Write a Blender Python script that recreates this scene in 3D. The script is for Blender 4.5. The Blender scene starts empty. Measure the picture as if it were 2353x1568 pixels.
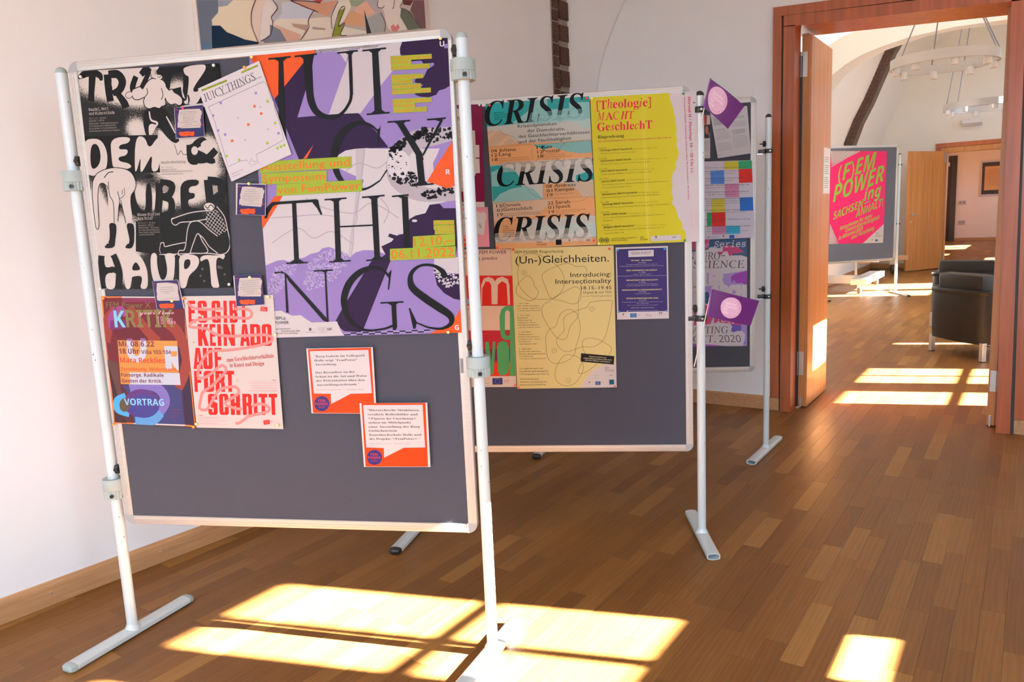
import bpy, bmesh, math, random
from mathutils import Matrix, Vector
from mathutils.geometry import tessellate_polygon
sc = bpy.context.scene
C = sc.collection
# ------------------------------------------------------------------ camera
cd = bpy.data.cameras.new('camera'); cam = bpy.data.objects.new('camera', cd); C.objects.link(cam); sc.camera = cam
cd.sensor_width = 36; cd.sensor_fit = 'HORIZONTAL'; cd.lens = 1752 / 2353 * 36; cd.clip_start = .05; cd.clip_end = 200
def cam_matrix(pitch, roll, yaw):
    cp, sp, cr, sr, cy, sy = math.cos(pitch), math.sin(pitch), math.cos(roll), math.sin(roll), math.cos(yaw), math.sin(yaw)
    M = Matrix(((1, 0, 0), (0, 0, -1), (0, 1, 0)))
    R = Matrix(((cr, -sr, 0), (sr, cr, 0), (0, 0, 1))) @ Matrix(((1, 0, 0), (0, cp, -sp), (0, sp, cp))) @ M @ Matrix(((cy, -sy, 0), (sy, cy, 0), (0, 0, 1)))
    return Matrix((R[0], -R[1], -R[2])).transposed()
cam.matrix_world = Matrix.Translation((0, 0, 1.37)) @ cam_matrix(math.radians(8.8533), math.radians(-2.5314), math.radians(-34.5591)).to_4x4()
# ------------------------------------------------------------------ world, sun, exposure
w = bpy.data.worlds.new('world'); sc.world = w; w.use_nodes = True
bg = w.node_tree.nodes['Background']; bg.inputs[1].default_value = 16
wt = w.node_tree; wg = wt.nodes.new('ShaderNodeTexCoord'); wsep = wt.nodes.new('ShaderNodeSeparateXYZ'); wt.links.new(wg.outputs['Generated'], wsep.inputs[0])
wr = wt.nodes.new('ShaderNodeValToRGB'); wm = wt.nodes.new('ShaderNodeMapRange'); wm.inputs[1].default_value = -1; wm.inputs[2].default_value = 1; wt.links.new(wsep.outputs[2], wm.inputs[0]); wt.links.new(wm.outputs[0], wr.inputs[0])
we = wr.color_ramp.elements; we[0].position = .49; we[0].color = (.20, .20, .19, 1); we[1].position = .52; we[1].color = (.66, .86, 1.10, 1); wt.links.new(wr.outputs[0], bg.inputs[0])   # ground below the horizon, pale sky above
SUN_AZ, SUN_TAN = math.radians(19.5), .4693
sd = bpy.data.lights.new('sun', 'SUN'); sd.energy = 430; sd.angle = math.radians(.6); sd.color = (1, .98, .965)
so = bpy.data.objects.new('sun', sd); C.objects.link(so)
so.rotation_euler = Vector((-math.cos(SUN_AZ), -math.sin(SUN_AZ), -SUN_TAN)).to_track_quat('-Z', 'Y').to_euler()
sc.view_settings.view_transform = 'Standard'; sc.view_settings.look = 'None'; sc.view_settings.gamma = 1
sc.view_settings.use_curve_mapping = False; sc.view_settings.exposure = -0.5
sc.cycles.max_bounces = 10; sc.cycles.diffuse_bounces = 7; sc.cycles.sample_clamp_indirect = 8
XW = 1.9                                                       # window wall
def zwin(x): return (XW - x) * .4979                           # height on the window wall whose light lands at floor x
def ywin(y0): xm = -1.65 if y0 < 5 else -.7; return y0 + .3125 * xm + .3541 * (XW - xm)
# window panes: (room, y from, y to, z from, z to) on the window wall
PANES = []
for a, b in ((2.065, 2.260), (2.294, 2.580), (1.33, 1.56), (1.60, 1.84)):
    for za, zb in ((zwin(-.30), zwin(-.47)), (zwin(-.94), zwin(-1.57)), (zwin(-1.63), zwin(-2.40))): PANES.append((ywin(a), ywin(b), za, zb))
for a, b in ((-.85, -.25),): PANES.append((ywin(a), ywin(b), .9, 2.9))  # unseen opening beside the camera, added to raise the ambient light
for a in (-2.6,): PANES.append((a, a + .9, .9, 2.9))  # another unseen opening, added behind the camera for ambient light
for a, b in ((5.85, 6.43), (6.745, 7.04), (7.06, 7.38), (8.685, 8.86), (8.89, 9.2)):
    for za, zb in ((.8, zwin(-.41)), (zwin(-.46), zwin(-1.15)), (zwin(-1.75), 2.24), (2.28, 2.85)): PANES.append((ywin(a), ywin(b), za, zb))
for a, b in ((13.5, 14.3), (14.55, 15.6)):
    PANES.append((ywin(a), ywin(b), 1.6, 2.3))
for a, b in ((10.6, 11.5), (11.7, 12.6), (16.2, 16.9)): PANES.append((ywin(a), ywin(b), 3.3, 4.6))
for a, b in ((26.9, 27.7), (28.0, 29.4)): PANES.append((ywin(a), ywin(b), 1.8, 3.0))
for a, b in ((21.3, 22.4),): PANES.append((ywin(a), ywin(b), .9, 1.45))
PANES.append((ywin(23.9), ywin(24.6), 1.9, 2.6))
# sky portals in the window openings (they only guide sampling of the sky, they add no light)
for i, (y0, y1, z0, z1) in enumerate([(2.6, 3.2, 1.05, 2.2), (1.9, 2.5, 1.05, 2.2), (-.3, .4, .85, 2.95), (-2.65, -1.65, .85, 2.95), (6.4, 8.1, .75, 2.9), (9.2, 9.9, .75, 2.9), (14.1, 16.25, 1.55, 2.35), (11.15, 13.25, 3.25, 4.65)]):
    ld = bpy.data.lights.new('sky_portal', 'AREA'); ld.shape = 'RECTANGLE'; ld.size = y1 - y0; ld.size_y = z1 - z0; ld.cycles.is_portal = True
    lo = bpy.data.objects.new('sky_portal', ld); C.objects.link(lo); lo.location = (XW + .03, (y0 + y1) / 2, (z0 + z1) / 2)
    lo.rotation_euler = (math.pi / 2, 0, math.pi / 2)
for x in (-1.75, .55):
    ld = bpy.data.lights.new('sky_portal', 'AREA'); ld.shape = 'RECTANGLE'; ld.size = 1.7; ld.size_y = 2.4; ld.cycles.is_portal = True
    lo = bpy.data.objects.new('sky_portal', ld); C.objects.link(lo); lo.location = (x, -4.12, 2.1); lo.rotation_euler = (math.pi / 2, 0, math.pi)
# ------------------------------------------------------------------ materials
def lin(c): c = c / 255; return c / 12.92 if c <= .04045 else ((c + .055) / 1.055) ** 2.4
INK = .81
def hexcol(h, k=INK):
    return tuple(min(.9, lin(int(h[i:i + 2], 16)) * k) for i in (0, 2, 4)) + (1,)
def mat(name, col, rough=.5, metal=0, noise=None, bump=None, coat=0, spec=None):
    m = bpy.data.materials.new(name); m.use_nodes = True; nt = m.node_tree; b = nt.nodes['Principled BSDF']
    b.inputs['Base Color'].default_value = (*col, 1); b.inputs['Roughness'].default_value = rough; b.inputs['Metallic'].default_value = metal
    if coat: b.inputs['Coat Weight'].default_value = coat; b.inputs['Coat Roughness'].default_value = .12
    if spec is not None: b.inputs['Specular IOR Level'].default_value = spec
    tc = nt.nodes.new('ShaderNodeTexCoord')
    if noise:
        sx, sy, sz, amt = noise
        mp = nt.nodes.new('ShaderNodeMapping'); mp.inputs['Scale'].default_value = (sx, sy, sz); nt.links.new(tc.outputs['Object'], mp.inputs[0])
        n = nt.nodes.new('ShaderNodeTexNoise'); n.inputs['Scale'].default_value = 1; n.inputs['Detail'].default_value = 5; nt.links.new(mp.outputs[0], n.inputs[0])
        r = nt.nodes.new('ShaderNodeMapRange'); r.inputs[1].default_value = .3; r.inputs[2].default_value = .7; r.inputs[3].default_value = 1 - amt; r.inputs[4].default_value = 1 + amt
        nt.links.new(n.outputs[0], r.inputs[0])
        mx = nt.nodes.new('ShaderNodeVectorMath'); mx.operation = 'SCALE'; mx.inputs[0].default_value = col; nt.links.new(r.outputs[0], mx.inputs['Scale'])
        nt.links.new(mx.outputs[0], b.inputs['Base Color'])
        m['noise'] = 1
    if bump:
        bs, bd = bump
        n2 = nt.nodes.new('ShaderNodeTexNoise'); n2.inputs['Scale'].default_value = bs; n2.inputs['Detail'].default_value = 3; nt.links.new(tc.outputs['Object'], n2.inputs[0])
        bp = nt.nodes.new('ShaderNodeBump'); bp.inputs['Strength'].default_value = bd; bp.inputs['Distance'].default_value = .01
        nt.links.new(n2.outputs[0], bp.inputs['Height']); nt.links.new(bp.outputs[0], b.inputs['Normal'])
    return m
M = {}
M['plaster'] = mat('white_wall_plaster', (.855, .862, .862), .9, noise=(1.2, 1.2, 1.2, .03), bump=(60, .04))
M['plaster2'] = mat('cream_wall_plaster', (.84, .83, .78), .9, noise=(1, 1, 1, .03))
M['plaster4'] = mat('beige_vault_plaster', (.62, .55, .47), .9, noise=(1, 1, 1, .03))
M['plaster3'] = mat('pinkish_wall_plaster', (.80, .70, .64), .9, noise=(1, 1, 1, .03))
M['frame_wood'] = mat('stained_red_brown_wood', (.36, .080, .018), .38, noise=(30, 30, 1.5, .25), bump=(40, .03), coat=.15)
M['door_wood'] = mat('pear_wood_veneer', (.50, .20, .050), .42, noise=(26, 26, 1.1, .18), coat=.2)
M['oak'] = mat('oak_skirting_wood', (.47, .25, .11), .5, noise=(60, 2.5, 70, .16))
M['alu'] = mat('brushed_aluminium', (.50, .47, .43), .45, .5, noise=(2, 2, 160, .05))
M['white_lac'] = mat('white_lacquered_metal', (.56, .63, .64), .32, noise=(6, 6, 2, .03), coat=.2)
M['white_paint'] = mat('white_enamel', (.80, .81, .82), .35)
M['greyplastic'] = mat('grey_green_plastic', (.34, .40, .38), .5)
M['cornergrey'] = mat('light_grey_plastic', (.30, .31, .31), .5)
M['black'] = mat('black_plastic', (.012, .012, .013), .4)
M['steel'] = mat('matt_steel', (.50, .47, .42), .35, .8)
M['chrome'] = mat('brushed_chrome', (.75, .75, .76), .22, .7)
M['leather'] = mat('black_leather', (.014, .012, .011), .42, noise=(3, 3, 3, .15), bump=(120, .08))
M['brick'] = mat('dark_fired_brick', (.075, .032, .020), .85, noise=(40, 40, 40, .5), bump=(70, .5))
M['mortar2'] = mat('dark_mortar', (.10, .075, .055), .95, noise=(30, 30, 30, .2))
M['mortar'] = mat('grey_mortar', (.28, .23, .19), .95, noise=(60, 60, 60, .3))
M['dark'] = mat('dark_stained_wood', (.03, .018, .014), .5)
M['anth'] = mat('anthracite_lacquer', (.035, .037, .045), .4)
M['lamp'] = mat('frosted_glass', (.50, .48, .47), .4)
M['ringmetal'] = mat('satin_aluminium_ring', (.42, .39, .38), .45, .5)
M['leather'].node_tree.nodes['Principled BSDF'].inputs['Specular IOR Level'].default_value = .22
M['rope'] = mat('steel_wire', (.22, .20, .24), .5, .5)
M['wood2'] = mat('beech_plywood', (.60, .32, .14), .5, noise=(3, 30, 30, .12))
M['purple'] = mat('purple_flag_paper', (.17, .020, .21), .33)
M['stick'] = mat('white_wooden_stick', (.74, .66, .60), .6)
M['caster'] = mat('grey_rubber', (.20, .21, .21), .5)
M['shade'] = mat('pale_lamp_shade', (.56, .52, .57), .7)
PINC = {'white': mat('white_pin_plastic', (.75, .75, .75), .3), 'yellow': mat('yellow_pin_plastic', (.86, .72, .28), .3), 'orange': mat('orange_pin_plastic', (.95, .30, .06), .3),
        'red': mat('red_pin_plastic', (.80, .05, .04), .3), 'green': mat('dark_green_pin_plastic', (.02, .22, .15), .3), 'blue': mat('blue_pin_plastic', (.03, .22, .50), .3)}
# grey felt with fine weave
fm = mat('grey_blue_felt', (.040, .042, .060), .92, noise=(500, 500, 500, .10), bump=(700, .25)); M['felt'] = fm
fm.node_tree.nodes['Principled BSDF'].inputs['Sheen Weight'].default_value = .25
def attr_mat(name, rough, grain=False):
    m = bpy.data.materials.new(name); m.use_nodes = True; nt = m.node_tree; b = nt.nodes['Principled BSDF']
    a = nt.nodes.new('ShaderNodeAttribute'); a.attribute_name = 'ink'; nt.links.new(a.outputs['Color'], b.inputs['Base Color']); b.inputs['Roughness'].default_value = rough; b.inputs['Specular IOR Level'].default_value = .12
    return m
INKM = {}
def ink(rough):
    if rough not in INKM: INKM[rough] = attr_mat('printed_ink_%d' % int(rough * 100), rough)
    return INKM[rough]
# sprayed two tone print: the attribute is the ink density, grain dithers it
def spray_mat(dark, light):
    m = bpy.data.materials.new('sprayed_ink'); m.use_nodes = True; nt = m.node_tree; b = nt.nodes['Principled BSDF']; b.inputs['Roughness'].default_value = .5; b.inputs['Specular IOR Level'].default_value = .2
    a = nt.nodes.new('ShaderNodeAttribute'); a.attribute_name = 'ink'; tc = nt.nodes.new('ShaderNodeTexCoord')
    n = nt.nodes.new('ShaderNodeTexNoise'); n.inputs['Scale'].default_value = 700; n.inputs['Detail'].default_value = 1; nt.links.new(tc.outputs['Object'], n.inputs[0])
    s = nt.nodes.new('ShaderNodeMath'); s.operation = 'SUBTRACT'; nt.links.new(a.outputs['Fac'], s.inputs[0]); nt.links.new(n.outputs[0], s.inputs[1])
    r = nt.nodes.new('ShaderNodeMapRange'); r.inputs[1].default_value = -.12; r.inputs[2].default_value = .12; nt.links.new(s.outputs[0], r.inputs[0])
    mx = nt.nodes.new('ShaderNodeMix'); mx.data_type = 'RGBA'; nt.links.new(r.outputs[0], mx.inputs[0]); mx.inputs[6].default_value = dark; mx.inputs[7].default_value = light
    nt.links.new(mx.outputs[2], b.inputs['Base Color']); return m
# parquet: colour of each plank from the object colour (single planks) or from a face attribute (joined field)
def plank_mat(src):
    m = bpy.data.materials.new('oak_parquet_' + src); m.use_nodes = True; nt = m.node_tree; b = nt.nodes['Principled BSDF']; L = nt.links.new
    if src == 'single': i = nt.nodes.new('ShaderNodeObjectInfo'); col = i.outputs['Color']
    else: i = nt.nodes.new('ShaderNodeAttribute'); i.attribute_name = 'ink'; col = i.outputs['Color']
    sep = nt.nodes.new('ShaderNodeSeparateColor'); L(col, sep.inputs[0])
    g = nt.nodes.new('ShaderNodeNewGeometry')
    off = nt.nodes.new('ShaderNodeVectorMath'); off.operation = 'MULTIPLY_ADD'; L(col, off.inputs[0]); off.inputs[1].default_value = (17, 31, 53); L(g.outputs['Position'], off.inputs[2])
    mp = nt.nodes.new('ShaderNodeMapping'); mp.inputs['Scale'].default_value = (34, 2.2, 2); L(off.outputs[0], mp.inputs[0])
    n = nt.nodes.new('ShaderNodeTexNoise'); n.inputs['Scale'].default_value = 1; n.inputs['Detail'].default_value = 6; n.inputs['Distortion'].default_value = .8; L(mp.outputs[0], n.inputs[0])
    wv = nt.nodes.new('ShaderNodeTexWave'); wv.inputs['Scale'].default_value = .55; wv.inputs['Distortion'].default_value = 9; wv.inputs['Detail'].default_value = 2; L(mp.outputs[0], wv.inputs[0])
    mp2 = nt.nodes.new('ShaderNodeMapping'); mp2.inputs['Scale'].default_value = (260, 9, 5); L(off.outputs[0], mp2.inputs[0])
    n2 = nt.nodes.new('ShaderNodeTexNoise'); n2.inputs['Scale'].default_value = 1; n2.inputs['Detail'].default_value = 2; L(mp2.outputs[0], n2.inputs[0])
    rmp = nt.nodes.new('ShaderNodeValToRGB'); L(sep.outputs[0], rmp.inputs[0])
    e = rmp.color_ramp.elements; e[0].position = 0; e[0].color = (.150, .060, .017, 1); e[1].position = 1; e[1].color = (.32, .155, .042, 1)
    e2 = rmp.color_ramp.elements.new(.5); e2.color = (.215, .093, .024, 1)
    add = nt.nodes.new('ShaderNodeMath'); add.operation = 'ADD'; L(n.outputs[0], add.inputs[0]); L(n2.outputs[0], add.inputs[1])
    add2 = nt.nodes.new('ShaderNodeMath'); add2.operation = 'MULTIPLY_ADD'; L(wv.outputs[1], add2.inputs[0]); add2.inputs[1].default_value = .35; L(add.outputs[0], add2.inputs[2])
    mr = nt.nodes.new('ShaderNodeMapRange'); mr.inputs[1].default_value = .75; mr.inputs[2].default_value = 1.7; mr.inputs[3].default_value = .80; mr.inputs[4].default_value = 1.14; L(add2.outputs[0], mr.inputs[0])
    sc_ = nt.nodes.new('ShaderNodeVectorMath'); sc_.operation = 'SCALE'; L(rmp.outputs[0], sc_.inputs[0]); L(mr.outputs[0], sc_.inputs['Scale'])
    L(sc_.outputs[0], b.inputs['Base Color'])
    rr = nt.nodes.new('ShaderNodeMapRange'); rr.inputs[3].default_value = .32; rr.inputs[4].default_value = .46; L(n.outputs[0], rr.inputs[0]); L(rr.outputs[0], b.inputs['Roughness'])
    bp = nt.nodes.new('ShaderNodeBump'); bp.inputs['Strength'].default_value = .06; bp.inputs['Distance'].default_value = .004; L(n2.outputs[0], bp.inputs['Height']); L(bp.outputs[0], b.inputs['Normal'])
    b.inputs['Specular IOR Level'].default_value = .18
    return m
M['plank'] = plank_mat('single'); M['plankf'] = plank_mat('field')
# ------------------------------------------------------------------ mesh helpers
def link(name, me, m, parent=None, loc=None, rot=None):
    o = bpy.data.objects.new(name, me); C.objects.link(o)
    if m: me.materials.append(M[m] if isinstance(m, str) else m)
    if parent: o.parent = parent
    if loc: o.location = loc
    if rot: o.rotation_euler = rot
    return o
def frombm(name, bm, m, parent=None, loc=None, rot=None, smooth=False):
    bmesh.ops.recalc_face_normals(bm, faces=bm.faces)
    me = bpy.data.meshes.new(name); bm.to_mesh(me); bm.free()
    if smooth:
        for p in me.polygons: p.use_smooth = True
        me.set_sharp_from_angle(angle=math.radians(38))
    return link(name, me, m, parent, loc, rot)
def bx(bm, x0, x1, y0, y1, z0, z1, bev=0, mx=None):
    v = [bm.verts.new((x, y, z)) for x in (x0, x1) for y in (y0, y1) for z in (z0, z1)]
    fs = [bm.faces.new([v[i] for i in f]) for f in ((0, 1, 3, 2), (4, 6, 7, 5), (0, 4, 5, 1), (2, 3, 7, 6), (0, 2, 6, 4), (1, 5, 7, 3))]
    if bev:
        es = set(e for f in fs for e in f.edges); r = bmesh.ops.bevel(bm, geom=list(es), offset=bev, segments=2, affect='EDGES', profile=.6); v = list(set(r['verts']) | set(x for x in v if x.is_valid))
    if mx: bmesh.ops.transform(bm, matrix=mx, verts=[x for x in v if x.is_valid])
def hexa(bm, P):                                                   # eight free corners: bottom ring then top ring
    v = [bm.verts.new(p) for p in P]
    for f in ((0, 3, 2, 1), (4, 5, 6, 7), (0, 1, 5, 4), (1, 2, 6, 5), (2, 3, 7, 6), (3, 0, 4, 7)): bm.faces.new([v[i] for i in f])
def cyl(bm, p0, p1, r, r1=None, n=20, cap=True):
    p0, p1 = Vector(p0), Vector(p1); d = p1 - p0; q = d.to_track_quat('Z', 'Y').to_matrix(); r1 = r if r1 is None else r1
    A, B = [], []
    for i in range(n):
        a = 2 * math.pi * i / n; o = q @ Vector((math.cos(a), math.sin(a), 0)); A.append(bm.verts.new(p0 + o * r)); B.append(bm.verts.new(p1 + o * r1))
    for i in range(n): j = (i + 1) % n; bm.faces.new((A[i], A[j], B[j], B[i]))
    if cap: bm.faces.new(A[::-1]); bm.faces.new(B)
def lathe(bm, prof, c=(0, 0, 0), axis=(0, 0, 1), n=24, cap=True):
    q = Vector(axis).to_track_quat('Z', 'Y').to_matrix(); c = Vector(c); rings = []
    for r, z in prof:
        rings.append([bm.verts.new(c + q @ Vector((max(r, 1e-5) * math.cos(2 * math.pi * i / n), max(r, 1e-5) * math.sin(2 * math.pi * i / n), z))) for i in range(n)])
    for a, b in zip(rings, rings[1:]):
        for i in range(n): j = (i + 1) % n; bm.faces.new((a[i], a[j], b[j], b[i]))
    if cap: bm.faces.new(rings[0][::-1]); bm.faces.new(rings[-1])
def prism(bm, pts, f0, f1):                                        # extrude outline: f0/f1 map a 2d point to 3d
    A = [bm.verts.new(f0(p)) for p in pts]; B = [bm.verts.new(f1(p)) for p in pts]; n = len(pts)
    bm.faces.new(A); bm.faces.new(B[::-1])
    for i in range(n): j = (i + 1) % n; bm.faces.new((A[i], B[i], B[j], A[j]))
def empty(name, loc, rz, label, cat, group=None):
    o = bpy.data.objects.new(name, None); C.objects.link(o); o.location = loc; o.rotation_euler = (0, 0, rz); o.empty_display_size = .1
    o['label'] = label; o['category'] = cat
    if group: o['group'] = group
    return o
def tag(o, label, cat, group=None):
    o['label'] = label; o['category'] = cat
    if group: o['group'] = group
    return o
def struct(o): o['kind'] = 'structure'; return o
NB = bmesh.new
# ------------------------------------------------------------------ the rooms
PWX, PWY = -2.82, 5.28                                             # corner of the left wall with the far wall
WD = Vector((.0577, .998, 0)).normalized(); WN = Vector((WD.y, -WD.x, 0))
def onw(s, z, off=0): p = Vector((PWX, PWY, 0)) + WD * s + WN * off; return (p.x, p.y, z)
def wallbox(bm, s0, s1, z0, z1, o0, o1): hexa(bm, [onw(s0, z0, o0), onw(s1, z0, o0), onw(s1, z0, o1), onw(s0, z0, o1), onw(s0, z1, o0), onw(s1, z1, o0), onw(s1, z1, o1), onw(s0, z1, o1)])
bm = NB(); wallbox(bm, -9.6, .35, 0, 4.0, -.3, 0); struct(frombm('wall_left', bm, 'plaster'))
# vault cell that leans out of the corner above shoulder height
bm = NB(); A_, B_ = [], []
for i in range(15):
    t = i / 14; z = 2.05 + t * 1.95; k = max(0, z - 2.15)
    s = -.30 + .02 * k
    A_.append(bm.verts.new(onw(s, z, .002))); B_.append(bm.verts.new((PWX + .03 * (i > 0) + .45 * k * k + .01, PWY - .004, z)))
for i in range(14): bm.faces.new((A_[i], B_[i], B_[i + 1], A_[i + 1]))
struct(frombm('trim_1', bm, 'plaster', smooth=True))
# far wall with the double door opening
OX0, OX1, OZ = -1.40, -.062, 2.61
def fw(bm, x0, x1, z0, z1, y0=5.28, y1=5.62): bx(bm, x0, x1, y0, y1, z0, z1)
bm = NB(); fw(bm, -3.2, OX0, 0, 4); fw(bm, OX1, XW + .1, 0, 4); fw(bm, OX0, OX1, OZ, 4); struct(frombm('wall_far', bm, 'plaster'))
bm = NB()                                                          # unseen rear wall; its two windows are added for more diffuse light
for b in ((-3.7, -2.6, 0, 4), (-.9, -.3, 0, 4), (1.4, XW + .1, 0, 4), (-2.6, -.9, 0, .9), (-2.6, -.9, 3.3, 4), (-.3, 1.4, 0, .9), (-.3, 1.4, 3.3, 4)): bx(bm, b[0], b[1], -4.1, -4.0, b[2], b[3])
struct(frombm('wall_back', bm, 'plaster'))
for x0, x1 in ((-2.6, -.9), (-.3, 1.4)):
    bm = NB()
    for b in ((x0, x0 + .06, .9, 3.3), (x1 - .06, x1, .9, 3.3), (x0, x1, .9, .96), (x0, x1, 3.24, 3.3), (x0, x1, 2.35, 2.41), ((x0 + x1) / 2 - .03, (x0 + x1) / 2 + .03, .9, 3.3)): bx(bm, b[0], b[1], -4.08, -4.03, b[2], b[3], .004)
    struct(frombm('added_window_1', bm, 'white_paint'))
bm = NB(); bx(bm, -3.7, XW + .1, -4.1, 5.62, 3.9, 4.0); struct(frombm('ceiling', bm, 'plaster'))
# window wall, pierced
def pierced(y0, y1, z1, x=XW, th=.05):
    bm = NB(); P = [p for p in PANES if p[0] >= y0 and p[1] <= y1]
    ys = sorted(set([y0, y1] + [v for p in P for v in p[:2]])); zs = sorted(set([0, z1] + [v for p in P for v in p[2:]]))
    for a, b in zip(ys, ys[1:]):
        run = None
        for c, d in zip(zs, zs[1:]):
            my, mz = (a + b) / 2, (c + d) / 2
            if any(p[0] < my < p[1] and p[2] < mz < p[3] for p in P):
                if run: bx(bm, x, x + th, a, b, run[0], run[1]); run = None
            else: run = (run[0], d) if run else (c, d)
        if run: bx(bm, x, x + th, a, b, run[0], run[1])
    return bm
struct(frombm('wall_right', pierced(-4.05, 5.5, 4), 'plaster'))
struct(frombm('wall_right', pierced(5.5, 18.7, 5.3), 'plaster2'))
struct(frombm('wall_right', pierced(18.7, 32.2, 3.6), 'plaster3'))
# floor base
bm = NB(); bx(bm, -4.2, XW + .1, -4.1, 32.3, -.12, -.018); fl = struct(frombm('floor', bm, 'dark'))
# individual parquet planks: rows run along y
random.seed(5)
PW, PL_ = .0712, .49
def plank_mesh(x0, x1, y0, y1):
    g = .00015; c = .0005
    v = [(x0 + g, y0 + g, -.018), (x1 - g, y0 + g, -.018), (x1 - g, y1 - g, -.018), (x0 + g, y1 - g, -.018),
         (x0 + g, y0 + g, -c), (x1 - g, y0 + g, -c), (x1 - g, y1 - g, -c), (x0 + g, y1 - g, -c),
         (x0 + g + c, y0 + g + c, 0), (x1 - g - c, y0 + g + c, 0), (x1 - g - c, y1 - g - c, 0), (x0 + g + c, y1 - g - c, 0)]
    f = [(0, 1, 5, 4), (1, 2, 6, 5), (2, 3, 7, 6), (3, 0, 4, 7), (4, 5, 9, 8), (5, 6, 10, 9), (6, 7, 11, 10), (7, 4, 8, 11), (8, 9, 10, 11)]
    return v, f
LEN = (.34, .42, .49, .56)
shared = {L: plank_mesh(-PW / 2, PW / 2, -L / 2, L / 2) for L in LEN}
smesh = {}
for L in LEN:
    me = bpy.data.meshes.new('plank'); me.from_pydata(shared[L][0], [], shared[L][1]); me.materials.append(M['plank']); smesh[L] = me
inv = cam.matrix_world.inverted()
def seen(x, y):
    c = inv @ Vector((x, y, 0))
    if c.z > -.2: return None
    px = c.x / -c.z * 1752 + 1176.5; py = -c.y / -c.z * 1752 + 784
    return (px, py) if -60 < px < 2420 and -40 < py < 1640 else None
cells = []
row = 0; x = -3.15
while x < XW:
    y = -1.5 - random.random() * .5
    while y < 18.5:
        L = random.choice(LEN); cells.append((x + PW / 2, y + L / 2, L, random.random())); y += L
    x += PW; row += 1
def shade(): 
    r = random.random(); return min(1, max(0, random.gauss(.42, .16))) if r < .93 else random.uniform(.8, 1)
vis = [c for c in cells if c[1] < 5.2 and seen(c[0], c[1]) and c[0] > -3.05]
def clear(c):                                                       # planks that stand under the near pinboards show less
    return math.hypot(c[0], c[1])
vis.sort(key=clear); single = set(vis[:300])
V, F_, COL = [], [], []
for c in cells:
    s = shade(); rgb = (s, random.random(), random.random(), 1)
    if c in single:
        o = bpy.data.objects.new('plank', smesh[c[2]]); C.objects.link(o); o.parent = fl; o.location = (c[0], c[1], 0); o.color = rgb
    elif c[1] < 18.5:
        if c[1] > 5.6 and c[1] < 30 or True:
            v, f = shared[c[2]]; n = len(V); V += [(p[0] + c[0], p[1] + c[1], p[2]) for p in v]; F_ += [tuple(i + n for i in q) for q in f]; COL += [rgb] * len(v)
me = bpy.data.meshes.new('plank_field'); me.from_pydata(V, [], F_); ca = me.color_attributes.new('ink', 'FLOAT_COLOR', 'POINT'); ca.data.foreach_set('color', [k for q in COL for k in q])
o = link('plank_field', me, 'plankf', fl); o['kind'] = 'stuff'
# floor of the third room: too far for single planks
V, F_, COL = [], [], []; yy = 18.5
for xi in range(40):
    for yi in range(14):
        n = len(V); V += [(-4 + xi * .15, yy + yi, 0), (-4 + (xi + 1) * .15, yy + yi, 0), (-4 + (xi + 1) * .15, yy + yi + 1, 0), (-4 + xi * .15, yy + yi + 1, 0)]; F_.append((n, n + 1, n + 2, n + 3)); s = shade(); COL += [(s, random.random(), random.random(), 1)] * 4
me = bpy.data.meshes.new('distant_parquet'); me.from_pydata(V, [], F_); ca = me.color_attributes.new('ink', 'FLOAT_COLOR', 'POINT'); ca.data.foreach_set('color', [k for q in COL for k in q])
o = link('distant_parquet', me, 'plankf', fl); o['kind'] = 'stuff'
# skirting boards
def skirt_prof(h=.092, t=.016): return [(0, 0), (t, 0), (t, h - .012), (t * .6, h - .002), (0, h)]
bm = NB(); prism(bm, skirt_prof(), lambda p: onw(-9.2, p[1], p[0]), lambda p: onw(-.002, p[1], p[0])); bb = struct(frombm('baseboard_left', bm, 'oak'))
for s in (-4.05, -3.62, -3.05, -2.3, -1.6):
    bm = NB(); lathe(bm, [(.0045, 0), (.0045, .0008), (.002, .0016)], onw(s, .05, .0162), WN, 10); frombm('screw_head', bm, 'steel', bb)
bm = NB(); prism(bm, skirt_prof(.095), lambda p: (PWX, 5.28 - p[0], p[1]), lambda p: (-1.405, 5.28 - p[0], p[1])); struct(frombm('baseboard_far', bm, 'oak'))
bm = NB(); prism(bm, skirt_prof(.095), lambda p: (-.058, 5.28 - p[0], p[1]), lambda p: (XW, 5.28 - p[0], p[1])); struct(frombm('baseboard_far', bm, 'oak'))
# brick rib let into the left wall
bm = NB(); wallbox(bm, -.50, -.30, .3, 3.9, -.05, .006); rib = struct(frombm('trim_2', bm, 'mortar'))
random.seed(11); zc_ = 1.72; k = 0
while zc_ < 3.8:
    h = .060 + random.random() * .014
    for j, (s0, s1) in enumerate(((-.497, -.43), (-.418, -.305))):
        dz = .03 * (k % 2) if j else random.random() * .012
        me_v = NB(); e = random.random() * .006
        wallbox(me_v, s0 + random.random() * .004, s1 - random.random() * .005, zc_ + dz, zc_ + dz + h, .0, .016 + e); frombm('brick', me_v, 'brick', rib)
    zc_ += h + .012; k += 1
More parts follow.
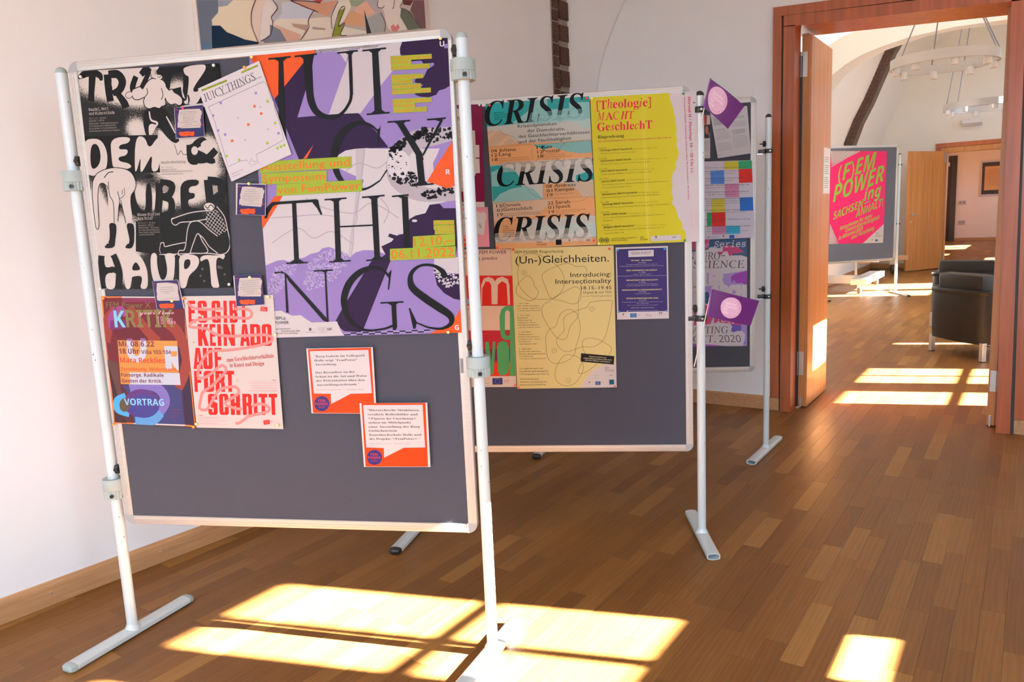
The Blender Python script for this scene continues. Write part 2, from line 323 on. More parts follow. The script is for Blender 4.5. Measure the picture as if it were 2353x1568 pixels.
# ------------------------------------------------------------------ double door, frame
def slab(name, pts_bottom, pts_top, m, parent=None):
    bm = NB(); hexa(bm, pts_bottom + pts_top); return frombm(name, bm, m, parent)
dr = struct(bpy.data.objects.new('door_1', None)); C.objects.link(dr); dr.location = (-.73, 5.28, 0)
def dslab(name, x0b, x1b, x0t, x1t, y0, y1, z0, z1a, z1b=None, m='frame_wood', parent=None):
    z1b = z1a if z1b is None else z1b
    bm = NB(); hexa(bm, [(x0b, y0, z0), (x1b, y0, z0), (x1b, y1, z0), (x0b, y1, z0), (x0t, y0, z1a), (x1t, y0, z1b), (x1t, y1, z1b), (x0t, y1, z1a)])
    bmesh.ops.transform(bm, matrix=Matrix.Translation((.73, -5.28, 0)), verts=bm.verts); return frombm(name, bm, m, parent or dr)
dslab('architrave', -1.465, -1.408, -1.466, -1.412, 5.245, 5.29, .095, 2.600)
dslab('architrave', -.050, .010, -.098, -.040, 5.245, 5.29, .095, 2.520)
bm = NB(); hexa(bm, [(-1.465, 5.245, 2.600), (.0, 5.245, 2.515), (.0, 5.29, 2.515), (-1.465, 5.29, 2.600), (-1.466, 5.245, 2.657), (.0, 5.245, 2.572), (.0, 5.29, 2.572), (-1.466, 5.29, 2.657)])
bmesh.ops.transform(bm, matrix=Matrix.Translation((.73, -5.28, 0)), verts=bm.verts); frombm('architrave', bm, 'frame_wood', dr)
dslab('jamb', -1.398, -1.330, -1.400, -1.330, 5.25, 5.40, 0, 2.53)
dslab('jamb', -.137, -.066, -.176, -.108, 5.25, 5.38, 0, 2.53)
bm = NB(); hexa(bm, [(-1.40, 5.25, 2.527), (-.09, 5.25, 2.447), (-.09, 5.62, 2.447), (-1.40, 5.62, 2.527), (-1.40, 5.25, 2.597), (-.09, 5.25, 2.512), (-.09, 5.62, 2.512), (-1.40, 5.62, 2.597)])
bmesh.ops.transform(bm, matrix=Matrix.Translation((.73, -5.28, 0)), verts=bm.verts); frombm('door_head', bm, 'frame_wood', dr)
dslab('shadow_gap', -1.409, -1.396, -1.413, -1.398, 5.262, 5.30, 0, 2.6, m='dark')
dslab('shadow_gap', -.068, -.048, -.110, -.096, 5.262, 5.30, 0, 2.55, m='dark')
dslab('gap_shade_strip', -1.334, -1.316, -1.334, -1.316, 5.392, 5.412, .01, 2.36, m='dark')  # dark strip added in the hinge gap to stand for its shade
# left leaf, opened into the next room
lf = NB(); bx(lf, -1.322, -1.281, 5.405, 6.00, .012, 2.498, .002); bx(lf, -1.283, -1.262, 5.418, 6.015, .008, 2.488, .002)
bmesh.ops.transform(lf, matrix=Matrix.Translation((.73, -5.28, 0)), verts=lf.verts); leaf = frombm('door_leaf', lf, 'door_wood', dr)
def hinge(x, y, z0, z1, right=False, par=None):
    bm = NB(); T_ = Matrix.Translation((.73, -5.28, 0))
    sgn = -1 if right else 1
    bx(bm, min(x, x + sgn * .032), max(x, x + sgn * .032), y - .0035, y - .0005, z0, z1, .001, T_)
    for a, b in ((0, .21), (.22, .78), (.79, 1)): cyl(bm, (x - sgn * .006 + .73, y - .008 - 5.28, z0 + a * (z1 - z0)), (x - sgn * .006 + .73, y - .008 - 5.28, z0 + b * (z1 - z0)), .0055, n=12)
    for zz in (.1, .5, .66, .9): cyl(bm, (x + sgn * .018 + .73, y - .0045 - 5.28, z0 + zz * (z1 - z0)), (x + sgn * .018 + .73, y - .003 - 5.28, z0 + zz * (z1 - z0)), .003, n=8)
    frombm('hinge', bm, 'steel', par or dr)
hinge(-1.318, 5.405, 2.226, 2.385); hinge(-1.315, 5.405, .232, .398)
bm = NB(); bx(bm, -1.308, -1.292, 5.402, 5.406, .03, .075, .002, Matrix.Translation((.73, -5.28, 0))); bx(bm, -1.306, -1.294, 5.398, 5.404, .005, .03, .001, Matrix.Translation((.73, -5.28, 0))); frombm('floor_bolt', bm, 'steel', dr)
# right leaf
bm = NB(); hexa(bm, [(-.192, 5.375, .012), (-.150, 5.375, .012), (-.150, 5.96, .012), (-.192, 5.96, .012), (-.194, 5.375, 2.45), (-.150, 5.375, 2.45), (-.150, 5.96, 2.45), (-.194, 5.96, 2.45)])
hexa(bm, [(-.153, 5.386, .012), (-.138, 5.386, .012), (-.138, 5.96, .012), (-.153, 5.96, .012), (-.155, 5.386, 2.44), (-.138, 5.386, 2.44), (-.138, 5.96, 2.44), (-.155, 5.96, 2.44)])
bmesh.ops.transform(bm, matrix=Matrix.Translation((.73, -5.28, 0)), verts=bm.verts); frombm('door_leaf', bm, 'door_wood', dr)
hinge(-.142, 5.372, 2.178, 2.345, True); hinge(-.152, 5.372, .224, .354, True)
bm = NB(); bx(bm, -.182, -.168, 5.370, 5.375, .03, .075, .002, Matrix.Translation((.73, -5.28, 0))); bx(bm, -.18, -.170, 5.366, 5.374, .005, .03, .001, Matrix.Translation((.73, -5.28, 0))); frombm('floor_bolt', bm, 'steel', dr)
# ------------------------------------------------------------------ second room shell
struct(frombm('wall_left', (lambda b: (bx(b, -3.3, -3.0, 5.62, 9.9, 0, 3.9), b)[1])(NB()), 'plaster2'))
PROF = [(-3.0, 0), (-3.0, 2.2), (-2.96, 2.52), (-2.82, 2.9), (-2.65, 3.25), (-2.32, 4.05), (-2.0, 4.5), (-1.5, 4.85), (-.8, 5.1), (0, 5.2), (XW + .1, 5.2)]
bm = NB()
A_ = [bm.verts.new((x, 9.9, z)) for x, z in PROF]; B_ = [bm.verts.new((x, 18.6, z)) for x, z in PROF]
A2 = [bm.verts.new((x - .3, 9.9, z + .25)) for x, z in PROF]; B2 = [bm.verts.new((x - .3, 18.6, z + .25)) for x, z in PROF]
for i in range(len(PROF) - 1): bm.faces.new((A_[i], A_[i + 1], B_[i + 1], B_[i])); bm.faces.new((A2[i], B2[i], B2[i + 1], A2[i + 1]))
struct(frombm('ceiling', bm, 'plaster2', smooth=True))
# transverse arch between the bays and the lower front bay
ARF = [(-2.62, 0), (-2.6, 1.6), (-2.5, 2.2), (-2.36, 2.48), (-2.128, 2.70), (-1.957, 2.896), (-1.775, 3.022), (-1.516, 3.127), (-1.097, 3.214), (-.781, 3.23), (-.324, 3.21), (.2, 3.12), (.7, 2.95), (1.1, 2.7), (1.35, 2.3), (1.4, 1.6), (1.4, 0)]
ARN = [(-2.60, 0), (-2.6, 1.8), (-2.45, 2.35), (-2.25, 2.64), (-2.034, 2.825), (-1.862, 2.947), (-1.689, 3.028), (-1.523, 3.075), (-1.203, 3.14), (-.80, 3.17), (-.324, 3.16), (.2, 3.10), (.7, 2.97), (1.1, 2.72), (1.38, 2.3), (1.4, 1.6), (1.4, 0)]
bm = NB()
far_ = [bm.verts.new((x, 10.0, z)) for x, z in ARF]; nr = [bm.verts.new((x, 9.5, z)) for x, z in ARN]
OUT = [(-3.05, 0), (-3.05, 1.8), (-3.05, 2.6), (-3.05, 3.2), (-3.05, 3.9), (-2.6, 3.9), (-2.3, 3.9), (-2.0, 3.9), (-1.5, 3.9), (-.8, 3.9), (-.3, 3.9), (.2, 3.9), (.7, 3.9), (1.2, 3.9), (1.95, 3.9), (1.95, 1.6), (1.95, 0)]
of = [bm.verts.new((x, 10.0, z * (1.33 if z > 3.8 else 1))) for x, z in OUT]; on_ = [bm.verts.new((x, 9.5, z)) for x, z in OUT]
for i in range(16):
    bm.faces.new((nr[i], nr[i + 1], far_[i + 1], far_[i])); bm.faces.new((nr[i], on_[i], on_[i + 1], nr[i + 1])); bm.faces.new((far_[i], far_[i + 1], of[i + 1], of[i]))
struct(frombm('trim_3', bm, 'plaster2', smooth=True))
FRT = [(-3.0, 2.3), (-2.7, 2.75), (-2.3, 3.05), (-1.9, 3.25), (-1.5, 3.36), (-1.1, 3.43), (-.6, 3.46), (0, 3.44), (.6, 3.32), (1.2, 3.0), (1.6, 2.6), (1.9, 2.1)]
bm = NB(); A_ = [bm.verts.new((x, 5.62, z + .02)) for x, z in FRT]; B_ = [bm.verts.new((x, 9.505, z)) for x, z in FRT]
for i in range(len(FRT) - 1): bm.faces.new((A_[i], B_[i], B_[i + 1], A_[i + 1]))
bmesh.ops.solidify(bm, geom=bm.faces[:], thickness=.05)
struct(frombm('ceiling', bm, 'plaster4', smooth=True))
# rib of dark brick on the curved wall of the second room
RB_ = [(-2.965, 2.2), (-2.95, 2.52), (-2.82, 2.9), (-2.65, 3.25), (-2.49, 3.65), (-2.32, 4.05), (-2.12, 4.4)]
bm = NB(); L_ = []
for i, (x, z) in enumerate(RB_):
    nx, nz = .93, -.35; L_.append([bm.verts.new(p) for p in ((x, 15.2, z), (x + .15 * nx, 15.2, z + .15 * nz), (x + .15 * nx, 15.5, z + .15 * nz), (x, 15.5, z))])
for a, b in zip(L_, L_[1:]):
    for i in range(4): j = (i + 1) % 4; bm.faces.new((a[i], b[i], b[j], a[j]))
rb2 = struct(frombm('trim_4', bm, 'mortar2'))
random.seed(3); bm = NB()
for i in range(len(RB_) - 1):
    (xa, za), (xb, zb) = RB_[i], RB_[i + 1]; nseg = max(3, int(math.hypot(xb - xa, zb - za) / .07))
    for k in range(nseg):
        for j in range(2):
            t0 = (k + (.5 if j else 0) * .6) / nseg; t1 = t0 + .80 / nseg; q = []
            for yv in (15.185, 15.3):
                for t, u in ((t0, j * .075 + .002), (t1, j * .075 + .002), (t1, j * .075 + .070), (t0, j * .075 + .070)): q.append((xa + (xb - xa) * t + u * .93, yv, za + (zb - za) * t - u * .35))
            hexa(bm, q)
o = frombm('rib_bricks', bm, 'brick', rb2); o['kind'] = 'stuff'
# far wall of the second room with its doorway
bm = NB(); D2 = 18.6
for x0, x1, z0, z1 in ((-3.3, -1.72, 0, 5.3), (-.1, XW + .1, 0, 5.3), (-1.72, -.1, 2.52, 5.3)): bx(bm, x0, x1, D2, D2 + .3, z0, z1)
struct(frombm('wall_far', bm, 'plaster2'))
d2 = struct(bpy.data.objects.new('door_2', None)); C.objects.link(d2); d2.location = (-1, D2, 0)
def d2box(name, x0, x1, y0, y1, z0, z1, m='frame_wood', par=None):
    bm = NB(); bx(bm, x0 + 1, x1 + 1, y0 - D2, y1 - D2, z0, z1, .003); return frombm(name, bm, m, par or d2)
d2box('architrave', -1.815, -1.73, D2 - .03, D2 + .01, 0, 2.514); d2box('architrave', -1.815, .0, D2 - .03, D2 + .01, 2.515, 2.60); d2box('architrave', -.09, .0, D2 - .03, D2 + .01, 0, 2.515)
d2box('jamb', -1.725, -1.60, D2 - .02, D2 + .3, 0, 2.408, 'door_wood'); d2box('door_head', -1.725, -.1, D2 - .02, D2 + .3, 2.41, 2.51, 'door_wood')
bm = NB(); ang = math.atan2(17.42 - 18.45, -2.28 + 1.64)
bx(bm, 0, 1.05, -.022, .022, .02, 2.43, .003); lf2 = frombm('door_leaf', bm, 'door_wood', d2, (-1.64 + 1, 18.45 - D2, 0), (0, 0, ang))
def fb(name, par, m, *b, bev=.002, rot=None):
    bm = NB(); bx(bm, *b, bev); return frombm(name, bm, m, par)
bm = NB(); cyl(bm, (.94, .022, 1.17), (.94, .065, 1.17), .024); cyl(bm, (.94, .055, 1.17), (.80, .06, 1.17), .010); lathe(bm, [(.022, 0), (.022, .006)], (.95, .022, 1.02), (0, 1, 0), 16); frombm('door_handle', bm, 'chrome', lf2)
bm = NB(); cyl(bm, (.94, .022, 1.17), (.94, .065, 1.17), .024)
for z0 in (2.2, .12):
    bm.clear(); bx(bm, -.02, .05, .02, .03, z0, z0 + .2, .002); 
    b2 = NB(); bx(b2, -.02, .04, .022, .032, z0, z0 + .2, .002); frombm('hinge', b2, 'steel', lf2)
bm.free()
def skirt(x0, x1, y, nm, m='oak'):
    bm = NB(); prism(bm, skirt_prof(.11, .02), lambda p: (x0, y - p[0], p[1]), lambda p: (x1, y - p[0], p[1])); struct(frombm(nm, bm, m))
skirt(-3.0, -1.82, D2, 'baseboard_far'); 
bm = NB(); bx(bm, -3.0, -2.98, 5.7, 18.6, 0, .11); struct(frombm('baseboard_left', bm, 'oak'))
# third room
for nm, b in (('wall_far', (-5, XW + .1, 32.0, 32.2, 0, 3.6)), ('wall_left', (-4.5, -4.3, 18.9, 32, 0, 3.6)), ('ceiling', (-4.5, XW + .1, 18.9, 32.2, 3.5, 3.6))):
    bm = NB(); bx(bm, *b); struct(frombm(nm, bm, 'plaster3'))
bm = NB(); bx(bm, -4.3, -3.0, 18.85, 18.9, 0, 3.6); struct(frombm('wall_back', bm, 'plaster3'))
skirt(-2.45, XW, 32.0, 'baseboard_far')
d3 = struct(bpy.data.objects.new('door_3', None)); C.objects.link(d3); d3.location = (-2.95, 31.98, 0)
for nm, m, b in (('architrave', 'anth', (.35, .52, -.06, .02, 0, 2.86)), ('architrave', 'anth', (-.6, .52, -.06, .02, 2.86, 3.02)), ('door_leaf', 'dark', (-.5, .36, -.02, .02, 0, 2.86)), ('door_closer', 'shade', (-.1, .30, -.1, -.02, 2.66, 2.80))):
    bm = NB(); bx(bm, *b, .004); frombm(nm, bm, m, d3)
# framed print in the third room
pf = empty('framed_print', (-1.2, 31.98, 2.17), 0, 'framed tan document with a dark mount on the wall of the farthest room', 'picture')
for nm, m, b in (('frame', 'shade', (-.50, .5, -.03, .0, -.62, .60)), ('mount', 'anth', (-.46, .47, -.036, -.028, -.56, .54)), ('print', 'wood2', (-.38, .40, -.040, -.034, -.42, .40))):
    bm = NB(); bx(bm, *b, .003); frombm(nm, bm, m, pf)
V, F_ = [], []
for i in range(12):
    n = len(V); z = .3 - i * .05; x1_ = .3 - (i * 7 % 3) * .06; V += [(-.3, -.0415, z), (x1_, -.0415, z), (x1_, -.0415, z - .018), (-.3, -.0415, z - .018)]; F_.append((n, n + 1, n + 2, n + 3))
me = bpy.data.meshes.new('script_lines'); me.from_pydata(V, [], F_); link('script_lines', me, 'oak', pf)['kind'] = 'stuff'
for z, lab, nm in ((1.36, 'light switch on the wall of the farthest room, above the socket', 'light_switch'), (.66, 'power socket low on the wall of the farthest room', 'power_socket')):
    e = empty(nm, (-2.22, 31.99, z), 0, lab, 'switch' if 'switch' in nm else 'socket')
    bm = NB(); bx(bm, -.11, .11, -.03, 0, -.07, .07, .004); frombm('cover_plate', bm, 'shade', e)
    bm = NB()
    for dx in (-.05, .05): bx(bm, dx - .035, dx + .035, -.04, -.028, -.045, .045, .003)
    frombm('rocker' if 'switch' in nm else 'outlet', bm, 'cornergrey', e)
# luminaires high on the far wall of the second room
for (x0, x1, z0, z1, lab, nm) in ((-1.364, -1.0, 2.90, 3.03, 'small white box light on the far wall, below the rear ring lamp', 'emergency_light'), (-1.27, -.90, 3.22, 3.40, 'white box fixture on the far wall, just above the rear ring lamp', 'wall_fixture')):
    e = empty(nm, ((x0 + x1) / 2, D2, (z0 + z1) / 2), 0, lab, 'light fixture'); hw, hh = (x1 - x0) / 2, (z1 - z0) / 2
    bm = NB(); bx(bm, -hw, hw, -.09, 0, -hh * .2, hh, .008); frombm('housing', bm, 'white_paint', e)
    bm = NB(); bx(bm, -hw * .94, hw * .94, -.08, -.005, -hh, -hh * .2, .006); frombm('diffuser', bm, 'lamp', e)
# ------------------------------------------------------------------ ring chandeliers
def chandelier(cx, cy, cz, rad, band, top, lab, rots):
    t = empty('ring_chandelier', (cx, cy, cz), 0, lab, 'chandelier', 'ring chandeliers in the next room'); t['label'] = lab
    bm = NB(); n = 96; th = .018
    for rr, flip in ((rad, 0), (rad - th, 1)):
        pass
    O_, I_ = [], []
    for i in range(n):
        a = 2 * math.pi * i / n; c, s = math.cos(a), math.sin(a)
        O_.append([bm.verts.new((rad * c, rad * s, z)) for z in (-band / 2, band / 2)]); I_.append([bm.verts.new(((rad - th) * c, (rad - th) * s, z)) for z in (-band / 2, band / 2)])
    for i in range(n):
        j = (i + 1) % n
        for q in ((O_[i][0], O_[j][0], O_[j][1], O_[i][1]), (I_[j][0], I_[i][0], I_[i][1], I_[j][1]), (O_[i][1], O_[j][1], I_[j][1], I_[i][1]), (O_[j][0], O_[i][0], I_[i][0], I_[j][0])): bm.faces.new(q)
    frombm('ring', bm, 'ringmetal', t, smooth=True)
    bm = NB(); lathe(bm, [(.030, -band / 2 - .055), (.034, -band / 2 - .05), (.034, -band / 2 + .012), (.030, -band / 2 + .015)], n=16); me = None
    g0 = frombm('glass_shade', bm, 'lamp', t, ((rad - .05) , 0, 0), smooth=True)
    for i in range(8):
        a = 2 * math.pi * i / 8 + .3
        o = g0 if i == 0 else g0.copy()
        if i: C.objects.link(o); o.parent = t
        o.location = ((rad - .045) * math.cos(a), (rad - .045) * math.sin(a), 0)
    for a in rots:
        bm = NB(); cyl(bm, ((rad - .01) * math.cos(a), (rad - .01) * math.sin(a), band / 2), (.12 * math.cos(a), .12 * math.sin(a), top - cz), .006, n=8); frombm('suspension_rod', bm, 'rope', t)
    bm = NB(); lathe(bm, [(.16, 0), (.16, .03), (.02, .05)], (0, 0, top - cz - .04), n=24); frombm('ceiling_rose', bm, 'ringmetal', t)
chandelier(-.775, 8.3, 2.655, .445, .085, 3.42, 'nearer ring chandelier with small glass shades, in front of the arch', (2.75, -.35, .05, 1.9))
chandelier(-.66, 12.6, 2.67, .50, .085, 5.1, 'farther ring chandelier with small glass shades, beyond the arch', (2.9, 2.4, -.2, .1))
# ------------------------------------------------------------------ pinboard stands
def rrect(x0, x1, z0, z1, r, n=6):
    P = []
    for cx, cz, a0 in ((x1 - r, z1 - r, 0), (x0 + r, z1 - r, 90), (x0 + r, z0 + r, 180), (x1 - r, z0 + r, 270)):
        for i in range(n + 1): a = math.radians(a0 + 90 * i / n); P.append((cx + r * math.cos(a), cz + r * math.sin(a)))
    return P
def foot(par, u, yaw_rel, ln0, ln1, caps, capm):
    o = bpy.data.objects.new('foot', None)
    bm = NB(); q = []
    for i in range(24):                                            # stadium section, tube
        a = 2 * math.pi * i / 24; q.append((.026 * max(-1, min(1, math.cos(a) * 1.25)) * 1.0, .014 + .014 * math.sin(a)))
    A = [bm.verts.new((x, -ln0, z)) for x, z in q]; B = [bm.verts.new((x, ln1, z)) for x, z in q]
    Ai = [bm.verts.new((x * .86, -ln0, .014 + (z - .014) * .78)) for x, z in q]; Aj = [bm.verts.new((x * .86, -ln0 + .06, .014 + (z - .014) * .78)) for x, z in q]
    Bi = [bm.verts.new((x * .86, ln1, .014 + (z - .014) * .78)) for x, z in q]; Bj = [bm.verts.new((x * .86, ln1 - .06, .014 + (z - .014) * .78)) for x, z in q]
    for i in range(24):
        j = (i + 1) % 24
        for r in ((A[i], A[j], B[j], B[i]), (A[j], A[i], Ai[i], Ai[j]), (Ai[j], Ai[i], Aj[i], Aj[j]), (B[i], B[j], Bj and Bi[j], Bi[i]), (Bi[i], Bi[j], Bj[j], Bj[i])): bm.faces.new(r)
    bm.faces.new(Aj); bm.faces.new(Bj[::-1])
    f = frombm('foot', bm, 'white_lac', par, (u, 0, 0), (0, 0, yaw_rel), smooth=True)
    # saddle where the pole is welded on
    bm = NB(); lathe(bm, [(.027, .0), (.026, .008), (.020, .018), (.0185, .026)], (0, 0, .018), n=24, cap=False); frombm('weld_collar', bm, 'white_lac', f, smooth=True)
    if caps:
        for s, y in ((-1, -ln0), (1, ln1)):
            if capm == 'dark' and False: continue
            bm = NB(); A2_ = []
            for k, (dy, sc_) in enumerate(((0, 1.03), (.010, 1.03), (.020, .85), (.024, .5))): A2_.append([bm.verts.new((x * sc_, y + s * dy - s * .004, .014 + (z - .014) * sc_)) for x, z in q])
            for a, b in zip(A2_, A2_[1:]):
                for i in range(24): j = (i + 1) % 24; bm.faces.new((a[i], a[j], b[j], b[i]))
            bm.faces.new(A2_[-1]); bm.faces.new(A2_[0][::-1]); frombm('foot_cap', bm, caps, f, smooth=True)
    return f
def clamp_grey(par, u, z0, z1, side, r=.036):                     # thick ribbed collar
    zc = (z0 + z1) / 2; bm = NB(); h = z1 - z0; n = 48
    prof = [(r * .72, h), (r * .96, h), (r, h - .004), (r, h * .48), (r * .97, h * .46)]
    rings = [[bm.verts.new((rr * math.cos(2 * math.pi * i / n), rr * math.sin(2 * math.pi * i / n), zz)) for i in range(n)] for rr, zz in prof]
    for a, b in zip(rings, rings[1:]):
        for i in range(n): j = (i + 1) % n; bm.faces.new((a[i], b[i], b[j], a[j]))
    low = [[bm.verts.new((r * (1 if (i // 1) % 2 else .93) * math.cos(2 * math.pi * i / n), r * (1 if i % 2 else .93) * math.sin(2 * math.pi * i / n), zz)) for i in range(n)] for zz in (h * .46, .004)]
    for i in range(n): j = (i + 1) % n; bm.faces.new((rings[-1][i], low[0][i], low[0][j], rings[-1][j])); bm.faces.new((low[0][i], low[1][i], low[1][j], low[0][j]))
    bm.faces.new(low[1]); bm.faces.new(rings[0][::-1])
    c = frombm('clamp_collar', bm, 'greyplastic', par, (u, 0, z0), smooth=True)
    bm = NB(); lathe(bm, [(.0065, 0), (.0065, .004), (.003, .0042), (.003, .001)], (.012, -r * .93, h * .25), (.25, -1, 0), 14); frombm('clamp_screw', bm, 'black', c)
    bm = NB(); bx(bm, min(side * .02, side * .055), max(side * .02, side * .055), -.012, .012, h * .2, h * .95, .002); frombm('clamp_arm', bm, 'cornergrey', c)
    return c
def clamp_black(par, u, z0, z1, side, r=.026):
    h = z1 - z0; bm = NB(); lathe(bm, [(r * .7, h), (r * .94, h), (r, h - .003), (r, .003), (r * .94, 0), (r * .7, 0)], n=32)
    bx(bm, min(0, side * .052), max(0, side * .052), -.013, .013, .002, h - .002, .002)
    c = frombm('clamp_collar', bm, 'black', par, (u, 0, z0), smooth=True)
    bm = NB(); lathe(bm, [(.0045, 0), (.0045, .003), (.0025, .003)], (.004, -r, h / 2), (0, -1, 0), 12); frombm('clamp_screw', bm, 'steel', c)
    bm = NB(); bx(bm, min(side * .03, side * .06), max(side * .03, side * .06), -.004, .004, -.006, .0, .001); frombm('clamp_plate', bm, 'chrome', c)
def knob(par, u, z, side, R=.016):
    bm = NB(); n = 30; prof = [(-.006, .55), (-.005, .9), (0, 1), (.008, .95), (.012, .5)]
    rg = []
    for dx, k in prof: rg.append([bm.verts.new((-side * dx, R * k * (1 + .10 * math.cos(6 * 2 * math.pi * i / n)) * math.cos(2 * math.pi * i / n), R * k * (1 + .10 * math.cos(6 * 2 * math.pi * i / n)) * math.sin(2 * math.pi * i / n))) for i in range(n)])
    for a, b in zip(rg, rg[1:]):
        for i in range(n): j = (i + 1) % n; bm.faces.new((a[i], a[j], b[j], b[i]))
    bm.faces.new(rg[0]); bm.faces.new(rg[-1][::-1]); cyl(bm, (side * .004, 0, 0), (side * .022, 0, 0), .0035, n=10)
    frombm('knob', bm, 'black', par, (u, 0, z), smooth=True)
def stand(base, yaw, lab, u0, u1, z0, z1, ul, ptop, clamps, feet, grey, capm, prad=.0175, fr=.030, dep=.012, seed=0):
    t = empty('pinboard_stand', (base[0], base[1], 0), math.radians(yaw), lab, 'pinboard', 'pinboard stands')
    Z_ = lambda p, y: (p[0], y, p[1])
    # fabric panel
    bm = NB(); bx(bm, u0 + fr * .8, u1 - fr * .8, -dep + .004, dep - .004, z0 + fr * .8, z1 - fr * .8); frombm('felt_panel', bm, 'felt', t)
    # frame: four mitred aluminium profiles with shallow grooves
    R_ = .032
    for k in range(4):
        bm = NB(); prof = [(0, -dep + .003), (.002, -dep), (fr * .28, -dep - .0008), (fr * .30, -dep), (fr * .55, -dep - .0008), (fr * .57, -dep), (fr - .002, -dep), (fr, -dep + .002), (fr, dep - .002), (fr - .002, dep), (.002, dep), (0, dep - .003)]
        if k == 0: A0, A1 = (u0 + R_, z0), (u1 - R_, z0); inw = (0, 1)
        if k == 1: A0, A1 = (u1, z0 + R_), (u1, z1 - R_); inw = (-1, 0)
        if k == 2: A0, A1 = (u1 - R_, z1), (u0 + R_, z1); inw = (0, -1)
        if k == 3: A0, A1 = (u0, z1 - R_), (u0, z0 + R_); inw = (1, 0)
        al = ((A1[0] > A0[0]) - (A1[0] < A0[0]), (A1[1] > A0[1]) - (A1[1] < A0[1]))
        def pt(A, d, s):                                          # d = depth into frame, mitre moves the inner end back past the rounded corner piece
            ex = 0 if d <= R_ else (d - R_)
            sh = -min(d, 0) + ex
            return (A[0] + inw[0] * d + al[0] * s * (sh), A[1] + inw[1] * d + al[1] * s * (sh))
        a = [bm.verts.new((pt(A0, d, 1)[0], y, pt(A0, d, 1)[1])) for d, y in prof]; b = [bm.verts.new((pt(A1, d, -1)[0], y, pt(A1, d, -1)[1])) for d, y in prof]
        n = len(prof)
        for i in range(n): j = (i + 1) % n; bm.faces.new((a[i], a[j], b[j], b[i]))
        bm.faces.new(a); bm.faces.new(b[::-1]); frombm('frame_rail', bm, 'alu', t)
    for cx, cz, a0 in ((u1, z1, 0), (u0, z1, 90), (u0, z0, 180), (u1, z0, 270)):
        bm = NB(); r = R_; sx = 1 if cx == u1 else -1; sz = 1 if cz == z1 else -1; ox, oz = cx - sx * r, cz - sz * r
        P = [(ox, oz)] + [(ox + r * math.cos(math.radians(a0 + 90 * i / 8)), oz + r * math.sin(math.radians(a0 + 90 * i / 8))) for i in range(9)]
        prism(bm, P, lambda p: (p[0], -dep - .0005, p[1]), lambda p: (p[0], dep + .0005, p[1])); frombm('corner_piece', bm, 'cornergrey', t)
    for (u, f) in ((0, feet[0]), (ul, feet[1])):
        bm = NB(); cyl(bm, (u, 0, .02), (u, 0, ptop - .014), prad, n=32); p = frombm('pole', bm, 'white_lac', t, smooth=True)
        bm = NB(); lathe(bm, [(prad * 1.01, -.002), (prad * 1.01, .002), (prad * .85, .010), (prad * .5, .0155), (.001, .0175)], (u, 0, ptop - .014), n=28); frombm('pole_cap', bm, 'greyplastic' if grey else 'black', p, smooth=True)
        # scratches where the paint has chipped
        random.seed(seed + int(u * 10)); bm = NB()
        for i in range(14):
            z = random.uniform(.3, ptop - .1); a = math.radians(random.uniform(200, 340)); rr = prad + .0002; s = random.uniform(.0008, .0022)
            cxx, cyy = u + rr * math.cos(a), rr * math.sin(a); tx, ty = -math.sin(a), math.cos(a)
            bm.faces.new([bm.verts.new((cxx + tx * s * p_, cyy + ty * s * p_, z + s * q_ * 1.3)) for p_, q_ in ((-1, -.6), (.4, -1), (1, .3), (-.2, 1))])
        frombm('paint_chips', bm, 'dark', p)['kind'] = 'stuff'
        foot(t, u, math.radians(f[0]), f[1], f[2], f[3] if len(f) > 3 else capm, capm)
    for (u, zc0, zc1, side, kz) in clamps:
        (clamp_grey if grey else clamp_black)(t, u, zc0, zc1, side); knob(t, u + side * .024, kz, side)
    return t
# clamps: pole u, z range, side towards the board (-1 = board lies at smaller u), knob height
B1 = stand((-1.3755, 1.8111), 24.5, 'nearest pinboard on grey white tube stand, covered with purple and black and white posters', -1.2525, -.026, .4135, 1.920, -1.287, 1.907,
      [(0, 1.772, 1.834, -1, 1.860), (0, .910, .975, -1, 1.008), (-1.287, 1.526, 1.592, 1, 1.622), (-1.287, .500, .572, 1, .604)], ((-14.5, .36, .17), (-14, .235, .235)), True, 'greyplastic', seed=1)
B2 = stand((-1.1168, 2.9909), 27, 'middle pinboard with the CRISIS and yellow torn edge posters, behind the nearest one', -1.24, -.034, .385, 1.867, -1.27, 1.843,
      [(0, 1.762, 1.785, -1, 1.80), (0, .937, .960, -1, .988), (-1.27, 1.5, 1.523, 1, 1.55), (-1.27, .6, .623, 1, .65)], ((5, .225, .245), (-7.4, .20, .2, 'black')), False, None, seed=2)
B3 = stand((-1.2241, 4.3115), 28, 'third pinboard with coloured block programme, closest to the left wall corner and door', -1.26, -.066, .472, 1.981, -1.30, 1.884,
      [(0, 1.680, 1.702, -1, 1.73), (0, .887, .910, -1, .940), (-1.30, 1.6, 1.622, 1, 1.65), (-1.30, .8, .822, 1, .85)], ((-28, .28, .25), (-13, .10, .24, 'black')), False, None, prad=.0165, seed=3)
B4 = stand((-1.784, 13.2986), 49, 'pinboard in the next room carrying the bright pink poster', -1.30, -.035, .524, 2.284, -1.34, 2.15,
      [(.02, 1.975, 1.995, -1, 2.03), (.02, 1.075, 1.097, -1, 1.13), (-1.34, 1.9, 1.92, 1, 1.95)], ((-22, .55, .2), (-22, .4, .3)), False, 'black', prad=.021, fr=.036, seed=4)
BOARDS = {'b1': ((-1.3755, 1.8111), 24.5), 'b2': ((-1.1168, 2.9909), 27), 'b3': ((-1.2241, 4.3115), 28), 'b4': ((-1.784, 13.2986), 49)}
